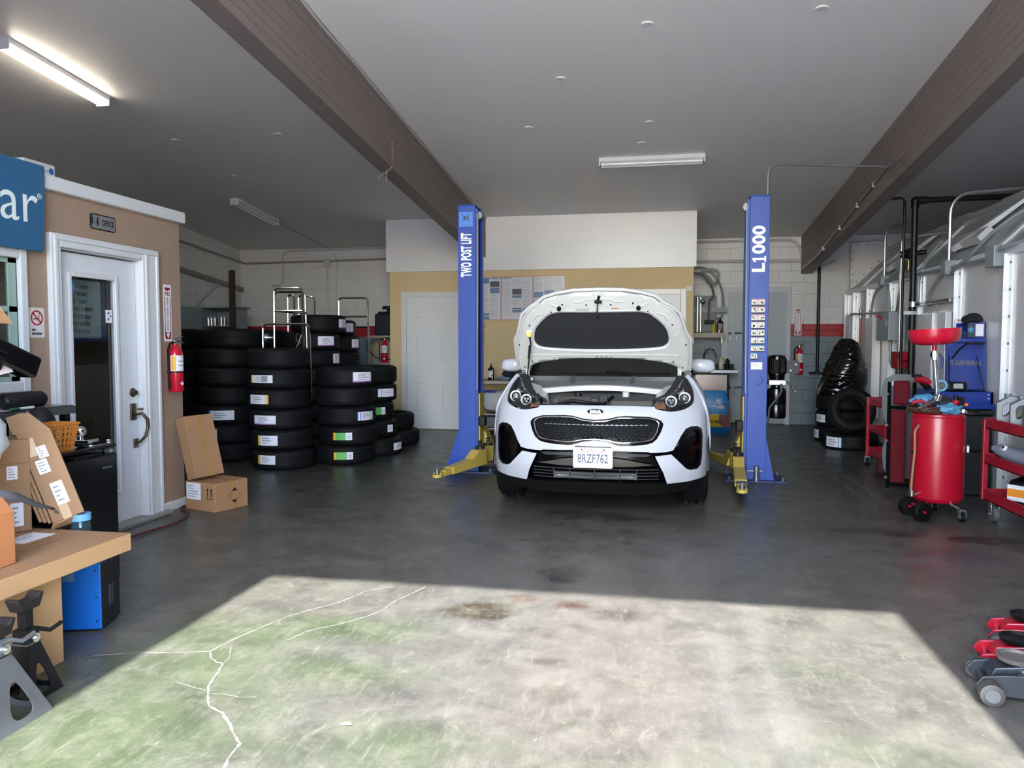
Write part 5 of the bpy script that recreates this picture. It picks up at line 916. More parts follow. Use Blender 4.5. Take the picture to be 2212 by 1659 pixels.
# inside the office, seen through the glass
lb = thing('letter_board', 'grey letter board with a saying, inside behind the office door glass', 'letter board', (-4.11, 4.85, 1.42)); part('board', MB().box(-4.125, -4.11, 4.60, 5.10, 1.44, 1.86), M('letter_board_grey', '#9aa6a6', .6), lb, w=True); part('board_frame', MB().box(-4.125, -4.10, 4.58, 5.14, 1.42, 1.44).box(-4.125, -4.10, 5.10, 5.14, 1.44, 1.88), M('board_frame', '#27335e', .5), lb, w=True)
for i, l in enumerate(('DO NOT HAVE', 'THE STRONG', 'HEART THAT', 'THE WORST A MIND', 'KNOWS THE BAD', 'BUT NOT NEVER', 'DOUBT IN GOD')): text(l, .042, M('board_letter', '#3f484c', .6), lb, faceX(-4.108, 4.86, 1.81 - i * .054), sx=.80, name='board_line')
solo('office_desk', MB().box(-5.7, -4.6, 4.0, 5.6, .72, .76).box(-5.7, -5.64, 4.0, 5.6, 0, .72).box(-4.68, -4.62, 5.5, 5.58, 0, .72).box(-4.68, -4.62, 4.02, 4.1, 0, .72), M('desk_brown', '#5e4a3c', .6), 'brown desk inside the office, dim behind the door glass', 'desk', loc=(-5.2, 4.8, 0), w=True)
# ================================================================ things along the office wall
CB = [(CARD, .0)]
def carton(label, X, l, d, h, mat, tape=True, name='cardboard_box', flaps=None, labels=(), cat='box'):
    """closed carton: x along l, y along d; labels: (face, u, v, w, h) on +x/-y faces"""
    t = thing(name, label, cat, X=X); part('box_body', MB().box(0, l, 0, d, 0, h), mat, t, bevel=.004)
    if tape: part('tape', MB().box(-.0006, l + .0006, d / 2 - .024, d / 2 + .024, -.0006, h + .0006), M('packing_tape', '#a87f4e', .3, var=.05), t)
    for f, u, v, w_, hh in labels:
        m = MB(); G = {'x': frame((l, 0, 0), (0, 1, 0), (0, 0, 1)), 'y': frame((0, 0, 0), (1, 0, 0), (0, 0, 1)), 'z': frame((0, 0, h), (1, 0, 0), (0, 1, 0))}[f]
        m.box(u, u + w_, v, v + hh, 0, .001, X=G)
        for k in range(5): m.box(u + w_ * .1, u + w_ * random.uniform(.4, .9), v + hh * (.15 + .16 * k), v + hh * (.20 + .16 * k), .001, .0014, 1, X=G)
        part('shipping_label', m, [PAPER, GREYINK], t)
    return t
# corner boxes
c1 = carton('low square cardboard box with black arrows and hazard diamond at the office corner', frame((-3.905, 5.80, 0), (.955, -.297, 0), (.297, .955, 0)), .36, .345, .24, CARD, labels=[('y', .015, .09, .17, .14)])
Xc = frame((-3.905, 5.80, 0), (.955, -.297, 0), (.297, .955, 0)); XD = Xc @ frame((.386, .21, .13), (0, 1, 0), (0, 0, 1))
XD = Xc @ frame((.361, .20, .115), (0, 1, 0), (0, 0, 1)); part('hazard_diamond', MB().prism([(-.068, 0), (0, -.068), (.068, 0), (0, .068)], 0, .0006).mesh('x') and MB().prism([(-.03, -.038), (0, -.068), (.03, -.038)], 0, .0006, X=XD).prism([(.03, .038), (0, .068), (-.03, .038)], 0, .0006, X=XD).tube([(-.066, 0, .0003), (0, -.066, .0003), (.066, 0, .0003), (0, .066, .0003)], .0016, 4, X=XD, closed=True), INK, c1, w=True)
XA = Xc @ frame((.29, -.0006, .15), (1, 0, 0), (0, 0, 1)); ar = MB()
for u in (-.022, .022): ar.box(u - .005, u + .005, -.03, .03, 0, .0006, X=XA).prism([(u - .014, .028), (u + .014, .028), (u, .048)], 0, .0006, X=XA)
ar.box(-.045, .045, -.045, -.040, 0, .0006, X=XA); part('arrow_mark', ar, INK, c1, w=True, kind='stuff')
# leaning flat box: long edge tilted towards the wall
ex = Vector((.36, .03, -.06)); C0 = Vector((-3.845, 5.86, .265)); up = Vector((-.17, .04, .56)).normalized()
lean = carton('flat cardboard box tilted against the office wall on top of the square box', frame((-3.875, 5.79, .27), (.80, -.35, .20), (.36, .90, 0)) @ T(0, 0, 0), .115, .29, .53, CARD)
lean.matrix_world = frame((-3.865, 5.775, .246), (.85, -.26, .235), (.26, .96, .0)); lean.matrix_world = lean.matrix_world
solo('metal_sheet', MB().box(-3.96, -3.93, 6.02, 6.3, 0, .42), RED, 'dark red metal panel behind the leaning cardboard box', 'panel', loc=(-3.95, 6.1, 0), w=True, bevel=.005)
solo('air_hose', MB().tube([(-3.75, 4.2, .012), (-3.73, 4.5, .012), (-3.688, 4.831, .012), (-3.672, 5.041, .012), (-3.635, 5.209, .012), (-3.67, 5.438, .012), (-3.766, 5.64, .012), (-3.90, 5.72, .012), (-3.945, 5.80, .012), (-3.945, 5.97, .012), (-4.1, 6.1, .012)], .009, 8, fillet=.08), M('red_hose', '#5a2a26', .6, var=.1), 'thin red air hose curving over the floor from the office corner', 'hose', loc=(-3.67, 5.2, 0), w=True)
# fridge
fr = thing('mini_fridge', 'black mini fridge standing in front of the office door', 'fridge', (-3.30, 3.64, 0))
part('cabinet', MB().box(-3.47, -3.10, 3.40, 3.885, .03, .81), GLOSSB, fr, w=True, bevel=.008); part('door', MB().box(-3.095, -3.045, 3.40, 3.885, .04, .775), M('fridge_black', '#08090d', .25, var=.1, coat=.3), fr, w=True, bevel=.012); part('door_grip', MB().box(-3.10, -3.04, 3.55, 3.76, .775, .79), BLACKP, fr, w=True, bevel=.006); part('top_trim', MB().box(-3.47, -3.05, 3.395, 3.89, .81, .825), GLOSSB, fr, w=True, bevel=.006)
part('hinge_cover', MB().box(-3.10, -3.05, 3.84, 3.875, .775, .80), DSTEEL, fr, w=True, bevel=.005); text('FRIGIDAIRE', .016, M('silver_print', '#6c6e74', .4, .5), fr, faceX(-3.0445, 3.80, .70), bold=.0004)
for q in ((-3.44, 3.44), (-3.44, 3.84), (-3.12, 3.44), (-3.12, 3.84)): part('foot', MB().cyl((q[0], q[1], 0), (q[0], q[1], .04), .018, n=10), BLACKP, fr, w=True)
ob = thing('plastic_basket', 'orange slotted plastic basket on the mini fridge', 'basket', (-3.15, 3.54, .825)); ORG = M('orange_plastic', '#bd7431', .45, var=.05); bm_ = MB(); h_ = .145
def bq(k): w_ = .060 + .022 * k; return [(-3.15 - w_, 3.54 - w_), (-3.15 + w_, 3.54 - w_), (-3.15 + w_, 3.54 + w_), (-3.15 - w_, 3.54 + w_)]
for i in range(4):
    a0, a1 = bq(0)[i], bq(0)[(i + 1) % 4]; b0, b1 = bq(1)[i], bq(1)[(i + 1) % 4]; P = lambda u, v: (((a0[0] * (1 - u) + a1[0] * u) * (1 - v) + (b0[0] * (1 - u) + b1[0] * u) * v), ((a0[1] * (1 - u) + a1[1] * u) * (1 - v) + (b0[1] * (1 - u) + b1[1] * u) * v), .826 + h_ * v)
    vsn = [0, .12, .27, .33, .48, .54, .69, .75, .88, 1]; usn = [0, .10, .22, .30, .42, .5 - .04, .58, .66, .78, .86, 1][:11]; usn = [0, .09, .20, .29, .40, .49, .60, .69, .80, .91, 1]
    for vi in range(9):
        for ui in range(10):
            if vi % 2 == 1 and ui % 2 == 1 and 0 < vi < 8: continue
            bm_.quad(P(usn[ui], vsn[vi]), P(usn[ui + 1], vsn[vi]), P(usn[ui + 1], vsn[vi + 1]), P(usn[ui], vsn[vi + 1]))
part('basket_body', bm_, ORG, ob, w=True).modifiers.new('t', 'SOLIDIFY').thickness = .004
q = bq(1.03); part('basket_rim', MB().tube([(x, y_, .826 + h_) for x, y_ in q], .006, 6, closed=True), ORG, ob, w=True); part('basket_floor', MB().box(-3.21, -3.09, 3.48, 3.60, .826, .83), ORG, ob, w=True)
hb_ = thing('tow_hitch', 'chrome tow ball and hitch parts on the mini fridge by the basket', 'tow hitch', (-3.17, 3.75, .826)); part('ball', MB().sph((-3.18, 3.76, .905), .032, n=18).cyl((-3.18, 3.76, .84), (-3.18, 3.76, .88), .015), CHROME, hb_, w=True); part('mount', MB().box(-3.21, -3.10, 3.72, 3.81, .845, .862).box(-3.17, -3.14, 3.73, 3.80, .826, .845), CHROME, hb_, w=True, bevel=.004); part('strap', MB().tube([(-3.22, 3.72, .838), (-3.19, 3.69, .86), (-3.14, 3.69, .84), (-3.10, 3.70, .838)], .014, 6), BLACKP, hb_, w=True)
solo('metal_bracket', MB().box(-3.10, -3.075, 3.70, 3.88, .826, .832).box(-3.10, -3.075, 3.86, 3.88, .832, .85), CHROME, 'thin chrome bracket lying on the far edge of the mini fridge', 'bracket', loc=(-3.09, 3.8, .826), w=True)
# steel-topped table with speaker
tb_ = thing('work_table', 'black work table with a steel edge below the office window', 'table', (-3.7, 3.5, 0)); part('table_top', MB().box(-3.96, -3.50, 2.7, 4.09, .995, 1.025), M('table_black', '#2c2d30', .3, .3, var=.1), tb_, w=True, bevel=.003); part('edge_strip', MB().box(-3.498, -3.485, 2.7, 4.09, .975, 1.02), M('dull_edge', '#6b6d6b', .35, .7), tb_, w=True)
for x, y_ in ((-3.93, 2.75), (-3.93, 4.05), (-3.53, 2.75), (-3.53, 4.05)): part('leg', MB().box(x - .02, x + .02, y_ - .02, y_ + .02, 0, .995), BLACKP, tb_, w=True)
part('shelf', MB().box(-3.94, -3.55, 2.72, 4.06, .70, .72), DPL, tb_, w=True)
sp = thing('portable_speaker', 'black cylindrical portable speaker on the steel-edged table', 'speaker', (-3.56, 3.775, 1.025)); part('speaker_body', MB().lathe([(0, -.145), (.034, -.145), (.046, -.125), (.049, 0), (.046, .125), (.034, .145), (0, .145)], 24, X=T(-3.56, 3.775, 1.075) @ R(PI / 2, 'X') @ R(0, 'Z')), M('speaker_cloth', '#0f1116', .7, var=.2, bump=.3, bscale=200), sp, w=True); part('end_ring', MB().lathe([(.03, .146), (.038, .14), (.03, .135)], 20, X=T(-3.56, 3.775, 1.075) @ R(PI / 2, 'X')), GLOSSB, sp, w=True)
mk_ = thing('marker_pen', 'white marker pen on the steel-edged table before the speaker', 'pen', (-3.515, 3.7, 1.025)); part('pen_body', MB().cyl((-3.515, 3.70, 1.034), (-3.515, 3.80, 1.034), .008, n=10), PAPER, mk_, w=True); part('pen_cap', MB().cyl((-3.515, 3.64, 1.034), (-3.515, 3.70, 1.034), .0085, n=10), M('pen_green', '#2f6b4a', .5), mk_, w=True)
solo('paper_sheet', MB().box(-3.62, -3.52, 3.50, 3.66, 1.0255, 1.0265), PAPER, 'sheet of paper lying on the steel-edged table', 'paper', loc=(-3.57, 3.58, 1.025), w=True)
jk = thing('floor_lamp_stand', 'bent silver tube handles standing behind the orange basket', 'handle', (-3.40, 3.62, .826)); part('tube_handle', MB().tube([(-3.40, 3.52, .826), (-3.40, 3.52, .99), (-3.40, 3.58, 1.02), (-3.40, 3.64, .98)], .012, 8, fillet=.04), STEEL, jk, w=True); part('tube_post', MB().cyl((-3.38, 3.61, .826), (-3.38, 3.61, 1.03), .012, n=10), STEEL, jk, w=True); jk.name = 'tube_frame'
solo('black_bag', MB().sph((0, 0, .10), .08, .10, .105, 20, fn=blob(20, 11, .35, 2.5)), M('black_nylon', '#0e0f12', .6, var=.3, bump=.3), 'black nylon pouch on the fridge behind the orange basket', 'bag', loc=(-3.43, 3.74, .826))
# boxes under and on the flat box
carton('tan cardboard box standing on the floor under the flat box', T(-3.15, 2.10, 0), .60, .78, .40, CARDY, tape=False)
flat = carton('large flat cardboard box lying across the other boxes at the left', T(-3.45, 1.95, .402), .965, 1.30, .082, CARDY, tape=False, labels=[])
part('top_panel', MB().box(-3.449, -2.486, 1.951, 3.249, .484, .4846), CARD2, flat, label='darker top panel', w=True); scr = MB()
for a in range(9): y_ = random.uniform(2.5, 3.2); x = random.uniform(-2.9, -2.55); L_ = random.uniform(.08, .3); scr.box(x, x + .005, y_, y_ + L_, .4846, .4848, X=None)
part('scuff', scr, M('scuff_brown', '#6e4f38', .8), flat, w=True, kind='stuff'); part('packing_slip', MB().box(-2.96, -2.83, 2.98, 3.17, .4846, .4856).box(-2.94, -2.93, 3.0, 3.14, .4856, .486, 1).box(-2.91, -2.90, 3.0, 3.1, .4856, .486, 1), [PAPER, GREYINK], flat, label='white packing slip', w=True)
bm2 = thing('blue_machine', 'blue metal machine with black vented front on the floor', 'machine', (-2.85, 3.3, 0)); XB = frame((-2.640, 3.225, 0), (-.30, .954, 0), (-.954, -.30, 0))
part('casing', MB().box(0, .225, 0, .40, .01, .335, X=XB), M('machine_blue', '#0d60b8', .4, var=.04), bm2, w=True, bevel=.004); part('front_panel', MB().box(.004, .218, -.004, .0, .012, .332, X=XB), M('panel_black', '#15161b', .4, var=.1), bm2, w=True)
vt = MB(); 
for k in range(4): vt.box(.085 + k * .014, .092 + k * .014, -.008, -.004, .10, .20, X=XB)
part('vent_slot', vt, DPL2, bm2, w=True, kind='stuff'); scw = MB()
for z in (.05, .17, .30): scw.cyl(tuple(XB @ Vector((-.001, .02, z))), tuple(XB @ Vector((-.005, .02, z))), .005, n=8); scw.cyl(tuple(XB @ Vector((-.001, .22, z))), tuple(XB @ Vector((-.005, .22, z))), .005, n=8)
part('screw', scw, CHROME, bm2, w=True, kind='stuff'); part('foot', MB().box(.01, .21, .02, .38, 0, .01, X=XB), BLACKP, bm2, w=True)
part('warning_label', MB().box(-.0012, 0, .12, .19, .25, .32, X=XB), M('label_dim', '#5d7ea0', .5), bm2, w=True); part('top_label', MB().box(.03, .16, .06, .3, .335, .336, X=XB), GREYINK, bm2, w=True)
# tall boxes standing on the flat box, against the fridge
XN2 = frame((-3.07, 3.08, .486), (.56, .83, 0), (0, 0, 1)); nb = thing('cardboard_box', 'narrow brown cardboard box standing upright beside the orange-brown box', 'box', X=XN2)
part('box_body', MB().box(0, .145, 0, .45, -.20, 0), CARD2, nb, bevel=.005); part('box_fold', MB().box(.005, .14, .335, .338, 0, .0015), M('fold_shade', '#7d6048', .8), nb); m = MB()
for u, v, a, b_ in ((.045, .26, .045, .065), (.055, .03, .055, .115)):
    m.box(u, u + a, v, v + b_, 0, .0012)
    for k in range(4): m.box(u + a * .15, u + a * random.uniform(.4, .85), v + b_ * (.15 + .2 * k), v + b_ * (.22 + .2 * k), .0012, .0016, 1)
part('shipping_label', m, [PAPER, GREYINK], nb, kind='stuff')
XL2 = frame((-2.905, 3.235, .515), (.73, .68, .32), (-.17, .02, 1)); tl2 = thing('cardboard_box', 'tall open cardboard box leaning against the fridge with three white labels', 'box', X=XL2)
part('box_body', MB().prism([(0, 0), (.145, 0), (.145, .445), (0, .47)], -.16, 0), CARD2, tl2, bevel=.004); part('box_flap', MB().prism([(-.012, .47), (.145, .44), (.09, .545), (.06, .56), (-.012, .56)], -.006, .002), CARD2, tl2, label='raised top flap')
for k in range(3): part('box_fold', MB().box(-.018 - .017 * k, -.003 - .017 * k, .005 + .01 * k, .41 - .015 * k, -.20, -.005 - .01 * k), CARD2, tl2, bevel=.003)
part('bent_bottom', MB().add([(0, 0, 0), (.11, .0, 0), (.075, -.035, -.03), (-.02, -.028, -.02), (.03, -.01, .004)], [(0, 4, 1), (0, 3, 4), (3, 2, 4), (4, 2, 1)]), CARD2, tl2); m = MB()
for u, v, a, b_ in ((.055, .32, .042, .06), (.03, .245, .05, .07), (.05, .075, .055, .115)):
    m.box(u, u + a, v, v + b_, 0, .0012)
    for k in range(4): m.box(u + a * .15, u + a * random.uniform(.4, .85), v + b_ * (.15 + .2 * k), v + b_ * (.22 + .2 * k), .0012, .0016, 1)
part('shipping_label', m, [PAPER, GREYINK], tl2, kind='stuff'); part('tape', MB().box(.05, .09, 0, .10, 0, .0008).box(.02, .06, .34, .43, 0, .0008), M('packing_tape', '#a87f4e', .3), tl2)
obx = carton('orange-brown open cardboard box at the left edge on the flat box', T(-3.05, 2.05, .486), .44, .655, .215, M('cardboard_orange', '#b9794a', .7, var=.06), tape=False); part('box_flap', MB().add([(.44, 0, .215), (.44, .655, .215), (.36, .56, .42), (.36, .05, .42)], [(0, 1, 2, 3)]), M('cardboard_orange', '#b9794a'), obx, label='raised side flap').modifiers.new('t', 'SOLIDIFY').thickness = .005
solo('strap', MB().grid([[(-2.64, 2.64, .81), (-2.64, 2.66, .755)], [(-2.625, 2.74, .775), (-2.62, 2.75, .735)], [(-2.62, 2.82, .725), (-2.615, 2.82, .70)], [(-2.62, 2.90, .685), (-2.615, 2.90, .672)], [(-2.62, 2.935, .667), (-2.62, 2.935, .658)]]).tube([(-2.62, 2.925, .665), (-2.618, 2.945, .652), (-2.62, 2.95, .640), (-2.62, 2.93, .652)], .0035, 6), M('grey_webbing', '#434246', .85, var=.15), 'flat grey webbing strap sticking out above the orange-brown box', 'strap', loc=(-2.62, 2.7, .7), w=True).modifiers.new('t', 'SOLIDIFY').thickness = .006
wp_ = blob(24, 21, .10, 2.5)
solo('fabric_cushion', MB().sph((-2.85, 2.69, 1.0), .10, .215, .20, 28, fn=lambda d: wp_(d) * (1 + .05 * math.sin(d.z * 16 + d.y * 6))), M('white_cloth', '#d3d5de', .75, var=.05, bump=.35, bscale=14), 'puffy white quilted cloth bundle at the left edge above the boxes', 'cloth', loc=(-2.92, 2.78, .72), w=True)
gr_ = thing('grey_panel', 'crumpled dark grey trim piece behind the white cloth bundle', 'trim piece', (-3.2, 3.0, .49)); part('panel_body', MB().sph((-3.12, 3.02, .80), .07, .13, .30, 20, fn=blob(20, 31, .35, 2.6)), M('trim_grey', '#4b4c50', .6, var=.2), gr_, w=True)
bp_ = thing('bumper_bracket', 'black plastic bumper reinforcement bar jutting in at the left edge', 'car part', (-2.9, 2.9, 1.3)); XP = frame((-2.82, 2.40, 1.575), (.02, .92, -.39), (-.9, .1, 0)); part('bar', MB().box(-.3, .69, -.05, .05, -.07, .03, X=XP), GLOSSB, bp_, w=True, bevel=.012); part('bar_rib', MB().box(-.2, .5, -.06, -.05, -.06, -.045, X=XP).box(-.2, .5, -.06, -.05, -.03, -.02, X=XP).box(-.2, .5, -.052, .052, -.10, -.07, X=XP), BLACKP, bp_, w=True, kind='stuff')
part('paper_tag', MB().add([(-2.80, 2.62, 1.40), (-2.80, 2.84, 1.35), (-2.79, 2.91, 1.275), (-2.79, 2.62, 1.23)], [(0, 1, 2, 3)]), M('tag_white', '#dccfd0', .6), bp_, label='pale paper tag hanging from the bar', w=True).modifiers.new('t', 'SOLIDIFY').thickness = .003
pile = carton('tall cardboard box behind the cloth bundle, carrying the bumper bar', T(-3.42, 1.9, .486), .36, .75, .975, CARD2, tape=False)
cb9 = thing('cardboard_box', 'torn cardboard box corner high at the left edge above the bumper bar', 'box', (-3.3, 2.0, 1.47)); part('box_body', MB().box(-3.3, -2.84, 1.9, 2.72, 1.47, 1.62), CARD, cb9, w=True, bevel=.004); part('box_flap', MB().add([(-2.82, 2.70, 1.49), (-2.80, 2.925, 1.487), (-2.80, 2.92, 1.497), (-2.82, 2.83, 1.625), (-2.83, 2.70, 1.64)], [(0, 1, 2, 3, 4)]), CARD, cb9, w=True, label='pointed open flap').modifiers.new('t', 'SOLIDIFY').thickness = .005
jr = thing('plastic_jar', 'clear plastic jar with light blue lid between flat box and fridge', 'jar', (-2.87, 3.335, .38)); part('jar_body', MB().lathe([(0, 0), (.042, 0), (.045, .01), (.045, .06), (.042, .07), (.045, .08), (.044, .15), (.036, .17)], 20, X=T(-2.84, 3.345, .345)), M('jar_plastic', '#5f8a9a', .1, trans=.8, var=.05), jr, w=True); part('lid', MB().cyl((-2.84, 3.345, .512), (-2.84, 3.345, .545), .047, n=22), M('lid_blue', '#6fa8e0', .4), jr, w=True)
# jack stands
def jack_stand(label, X, mat, h=.30, rise=.10, w0=.125):
    t = thing('jack_stand', label, 'jack stand', X=X); 
    for k in range(4):
        a = PI / 4 + k * PI / 2; Y_ = R(k * PI / 2, 'Z'); w1 = .032
        P_ = [(-w0, 0), (w0, 0), (w1, h), (-w1, h)]; Hh = [(-w0 * .50, h * .10), (w0 * .50, h * .10), (w0 * .16, h * .62), (-w0 * .16, h * .62)]
        Xf = Y_ @ frame((0, -w0, 0), (1, 0, 0), (0, (w0 - w1) / h, 1)); m = sheet(P_, [rnd(Hh, 2)], lambda u, v: (u, v, 0), .03, smooth=False); o = part('leg_panel', MB().add(m.v, m.f, 0, Xf), mat, t); o.modifiers.new('t', 'SOLIDIFY').thickness = .006
    part('collar', MB().box(-.034, .034, -.034, .034, h - .01, h + .05), mat, t, bevel=.006); part('ratchet_bar', MB().box(-.018, .018, -.022, .022, h * .3, h + rise), M('jack_black', '#1d1e22', .5, .4, var=.3, scale=20), t, bevel=.003)
    part('saddle', MB().prism([(-.07, .055), (-.055, .06), (-.03, .038), (.03, .038), (.055, .06), (.07, .055), (.045, 0), (-.045, 0)], -.03, .03, X=frame((0, 0, h + rise), (0, 1, 0), (0, 0, 1))), M('saddle_rust', '#2a2527', .6, .4, var=.4, scale=25), t, bevel=.006)
    part('pivot_bolt', MB().cyl((.034, 0, h + .015), (.05, 0, h + .015), .018, n=16).cyl((.05, 0, h + .015), (.058, 0, h + .015), .010, n=12), CHROME, t); part('pawl_lever', MB().tube([(.03, .03, h + .04), (.05, .07, h + .02), (.05, .13, h + .03)], .009, 6), mat, t); part('weld', MB().tube([(-.034, -.036, h - .008), (.034, -.036, h - .008), (.036, .034, h - .008), (-.034, .036, h - .008)], .005, 5, closed=True), DSTEEL, t)
    return t
jack_stand('bare grey steel jack stand in the bottom left corner, beside the sunlit floor', T(-2.385, 2.365, 0) @ R(.02, 'Z'), M('worn_steel', '#8b8d90', .42, .7, var=.25, scale=12, dirt='#8e6a5c', dth=.64, dscale=7), .26, .055)
jack_stand('black jack stand behind the bare steel one, by the tan box', T(-2.452, 2.575, 0) @ R(.02, 'Z'), M('black_jack_paint', '#141518', .55, .2, var=.25), .22, .125, .088)
# ================================================================ spray booth along the right
BOOTH = M('booth_panel', '#d3d1d3', .22, var=.04, scale=1.5, coat=.3); FLG = M('booth_flange', '#dfe2e8', .3, .2, var=.03); ROOFM = M('booth_roof', '#a5a6a9', .3, .2, var=.06)
bw = struct('wall_booth', MB().box(3.16, 3.22, 5.6, 13.45, 0, 2.22), BOOTH); seams = [13.40, 12.85, 12.07, 10.95, 9.83, 8.70, 7.55, 6.40, 5.65]
for a, b in zip(seams[1:], seams[:-1]):
    part('panel', MB().box(3.10, 3.16, a + .035, b - .035, .02, 2.20), BOOTH, bw, w=True)
for i, y in enumerate(seams):
    part('flange', MB().box(3.045, 3.16, y - .003, y + .003, 0, 2.2).box(3.085, 3.10, y - .07, y + .07, 0, 2.205), FLG, bw, w=True); m = MB()
    for z in np.arange(.2, 2.2, .24): m.cyl((3.085, y - .045, z), (3.078, y - .045, z), .012, n=8)
    part('bolt', m, DSTEEL, bw, w=True, kind='stuff')
part('top_rail', MB().box(3.07, 3.16, 5.6, 13.45, 2.19, 2.26), FLG, bw, w=True); SL = Matrix(((0, .7071, -.7071, 3.10), (1, 0, 0, 0), (0, .7071, .7071, 2.25), (0, 0, 0, 1)))
part('roof_panel', MB().add([tuple(SL @ Vector(v)) for v in ((5.6, 0, 0), (13.40, 0, 0), (13.40, .86, 0), (5.6, .86, 0))], [(0, 3, 2, 1)]), ROOFM, bw, w=True).modifiers.new('t', 'SOLIDIFY').thickness = .03
part('ridge_channel', MB().box(5.6, 13.3, .80, .90, .0, .06, X=SL).box(5.6, 13.3, .84, .86, .06, .10, X=SL), ROOFM, bw, w=True)
for a in (12.55, 10.25, 7.9): part('roof_joint', MB().box(a - .055, a + .055, .0, .80, .0, .02, X=SL), FLG, bw, w=True)
for a in (11.55, 9.15, 6.8):
    part('light_trough', MB().prism([(-.62, 0), (.10, 0), (.10, .055), (-.62, .055)], .20, .36, X=SL @ R(0, 'X') @ frame((a, 0, .0), (1, 0, 0), (0, 0, 1)) @ R(PI, 'Y') @ T(0, 0, -.56)) if False else MB().box(a - .62, a + .25, .22, .38, .02, .10, X=SL), BOOTH, bw, w=True)
    part('light_cover', MB().add([tuple(SL @ Vector(v)) for v in ((a - .02, .16, .105), (a - .32, .30, .105), (a - .62, .82, .06), (a - .30, .70, .06), (a - .02, .16, .04), (a - .32, .30, .04), (a - .62, .82, .03), (a - .30, .70, .03))], [(0, 1, 2, 3), (4, 7, 6, 5), (0, 4, 5, 1), (1, 5, 6, 2), (2, 6, 7, 3), (3, 7, 4, 0)]), FLG, bw, w=True)
gp = part('end_plate', MB().prism([(3.11, 2.30), (3.16, 2.31), (3.86, 3.0), (3.86, 3.06), (3.11, 3.02)], -.02, 0, X=frame((0, 13.30, 0), (1, 0, 0), (0, 0, 1))), BOOTH, bw, w=True); m = MB()
for k in range(5): m.cyl((3.2 + .15 * k, 13.30, 2.99), (3.2 + .15 * k, 13.29, 2.99), .012, n=8)
for k in range(5): m.cyl((3.14, 13.30, 2.40 + .12 * k), (3.14, 13.29, 2.40 + .12 * k), .012, n=8)
for k in range(6): m.cyl((3.2 + .11 * k, 13.30, 2.40 + .11 * k), (3.2 + .11 * k, 13.29, 2.40 + .11 * k), .012, n=8)
part('bolt', m, DSTEEL, bw, w=True, kind='stuff')
# electrical and gas runs on the booth
def jbox(y, z, label, s=.12): 
    t = solo('junction_box', MB().box(2.98, 3.09, y - s / 2, y + s / 2, z - s / 2, z + s / 2), GREYM, label, 'junction box', loc=(3.04, y, z - s / 2), w=True, bevel=.004)
    part('cover_screw', MB().cyl((2.98, y, z + s * .3), (2.974, y, z + s * .3), .01, n=8).cyl((2.98, y, z - s * .3), (2.974, y, z - s * .3), .01, n=8), STEEL, t, w=True, kind='stuff')
jbox(11.17, 2.25, 'square grey junction box on the booth rail, farthest from the camera'); jbox(8.84, 2.20, 'square grey junction box on the booth rail, the middle one', .15); jbox(7.69, 2.19, 'large grey junction box on the booth rail, nearest the camera', .19)
def cond(pts, r, label, mat=STEEL, f=.10, name='conduit'): return solo(name, MB().tube(pts, r, 8, fillet=f), mat, label, 'conduit', loc=pts[0], w=True)
cond([(3.04, 11.12, 2.25), (3.04, 8.92, 2.20)], .016, 'grey conduit running along the booth rail between the farthest and middle boxes', GREYM); cond([(3.04, 8.76, 2.20), (3.04, 7.79, 2.19)], .016, 'grey conduit along the booth rail between the middle and nearest boxes', GREYM)
cond([(3.04, 8.84, 2.27), (3.04, 8.84, 2.97), (3.9, 8.75, 3.0), (5.0, 8.7, 3.0)], .018, 'tall bright conduit bending over the booth roof from the middle junction box', f=.22)
cond([(3.04, 11.17, 2.31), (3.04, 11.17, 2.98), (3.5, 11.2, 3.02), (3.9, 11.3, 2.93)], .018, 'bent conduit rising from the farthest junction box onto the booth roof', f=.18)
cond([(3.0, 10.30, 1.30), (3.0, 10.30, 2.70), (3.35, 10.25, 2.74), (4.6, 10.1, 2.84)], .017, 'bright vertical conduit down to the red gas shutoff box', f=.05); cond([(3.02, 10.55, 1.78), (3.02, 10.42, 2.0), (3.02, 10.40, 2.62), (3.3, 10.4, 2.72)], .014, 'second bright conduit beside the shutoff riser, ending at the switch box', f=.12)
cond([(3.04, 11.22, 2.2), (3.03, 11.62, 2.1), (3.03, 11.75, 1.78)], .018, 'flexible grey conduit from the farthest box down to the tall white cover', GREYM, .2); cond([(3.04, 11.12, 2.2), (3.03, 10.92, 2.1), (3.03, 10.86, 1.80)], .018, 'flexible grey conduit from the farthest box down to the switch box', GREYM, .2)
cond([(3.04, 8.95, 2.17), (3.03, 9.35, 2.0), (3.03, 9.52, 1.76)], .02, 'flexible grey conduit from the middle box down to the wide white cover', GREYM, .25); cond([(3.04, 8.80, 2.14), (3.0, 8.30, 2.22), (3.15, 7.95, 2.5), (3.42, 7.75, 2.70), (3.48, 7.9, 2.74), (3.40, 8.0, 2.68)], .018, 'flexible grey conduit looping up to the near booth light cover', GREYM, .2); cond([(3.04, 7.66, 2.22), (3.0, 7.5, 2.25), (3.2, 7.1, 2.3), (3.4, 6.8, 2.4)], .02, 'flexible grey conduit leaving the nearest junction box towards the camera', GREYM, .12)
cond([(3.04, 11.1, 2.22), (3.12, 10.8, 2.38), (3.32, 10.5, 2.6), (3.36, 10.62, 2.62)], .016, 'flexible grey conduit looping up to the far booth light cover', GREYM, .15); cond([(3.35, 9.98, 2.62), (3.2, 9.95, 2.45), (3.05, 9.82, 2.2), (3.05, 9.80, 1.9), (3.05, 9.95, 1.7)], .018, 'flexible grey conduit running down just behind the black gas pipe', GREYM, .15)
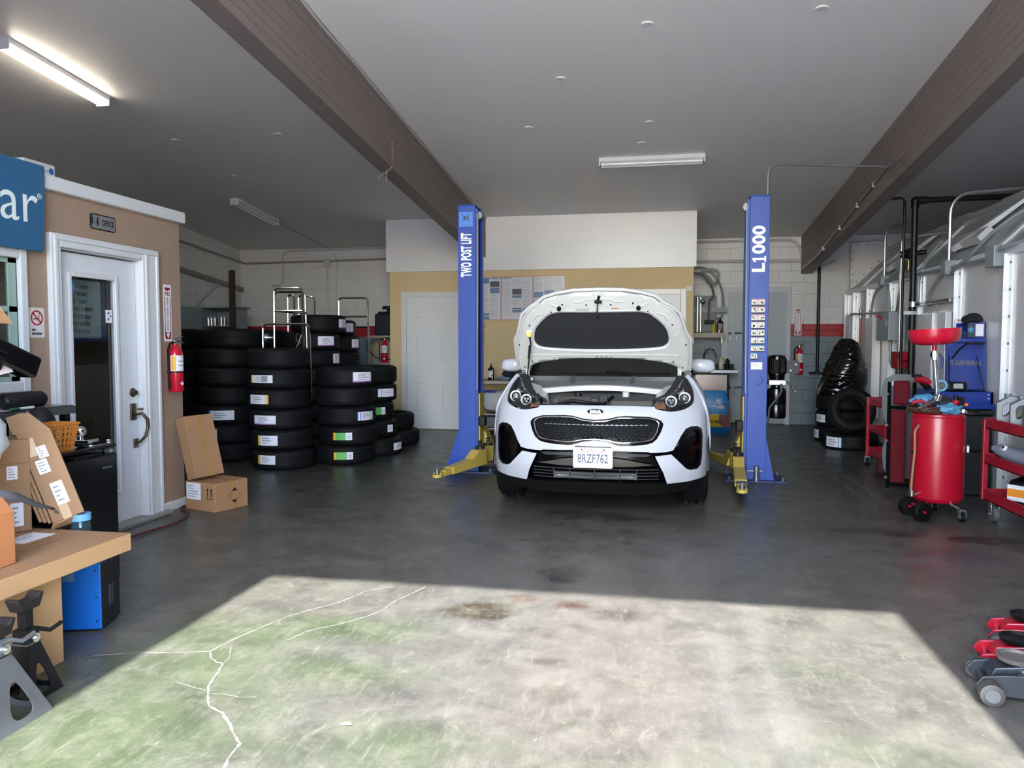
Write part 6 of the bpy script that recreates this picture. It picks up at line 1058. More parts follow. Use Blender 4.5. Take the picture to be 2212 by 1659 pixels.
cond([(3.02, 12.85, 1.0), (3.02, 12.85, 1.86), (3.02, 10.45, 1.80), (3.02, 10.2, 1.78), (3.02, 10.2, 1.30)], .014, 'thin grey pipe running level along the booth above the switch box', GREYM, .04)
BPIPE = M('black_iron_pipe', '#17181c', .4, .3, var=.15)
gpipe = thing('gas_pipe', 'thick black iron pipe standing before the booth and turning over its roof', 'pipe', (2.97, 9.75, 0)); part('riser', MB().cyl((2.97, 9.75, 0), (2.97, 9.75, 3.04), .036, n=14), BPIPE, gpipe, w=True); part('header', MB().cyl((2.99, 9.75, 3.07), (6.9, 9.75, 3.12), .034, n=14), BPIPE, gpipe, w=True); part('elbow', MB().sph((2.97, 9.75, 3.07), .048, n=14).cyl((2.97, 9.75, 2.98), (2.97, 9.75, 3.05), .045, n=14).cyl((2.99, 9.75, 3.07), (3.09, 9.75, 3.07), .045, n=14), BPIPE, gpipe, w=True)
sp_ = thing('air_pipe', 'thin black pipe beside the thick one, branching towards the ceiling beam', 'pipe', (2.90, 9.85, 0)); part('riser', MB().cyl((2.90, 9.90, 0), (2.90, 9.90, 3.12), .016, n=10), BPIPE, sp_, w=True); part('branch', MB().cyl((2.88, 9.90, 3.13), (2.61, 9.95, 3.13), .016, n=10), BPIPE, sp_, w=True); part('union', MB().cyl((2.90, 9.90, 3.10), (2.90, 9.90, 3.13), .024, n=10), CHROME, sp_, w=True)
part('clamp', MB().box(2.86, 3.0, 9.70, 9.71, 1.74, 1.78), STEEL, sp_, w=True); st_ = solo('strut_channel', MB().box(3.02, 3.07, 8.75, 9.95, 1.84, 1.88), STEEL, 'slotted steel strut channel behind the black gas pipe', 'strut', loc=(3.04, 9.3, 1.84), w=True); sl_ = MB()
for k in range(18): sl_.box(3.0185, 3.02, 8.80 + k * .06, 8.83 + k * .06, 1.853, 1.868)
part('slot', sl_, BLACKP, st_, w=True, kind='stuff'); part('pipe_clamp', MB().lathe([(.038, -.03), (.046, -.03), (.046, .03), (.038, .03)], 18, X=T(2.97, 9.75, 1.86)), CHROME, gpipe, w=True)
part('pipe_bracket', MB().box(3.0, 3.02, 9.86, 10.0, 1.55, 1.93), DPL, gpipe, w=True); part('pipe_ring', MB().lathe([(.03, 0), (.045, 0), (.045, .01), (.03, .01), (.03, 0)], 18, X=faceXm(3.0, 9.93, 1.87)).lathe([(.03, 0), (.045, 0), (.045, .01), (.03, .01), (.03, 0)], 18, X=faceXm(3.0, 9.93, 1.76)), PAPER, gpipe, w=True)
tc_ = thing('tall_cover', 'tall narrow white cover box on the booth behind the switch box', 'cover', (3.05, 11.63, .3)); part('cover_body', MB().box(2.98, 3.09, 11.46, 11.80, .35, 1.76), BOOTH, tc_, w=True, bevel=.004)
wc_ = thing('wide_cover', 'wide white folded cover on the booth behind the oil drain funnel', 'cover', (3.05, 9.3, .6)); part('cover_body', MB().box(3.0, 3.09, 9.18, 9.68, .5, 1.74), BOOTH, wc_, w=True, bevel=.004); part('cover_flange', MB().box(3.03, 3.09, 8.86, 9.18, .5, 1.74), FLG, wc_, w=True, bevel=.004)
sw_ = thing('switch_box', 'grey electrical disconnect switch box with red lever on the booth', 'switch box', (3.0, 10.9, 1.45)); part('enclosure', MB().box(2.94, 3.09, 10.72, 11.12, 1.44, 1.80), GREYM, sw_, w=True, bevel=.008); part('enclosure', MB().box(2.90, 3.07, 10.42, 10.74, 1.44, 1.80), GREYM, sw_, w=True, bevel=.008); part('lever', MB().tube([(2.90, 10.74, 1.73), (2.87, 10.80, 1.76)], .014, 8), REDS, sw_, label='red switch lever', w=True); part('dial', MB().cyl((2.90, 10.56, 1.66), (2.885, 10.56, 1.66), .07, n=20).cyl((2.885, 10.56, 1.66), (2.88, 10.56, 1.66), .015, n=10), GREYM, sw_, w=True)
part('stub', MB().cyl((3.0, 10.68, 1.30), (3.0, 10.68, 1.44), .02, n=10), GREYM, sw_, w=True)
cond([(3.0, 10.68, 1.31), (3.0, 10.66, 1.14), (3.0, 10.4, 1.08), (3.0, 10.26, 1.09)], .017, 'flexible grey conduit looping from the switch box to the red gas box', GREYM, .1)
rb_ = thing('gas_shutoff', 'red gas shutoff valve box on the booth wall below the switch box', 'valve', (2.98, 10.15, .9)); part('valve_box', MB().box(2.93, 3.08, 10.10, 10.38, 1.09, 1.30).box(2.93, 3.05, 9.96, 10.10, 1.20, 1.30), RED, rb_, w=True, bevel=.006); part('valve_body', MB().cyl((2.98, 10.22, .95), (2.98, 10.22, 1.09), .045, n=12).cyl((2.98, 10.22, .92), (2.98, 10.22, .96), .06, n=6), M('valve_brass', '#6e675c', .4, .7), rb_, w=True); part('pipe', MB().cyl((2.98, 10.22, .0), (2.98, 10.22, .93), .018, n=10), DSTEEL, rb_, w=True)
th_ = thing('manometer', 'slim copper-red gauge strip on the far end of the booth', 'gauge', (3.05, 12.35, 1.3)); part('gauge_tube', MB().cyl((3.04, 12.35, 1.30), (3.04, 12.35, 1.78), .016, n=10), M('copper_red', '#9c4a40', .4, .3), th_, w=True); part('gauge_head', MB().cyl((3.04, 12.35, 1.78), (3.04, 12.35, 1.92), .022, n=10), STEEL, th_, w=True)
cond([(3.04, 13.0, .9), (3.04, 13.0, 1.85), (3.04, 12.9, 1.86)], .014, 'short vertical pipe with a tap at the far booth corner', STEEL, .03); solo('door_panel', MB().box(3.05, 3.085, 12.93, 13.30, .9, 1.86), FLG, 'small white access panel at the far booth corner', 'panel', loc=(3.07, 13.1, .9), w=True, bevel=.003)
cl_ = thing('valve_cluster', 'pipe valve and fittings high on the booth behind the black pipe', 'valve', (3.1, 10.15, 2.4)); part('valve_body', MB().cyl((3.0, 10.25, 2.50), (3.25, 10.2, 2.52), .03, n=12).box(3.03, 3.12, 10.15, 10.3, 2.45, 2.56), BLACKP, cl_, w=True); part('fitting', MB().sph((3.0, 10.28, 2.50), .045, n=14), CHROME, cl_, w=True); part('regulator', MB().cyl((3.05, 10.2, 2.30), (3.05, 10.2, 2.42), .045, n=12), BRASS, cl_, w=True)
for i, (a, lab) in enumerate(((7.6, 'nearest'), (9.0, 'middle'), (10.4, 'farthest'))):
    q = SL @ Vector((a, .80, .05)); t = solo('roof_cabinet', MB().box(q.x + .06, q.x + .35, a - .25, a + .25, 2.82, 2.97), BOOTH, 'white box standing on the booth roof edge, the %s of three' % lab, 'box', loc=(q.x, a, 2.7), w=True, bevel=.004)
# ================================================================ back right corner
mdr = struct('door_4', MB().box(1.235, 2.195, 13.78, 13.83, .02, 2.27), M('steel_door_paint', '#aab4bf', .3, var=.04, coat=.2)); MDP = MATS['steel_door_paint']; mf = MB(); mf.box(1.12, 1.235, 13.77, 13.84, 0, 2.27); mf.box(2.195, 2.275, 13.77, 13.84, 0, 2.27); mf.box(1.12, 2.275, 13.77, 13.84, 2.27, 2.37); part('door_frame', mf, M('steel_frame_paint', '#c3c6cc', .35), mdr, w=True, bevel=.006)
for z0, z1 in ((.06, .62), (.66, 1.05), (1.10, 1.56), (1.60, 2.22)):
    m = MB()
    for a, b, c, d in ((1.27, 2.16, z0, z0 + .012), (1.27, 2.16, z1 - .012, z1), (1.27, 1.282, z0, z1), (2.148, 2.16, z0, z1)): m.box(a, b, 13.772, 13.78, c, d)
    part('door_rail', m, MDP, mdr, w=True)
for z in (1.58, .64):
    part('slide_bolt', MB().cyl((1.24, 13.765, z), (1.55, 13.765, z), .012, n=8).box(1.30, 1.34, 13.75, 13.78, z - .03, z + .02), DSTEEL, mdr, w=True); pk = MB()
    for x in (1.27, 1.38): pk.box(x - .025, x + .025, 13.745, 13.765, z - .13, z - .03)
    part('padlock', pk, M('padlock_grey', '#9aa0a6', .4, .4), mdr, w=True, bevel=.006, kind='stuff')
part('door_lock', MB().cyl((1.30, 13.765, 1.0), (1.30, 13.785, 1.0), .03, n=16).box(1.26, 1.34, 13.775, 13.782, .95, 1.05), STEEL, mdr, w=True)
fire_sign(faceYm(2.402, 13.832, 1.775), 'small FIRE EXTINGUISHER sign on the red stripe of the back wall', .115, .47)
extinguisher(T(2.42, 13.74, .875), 'red fire extinguisher on the blue-grey back wall by the steel door', .50)
dp = thing('drain_pipe', 'dark thin pipe with a T end hanging before the back wall', 'pipe', (2.715, 13.76, .9)); part('pipe', MB().cyl((2.715, 13.76, .90), (2.715, 13.76, 2.70), .026, n=12), BPIPE, dp, w=True); part('tee_bar', MB().cyl((2.58, 13.74, .90), (2.85, 13.74, .90), .02, n=10).cyl((2.715, 13.75, .88), (2.715, 13.75, .95), .034, n=12), BPIPE, dp, w=True)
cond([(.62, 13.81, 3.17), (2.30, 13.81, 3.17), (2.43, 13.81, 3.0), (2.43, 13.81, 2.85), (2.70, 13.81, 2.68), (2.98, 13.81, 2.80)], .022, 'white conduit along the top of the back wall curving down at the beam', PIPEM, .14); cond([(.62, 13.81, 2.83), (2.44, 13.81, 2.80)], .026, 'level grey conduit on the back wall behind the right lift post', PIPEM, .02)
htr_ = thing('pump_station', 'grey pump station with pipes and gauge above the utility shelf', 'pump', (.85, 13.7, 1.6)); part('backplate', MB().box(.58, 1.02, 13.62, 13.83, 1.60, 2.22), M('station_grey', '#70767a', .5, .2, var=.15), htr_, w=True, bevel=.006); part('crossbar', MB().box(.55, 1.20, 13.57, 13.61, 1.93, 2.02), M('station_bar', '#7f8286', .5, .3, var=.15), htr_, w=True); fp = MB()
for x in (.76, .70): fp.cyl((x, 13.57, 1.60), (x, 13.57, 2.2), .022, n=10)
part('riser_tube', fp, CHROME, htr_, w=True, kind='stuff'); part('gauge', MB().sph((.79, 13.53, 2.12), .045, n=14), CHROME, htr_, w=True); part('delivery_tube', MB().tube([(.62, 13.55, 2.60), (.78, 13.50, 2.58), (.95, 13.5, 2.35), (.97, 13.5, 2.2), (.90, 13.5, 2.15), (.89, 13.5, 1.76)], .02, 8, fillet=.08), CHROME, htr_, w=True); part('nozzle', MB().box(.82, .98, 13.47, 13.53, 1.74, 1.80), BLACKP, htr_, w=True, bevel=.01)
part('hose_loop', MB().tube([(.6, 13.62, 2.72), (.85, 13.62, 2.70), (1.05, 13.62, 2.5), (1.14, 13.62, 2.2), (1.14, 13.62, 1.95), (1.10, 13.62, 1.83), (1.0, 13.62, 1.84)], .016, 8, fillet=.1), GREYM, htr_, w=True); part('hose_loop', MB().tube([(.60, 13.58, 2.62), (.80, 13.56, 2.60), (.92, 13.56, 2.50), (.98, 13.56, 2.38), (1.06, 13.56, 2.62), (.95, 13.56, 2.68), (.75, 13.56, 2.64)], .018, 8, fillet=.08), GREYM, htr_, w=True)
sf = thing('wall_shelf', 'narrow steel wall shelf under the pump station beside the steel door', 'shelf', (.87, 13.7, 1.55)); part('board', MB().box(.56, 1.17, 13.50, 13.83, 1.555, 1.585), M('shelf_grey', '#8a8178', .5, var=.15), sf, w=True); part('front_lip', MB().box(.56, 1.17, 13.49, 13.50, 1.50, 1.585), M('shelf_edge', '#a39a92', .5, .2, var=.2, scale=30), sf, w=True); part('bracket', MB().box(.62, .64, 13.5, 13.83, 1.40, 1.555), STEEL, sf, w=True); part('bracket', MB().box(1.1, 1.12, 13.5, 13.83, 1.40, 1.555), STEEL, sf, w=True)
bottle('oil_bottle', 'black oil bottle on the narrow steel wall shelf', (1.09, 13.62, 1.585), .10, .07, .25, GLOSSB, GREYINK); solo('small_tin', MB().cyl((0, 0, 0), (0, 0, .10), .04, n=14).cyl((0, 0, .10), (0, 0, .16), .03, n=14), M('lime_cap', '#b9b43a', .5), 'lime green capped tin beside the black bottle on the wall shelf', 'tin', loc=(.975, 13.55, 1.585))
cond([(.64, 13.72, .95), (.64, 13.72, 1.68), (.80, 13.60, 1.98)], .022, 'white waste pipe slanting up behind the sink', PIPEM, .1, 'waste_pipe')
sk = thing('utility_sink', 'black edged utility sink bench beside the steel door', 'sink', (.9, 13.4, 0)); part('sink_top', MB().box(.60, 1.33, 13.10, 13.82, .90, .965), M('sink_top', '#4b4d52', .35, .5, var=.1), sk, w=True, bevel=.006); part('rim_strip', MB().box(.60, 1.34, 13.08, 13.10, .915, .955), STEEL, sk, w=True); part('splash_back', MB().box(.9, 1.33, 13.60, 13.64, .965, 1.05), BLACKP, sk, w=True); part('front_panel', MB().box(.66, 1.17, 13.12, 13.14, .42, .88), M('sink_panel', '#b9aaa6', .3, .3, var=.06), sk, w=True)
for x in (.63, 1.19):
    for y_ in (13.14, 13.78): part('leg', MB().box(x - .02, x + .02, y_ - .02, y_ + .02, 0, .90), BLACKP, sk, w=True)
part('faucet', MB().tube([(.82, 13.5, .96), (.82, 13.5, 1.22), (.88, 13.5, 1.31), (.97, 13.5, 1.31), (1.02, 13.5, 1.22), (1.02, 13.5, 1.15)], .014, 8, fillet=.07), CHROME, sk, label='chrome gooseneck faucet', w=True)
bottle('cleaner_bottle', 'pale yellow cleaner bottle standing on the utility sink bench', (1.10, 13.42, .965), .085, .06, .24, M('pale_yellow', '#c9bd8c', .4), PAPER, WHITE); solo('spray_can', MB().cyl((0, 0, 0), (0, 0, .15), .032, n=14).cyl((0, 0, .15), (0, 0, .18), .02, n=12), BLACKP, 'short black can at the right of the utility sink bench', 'can', loc=(1.20, 13.40, .965)); solo('soap_tub', MB().cyl((0, 0, 0), (0, 0, .12), .06, n=16), M('brown_tub', '#9a6a4c', .5), 'brown soap tub at the back of the utility sink bench', 'tub', loc=(.72, 13.45, .965))
pb = thing('absorbent_bag', 'blue and yellow bag with red picture on the floor under the sink', 'bag', (.93, 12.3, 0)); wq = blob(24, 41, .05, 2); rows = []
for k, z in enumerate(np.linspace(0, .66, 14)):
    w_ = .235 * (1 - .10 * (z / .66)) if z < .5 else .235 * (.9 - 1.1 * (z - .5)); d_ = .11 * math.sin(PI * min(1, max(.12, .12 + .8 * (1 - z / .70)))) + .012
    rows.append([(.93 + (w_ * max(-1, min(1, 1.25 * math.cos(a)))) + .12 * max(0, z - .3) * -.5, 12.30 + d_ * max(-1, min(1, 1.3 * math.sin(a))), z) for a in np.linspace(0, 2 * PI, 28, endpoint=False)])
mi = [0 if z < .10 else (1 if z < .28 else 2) for z in np.linspace(0, .66, 14)]; m = MB()
for k in range(13): m.grid(rows[k:k + 2], mi[k], closed=True)
m.add(rows[0], [tuple(range(27, -1, -1))], 0); part('bag_body', m, [M('bag_blue', '#1666a8', .3, var=.08, coat=.3, bump=.3, bscale=15), M('bag_yellow', '#d6b42c', .35, var=.05), M('bag_sky_blue', '#1b86c8', .3, var=.12, coat=.3, bump=.35, bscale=12)], pb, w=True)
part('picture_patch', MB().prism(rnd([(1.0, .12), (1.13, .10), (1.15, .25), (1.12, .42), (1.04, .50), (1.0, .36), (.97, .22)], 2), .0, .004, X=faceYm(0, 12.185, 0)), M('picture_brown', '#6e2f28', .4, var=.5, scale=18), pb, w=True); text('PS', .09, PAPER, pb, faceYm(.96, 12.178, .50), bold=.002, shear=.2); text('Pride', .085, PAPER, pb, faceYm(.96, 12.178, .42), bold=.001, shear=.2); text('ic Style', .06, INK, pb, faceYm(.94, 12.178, .19), bold=.002)
for z in (.37, .345, .32, .30): text('all purpose', .02, PAPER, pb, faceYm(.92, 12.178, z), name='small_print') if z < .35 else None
# tyres and black bag in the corner
stack(2.63, 11.62, 3, 'right corner stack below the bag', {1: (-.80, .20, .11, 'wh', .5), 0: (-.90, .16, .12, 'wh', .5)}, shift={0: (-.02, 0), 1: (0, 0), 2: (.0, .02)})
stack(2.60, 10.86, 1, 'right corner lying flat', {0: (-.62, .25, .13, 'tr', .5)}, w=.2); [o for o in COL.objects if o.name.startswith('tyre') and str(o.get('label', '')).endswith('lying flat')][0]['label'] = 'black tyre with white and teal sticker, lying flat in the right corner'
o = bpy.data.objects.new('tyre', tyre_mesh(.30, .2)); COL.objects.link(o); o.matrix_world = T(2.62, 10.98, .50) @ R(-.25, 'X') @ R(PI / 2, 'X') @ T(0, 0, -.1); ROOT[o.name] = o.matrix_world.copy(); tag(o, 'black tyre standing on edge upon the flat tyre in the right corner', 'tyre', 'tyres in the right corner')
tbg = blob(40, 57, .34, 2.0); rows = []; prof = [(.675, .30), (.72, .32), (.85, .315), (1.0, .30), (1.15, .265), (1.27, .22), (1.36, .175), (1.43, .13), (1.47, .06), (1.475, .01)]; rg_ = random.Random(4)
for z in np.linspace(.676, 1.475, 64):
    r = float(np.interp(z, [p[0] for p in prof], [p[1] for p in prof])); cx = 2.58 + .10 * min(1, (z - .676) / .5); row = []
    for a in np.linspace(0, 2 * PI, 72, endpoint=False):
        wr = .011 * math.sin(z * 75 + 3 * math.sin(a * 2) + 2 * math.sin(a * 3 + z * 9)) * (.5 + .5 * math.sin(a * 2 + z * 14)) + .006 * math.sin(z * 140 + 5 * math.sin(a * 1.5)) * (.5 + .5 * math.cos(a * 3 - z * 8)) + .02 * math.sin(a * 9 + z * 3) * max(0, (z - 1.2) / .27)
        q = r * tbg(Vector((math.cos(a), math.sin(a), (z - 1) * 2))) + wr * min(1, r / .12); row.append((cx + q * 1.0 * math.cos(a), 11.60 + q * .9 * math.sin(a), z))
    rows.append(row)
m = MB().grid(rows, closed=True); m.add(rows[0], [tuple(range(71, -1, -1))]); m.add(rows[-1], [tuple(range(72))]); solo('garbage_bag', m, M('black_bag_film', '#060709', .2, var=.2, coat=.3), 'tall wrinkled black garbage bag on the tyres in the right corner', 'garbage bag', loc=(2.6, 11.6, .676), w=True)
# ================================================================ right hand carts, tank, jacks
rc = thing('tool_cart', 'small bright red service cart by the garbage bag', 'cart', (2.6, 9.0, 0)); x0, x1, y0, y1 = 2.40, 2.80, 8.62, 9.32
def tray(z, h, t, mat, xs=(x0, x1, y0, y1)):
    a, b, c, d = xs; m = MB().box(a, b, c, d, z, z + .012).box(a, a + .012, c, d, z, z + h).box(b - .012, b, c, d, z, z + h).box(a, b, c, c + .012, z, z + h).box(a, b, d - .012, d, z, z + h); return part('tray', m, mat, t, w=True, bevel=.003)
tray(.70, .09, rc, RED); tray(.40, .07, rc, RED); tray(.13, .09, rc, RED)
for a in (x0, x1):
    for b in (y0, y1): part('leg', MB().box(a - .016, a + .016, b - .016, b + .016, .10, .79), RED, rc, w=True, bevel=.003); w_ = MB().cyl((a - .018, b, .05), (a + .018, b, .05), .05, n=18); c_ = part('caster', MB().box(a - .028, a + .028, b - .02, b + .02, .08, .11).box(a - .028, a - .022, b - .015, b + .015, .04, .1).box(a + .022, a + .028, b - .015, b + .015, .04, .1), STEEL, rc, w=True); part('wheel', w_, BLACKP, c_, w=True)
solo('red_case', MB().box(2.48, 2.76, 8.75, 9.15, .713, .83), RED, 'closed red tool case in the top tray of the small red cart', 'case', loc=(2.62, 8.95, .713), w=True, bevel=.02); solo('black_bucket', MB().lathe([(0, 0), (.10, 0), (.12, .2), (.11, .2), (.095, .01)], 24), BLACKP, 'black bucket in the bottom tray of the small red cart', 'bucket', loc=(2.60, 8.90, .142))
solo('oil_bag', MB().sph((0, 0, .10), .08, .09, .10, 16, fn=blob(16, 61, .3, 2)), M('dark_red_cloth', '#3c161c', .7, var=.3), 'dark red rag bundle hanging low on the small red cart corner', 'rag', loc=(2.36, 8.55, .0))
gbd = thing('creeper_board', 'grey contoured mechanic creeper leaning upright against the booth', 'creeper', (2.55, 8.15, 0)); XG = frame((2.50, 8.36, .02), (.80, -.10, 0), (.12, .10, 1)); part('board', MB().prism(rnd([(-.17, 0), (.17, 0), (.20, .3), (.14, .42), (.14, .52), (.20, .65), (.19, 1.0), (.10, 1.07), (-.10, 1.07), (-.19, 1.0), (-.20, .65), (-.14, .52), (-.14, .42), (-.20, .3)], 2), -.03, 0, X=XG), M('creeper_grey', '#6d7072', .6, var=.12), gbd, w=True); cr_ = MB()
for u, v in ((-.10, .97), (-.06, .93)): cr_.cyl(tuple(XG @ Vector((u, v, .0))), tuple(XG @ Vector((u, v, .03))), .022, n=12)
part('caster', cr_, STEEL, gbd, w=True, kind='stuff'); part('print', MB().tube([(.0, .3, .001), (.02, .5, .001), (-.02, .7, .001), (.03, .9, .001)], .012, 5, X=XG), M('creeper_print', '#55585a', .7), gbd, w=True)
rcd = thing('creeper_board', 'red padded mechanic creeper with black rails leaning behind the oil drain tank', 'creeper', (2.33, 7.75, 0)); XC = frame((2.25, 7.78, .02), (.80, -.2, 0), (.20, .10, 1)); RBK = M('rail_black', '#040405', .7, spec=.05)
part('pad', MB().box(-.04, .09, .05, .75, .0, .04, X=XC).box(-.02, .12, .80, 1.03, 0, .05, X=XC), M('red_vinyl', '#5c0c18', .7, var=.12, bump=.15, spec=.15), rcd, w=True, bevel=.015)
for u in (-.055, .16): part('rail', MB().box(u - .016, u + .016, .0, 1.02, -.03, .01, X=XC), RBK, rcd, w=True)
part('crossbar', MB().box(-.055, .16, .02, .05, -.03, 0, X=XC), RBK, rcd, w=True); part('crossbar', MB().box(-.055, .16, .76, .79, -.03, 0, X=XC), RBK, rcd, w=True); cr_ = MB()
for v in (.10, .45, .6, .9): cr_.cyl(tuple(XC @ Vector((-.06, v, -.0))), tuple(XC @ Vector((-.075, v, .03))), .014, n=10)
part('caster', cr_, STEEL, rcd, w=True, kind='stuff')
# oil drain tank
ot = thing('oil_drain', 'red oil drain tank on wheels with a raised catch funnel', 'oil drain', (2.315, 6.72, 0)); XT = T(2.315, 6.75, 0)
part('tank', MB().lathe([(0, .115), (.17, .115), (.19, .13), (.198, .16), (.198, .80), (.19, .83), (.17, .84), (.03, .862), (0, .862)], 40, X=XT), RED, ot, w=True); part('tank_seam', MB().lathe([(.198, .15), (.201, .155), (.198, .16)], 40, X=XT).lathe([(.198, .805), (.201, .81), (.198, .815)], 40, X=XT), RED, ot, w=True, kind='stuff')
fn = part('funnel', MB().lathe([(0, 1.385), (.10, 1.39), (.158, 1.405), (.182, 1.43), (.191, 1.47), (.194, 1.52), (.189, 1.52), (.185, 1.47), (.172, 1.435), (.155, 1.415), (0, 1.40)], 40, X=T(2.27, 6.75, 0) @ T(0, 0, 1.45) @ R(-.055, 'Y') @ T(0, 0, -1.45)), M('funnel_red', '#c81232', .3, var=.05, coat=.4), ot, label='wide red catch funnel', w=True); part('funnel_neck', MB().cyl((2.272, 6.75, 1.34), (2.27, 6.75, 1.40), .018, n=14), RED, fn, w=True)
part('stem', MB().cyl((2.318, 6.75, .80), (2.275, 6.75, 1.28), .019, n=16), CHROME, ot, w=True); part('valve', MB().cyl((2.275, 6.75, 1.27), (2.272, 6.75, 1.34), .026, n=8).cyl((2.274, 6.75, 1.295), (2.274, 6.75, 1.315), .034, n=8).cyl((2.274, 6.75, 1.305), (2.315, 6.74, 1.31), .012, n=8), CHROME, ot, w=True); part('valve_handle', MB().tube([(2.31, 6.74, 1.31), (2.33, 6.735, 1.27), (2.322, 6.735, 1.19)], [.008, .011, .009], 8), M('navy_grip', '#1c2c5e', .5), ot, w=True)
for (x, y_), r_ in (((2.085, 6.68), .075), ((2.115, 6.44), .078)):
    a = Vector((.45, -.9, 0)).normalized() if r_ > .076 else Vector((.2, -1, 0)).normalized(); c = Vector((x, y_, r_)); w_ = part('wheel', MB().lathe([(.02, -.025), (r_ * .55, -.026), (r_ * .72, -.022), (r_ - .006, -.026), (r_, -.018), (r_, .018), (r_ - .006, .026), (r_ * .72, .022), (r_ * .55, .026), (.02, .025)], 28, X=frame(c, a.orthogonal(), a.cross(a.orthogonal()))), BLACKP, ot, w=True); part('hub', MB().cyl(c - a * .03, c + a * .032, .012, n=10), REDD, w_, w=True)
part('axle_bracket', MB().tube([(2.10, 6.62, .10), (2.14, 6.52, .10), (2.2, 6.6, .12)], .014, 8), REDD, ot, w=True); part('axle_bracket', MB().tube([(2.115, 6.72, .13), (2.095, 6.70, .09)], .012, 8), REDD, ot, w=True)
for x, y_ in ((2.42, 6.50), (2.36, 6.92)):
    cc = part('caster', MB().tube([(2.36, 6.6, .12), (x - .01, y_ + .02, .095)], .010, 6).box(x - .02, x + .02, y_ - .02, y_ + .02, .085, .095).box(x - .024, x - .018, y_ - .03, y_ + .02, .025, .09).box(x + .018, x + .024, y_ - .03, y_ + .02, .025, .09), STEEL, ot, w=True); part('wheel', MB().cyl((x - .015, y_ - .01, .035), (x + .015, y_ - .01, .035), .035, n=18), BLACKP, cc, w=True)
part('drain_hose', MB().tube([(2.13, 6.62, .74), (2.095, 6.60, .70), (2.10, 6.6, .55), (2.085, 6.6, .35), (2.078, 6.6, .22), (2.085, 6.6, .19), (2.13, 6.63, .18)], .010, 8, fillet=.05), M('amber_hose', '#8a6a4c', .4, var=.2), ot, w=True); part('hose_fitting', MB().cyl((2.085, 6.6, .17), (2.085, 6.6, .22), .016, n=10).cyl((2.08, 6.6, .185), (2.15, 6.65, .185), .010, n=8).cyl((2.12, 6.61, .745), (2.15, 6.65, .745), .006, n=8), STEEL, ot, w=True)
part('side_gauge', MB().cyl((2.51, 6.68, .55), (2.525, 6.675, .55), .03, n=14), PAPER, ot, w=True); part('maker_plate', MB().box(2.115, 2.118, 6.70, 6.74, .50, .52), BLACKP, ot, w=True)
coil = MB()
for k in range(4): coil.tube([(2.20 + (.13 + .008 * (k % 2)) * math.cos(a), 6.68 + (.11 + .006 * (k % 3)) * math.sin(a), .79 + .011 * k + .008 * math.sin(a * 2 + k)) for a in np.linspace(0, 2 * PI, 30, endpoint=False)], .009, 6, closed=True)
solo('hose_coil', coil, M('brown_hose', '#4a3226', .35, var=.3), 'coil of brown oily hose on top of the oil drain tank', 'hose', loc=(2.2, 6.68, .78), w=True)
rt_ = thing('ratchet', 'long chrome ratchet wrench lying across the oil drain tank', 'wrench', (2.22, 6.55, .85)); part('handle', MB().tube([(2.105, 6.56, .815), (2.16, 6.57, .845), (2.26, 6.60, .90)], [.016, .015, .012], 10), CHROME, rt_, w=True); part('head', MB().cyl((2.25, 6.59, .875), (2.27, 6.60, .925), .024, n=14).sph((2.24, 6.59, .905), .02, n=12), CHROME, rt_, w=True)
solo('shop_glove', MB().sph((0, 0, .03), .085, .05, .04, 20, fn=blob(20, 71, .6, 3.5)), M('blue_nitrile', '#4f8db4', .6, var=.12), 'light blue nitrile glove at the front of the oil drain tank', 'glove', loc=(2.345, 6.60, .785)); solo('shop_glove', MB().sph((0, 0, .03), .10, .06, .045, 20, fn=blob(20, 73, .6, 3.0)), M('blue_nitrile', '#5fa3cc'), 'light blue nitrile glove at the rear left atop the hose coil', 'glove', loc=(2.205, 6.74, .845))
solo('black_rag', MB().sph((0, 0, .035), .11, .06, .05, 20, fn=blob(20, 75, .5, 3.0)), M('dark_rag', '#22282a', .8, var=.3), 'dark green rag heap around the drain stem', 'rag', loc=(2.31, 6.70, .825))
sd = thing('air_tool', 'red and black air tool standing on the oil drain tank', 'air tool', (2.40, 6.63, .78)); part('body', MB().cyl((2.40, 6.63, .785), (2.40, 6.63, .86), .014, n=10).sph((2.40, 6.63, .87), .026, n=14), RED, sd, w=True); part('head', MB().cyl((2.40, 6.63, .885), (2.40, 6.63, .925), .017, n=12).box(2.42, 2.46, 6.62, 6.66, .84, .91), BLACKP, sd, w=True)
od_ = thing('screwdriver', 'orange handled screwdriver on the right side of the oil drain tank', 'screwdriver', (2.46, 6.65, .82)); part('handle', MB().tube([(2.43, 6.66, .835), (2.50, 6.67, .85)], [.008, .013], 10), M('orange_grip', '#e8792a', .4), od_, w=True); part('blade', MB().cyl((2.43, 6.66, .835), (2.36, 6.65, .82), .004, n=6), CHROME, od_, w=True)
wr_ = thing('filter_wrench', 'chrome band filter wrench at the right rim of the oil drain tank', 'wrench', (2.47, 6.6, .78)); part('band', MB().lathe([(.055, -.012), (.06, -.012), (.06, .012), (.055, .012), (.055, -.012)], 24, X=T(2.455, 6.62, .80) @ R(.3, 'Y')), CHROME, wr_, w=True); part('grip', MB().tube([(2.50, 6.62, .81), (2.58, 6.63, .795)], .010, 8), BLACKP, wr_, w=True); part('stud', MB().cyl((2.45, 6.6, .80), (2.45, 6.6, .835), .014, n=10), BLACKP, wr_, w=True)
solo('red_handle', MB().tube([(2.10, 6.70, .855), (2.16, 6.69, .875), (2.23, 6.66, .835)], [.018, .016, .012], 8), RED, 'red curved plastic handle at the left of the oil drain tank top', 'handle', loc=(2.15, 6.7, .83), w=True)  # a loose curved red handle lying on the tank top
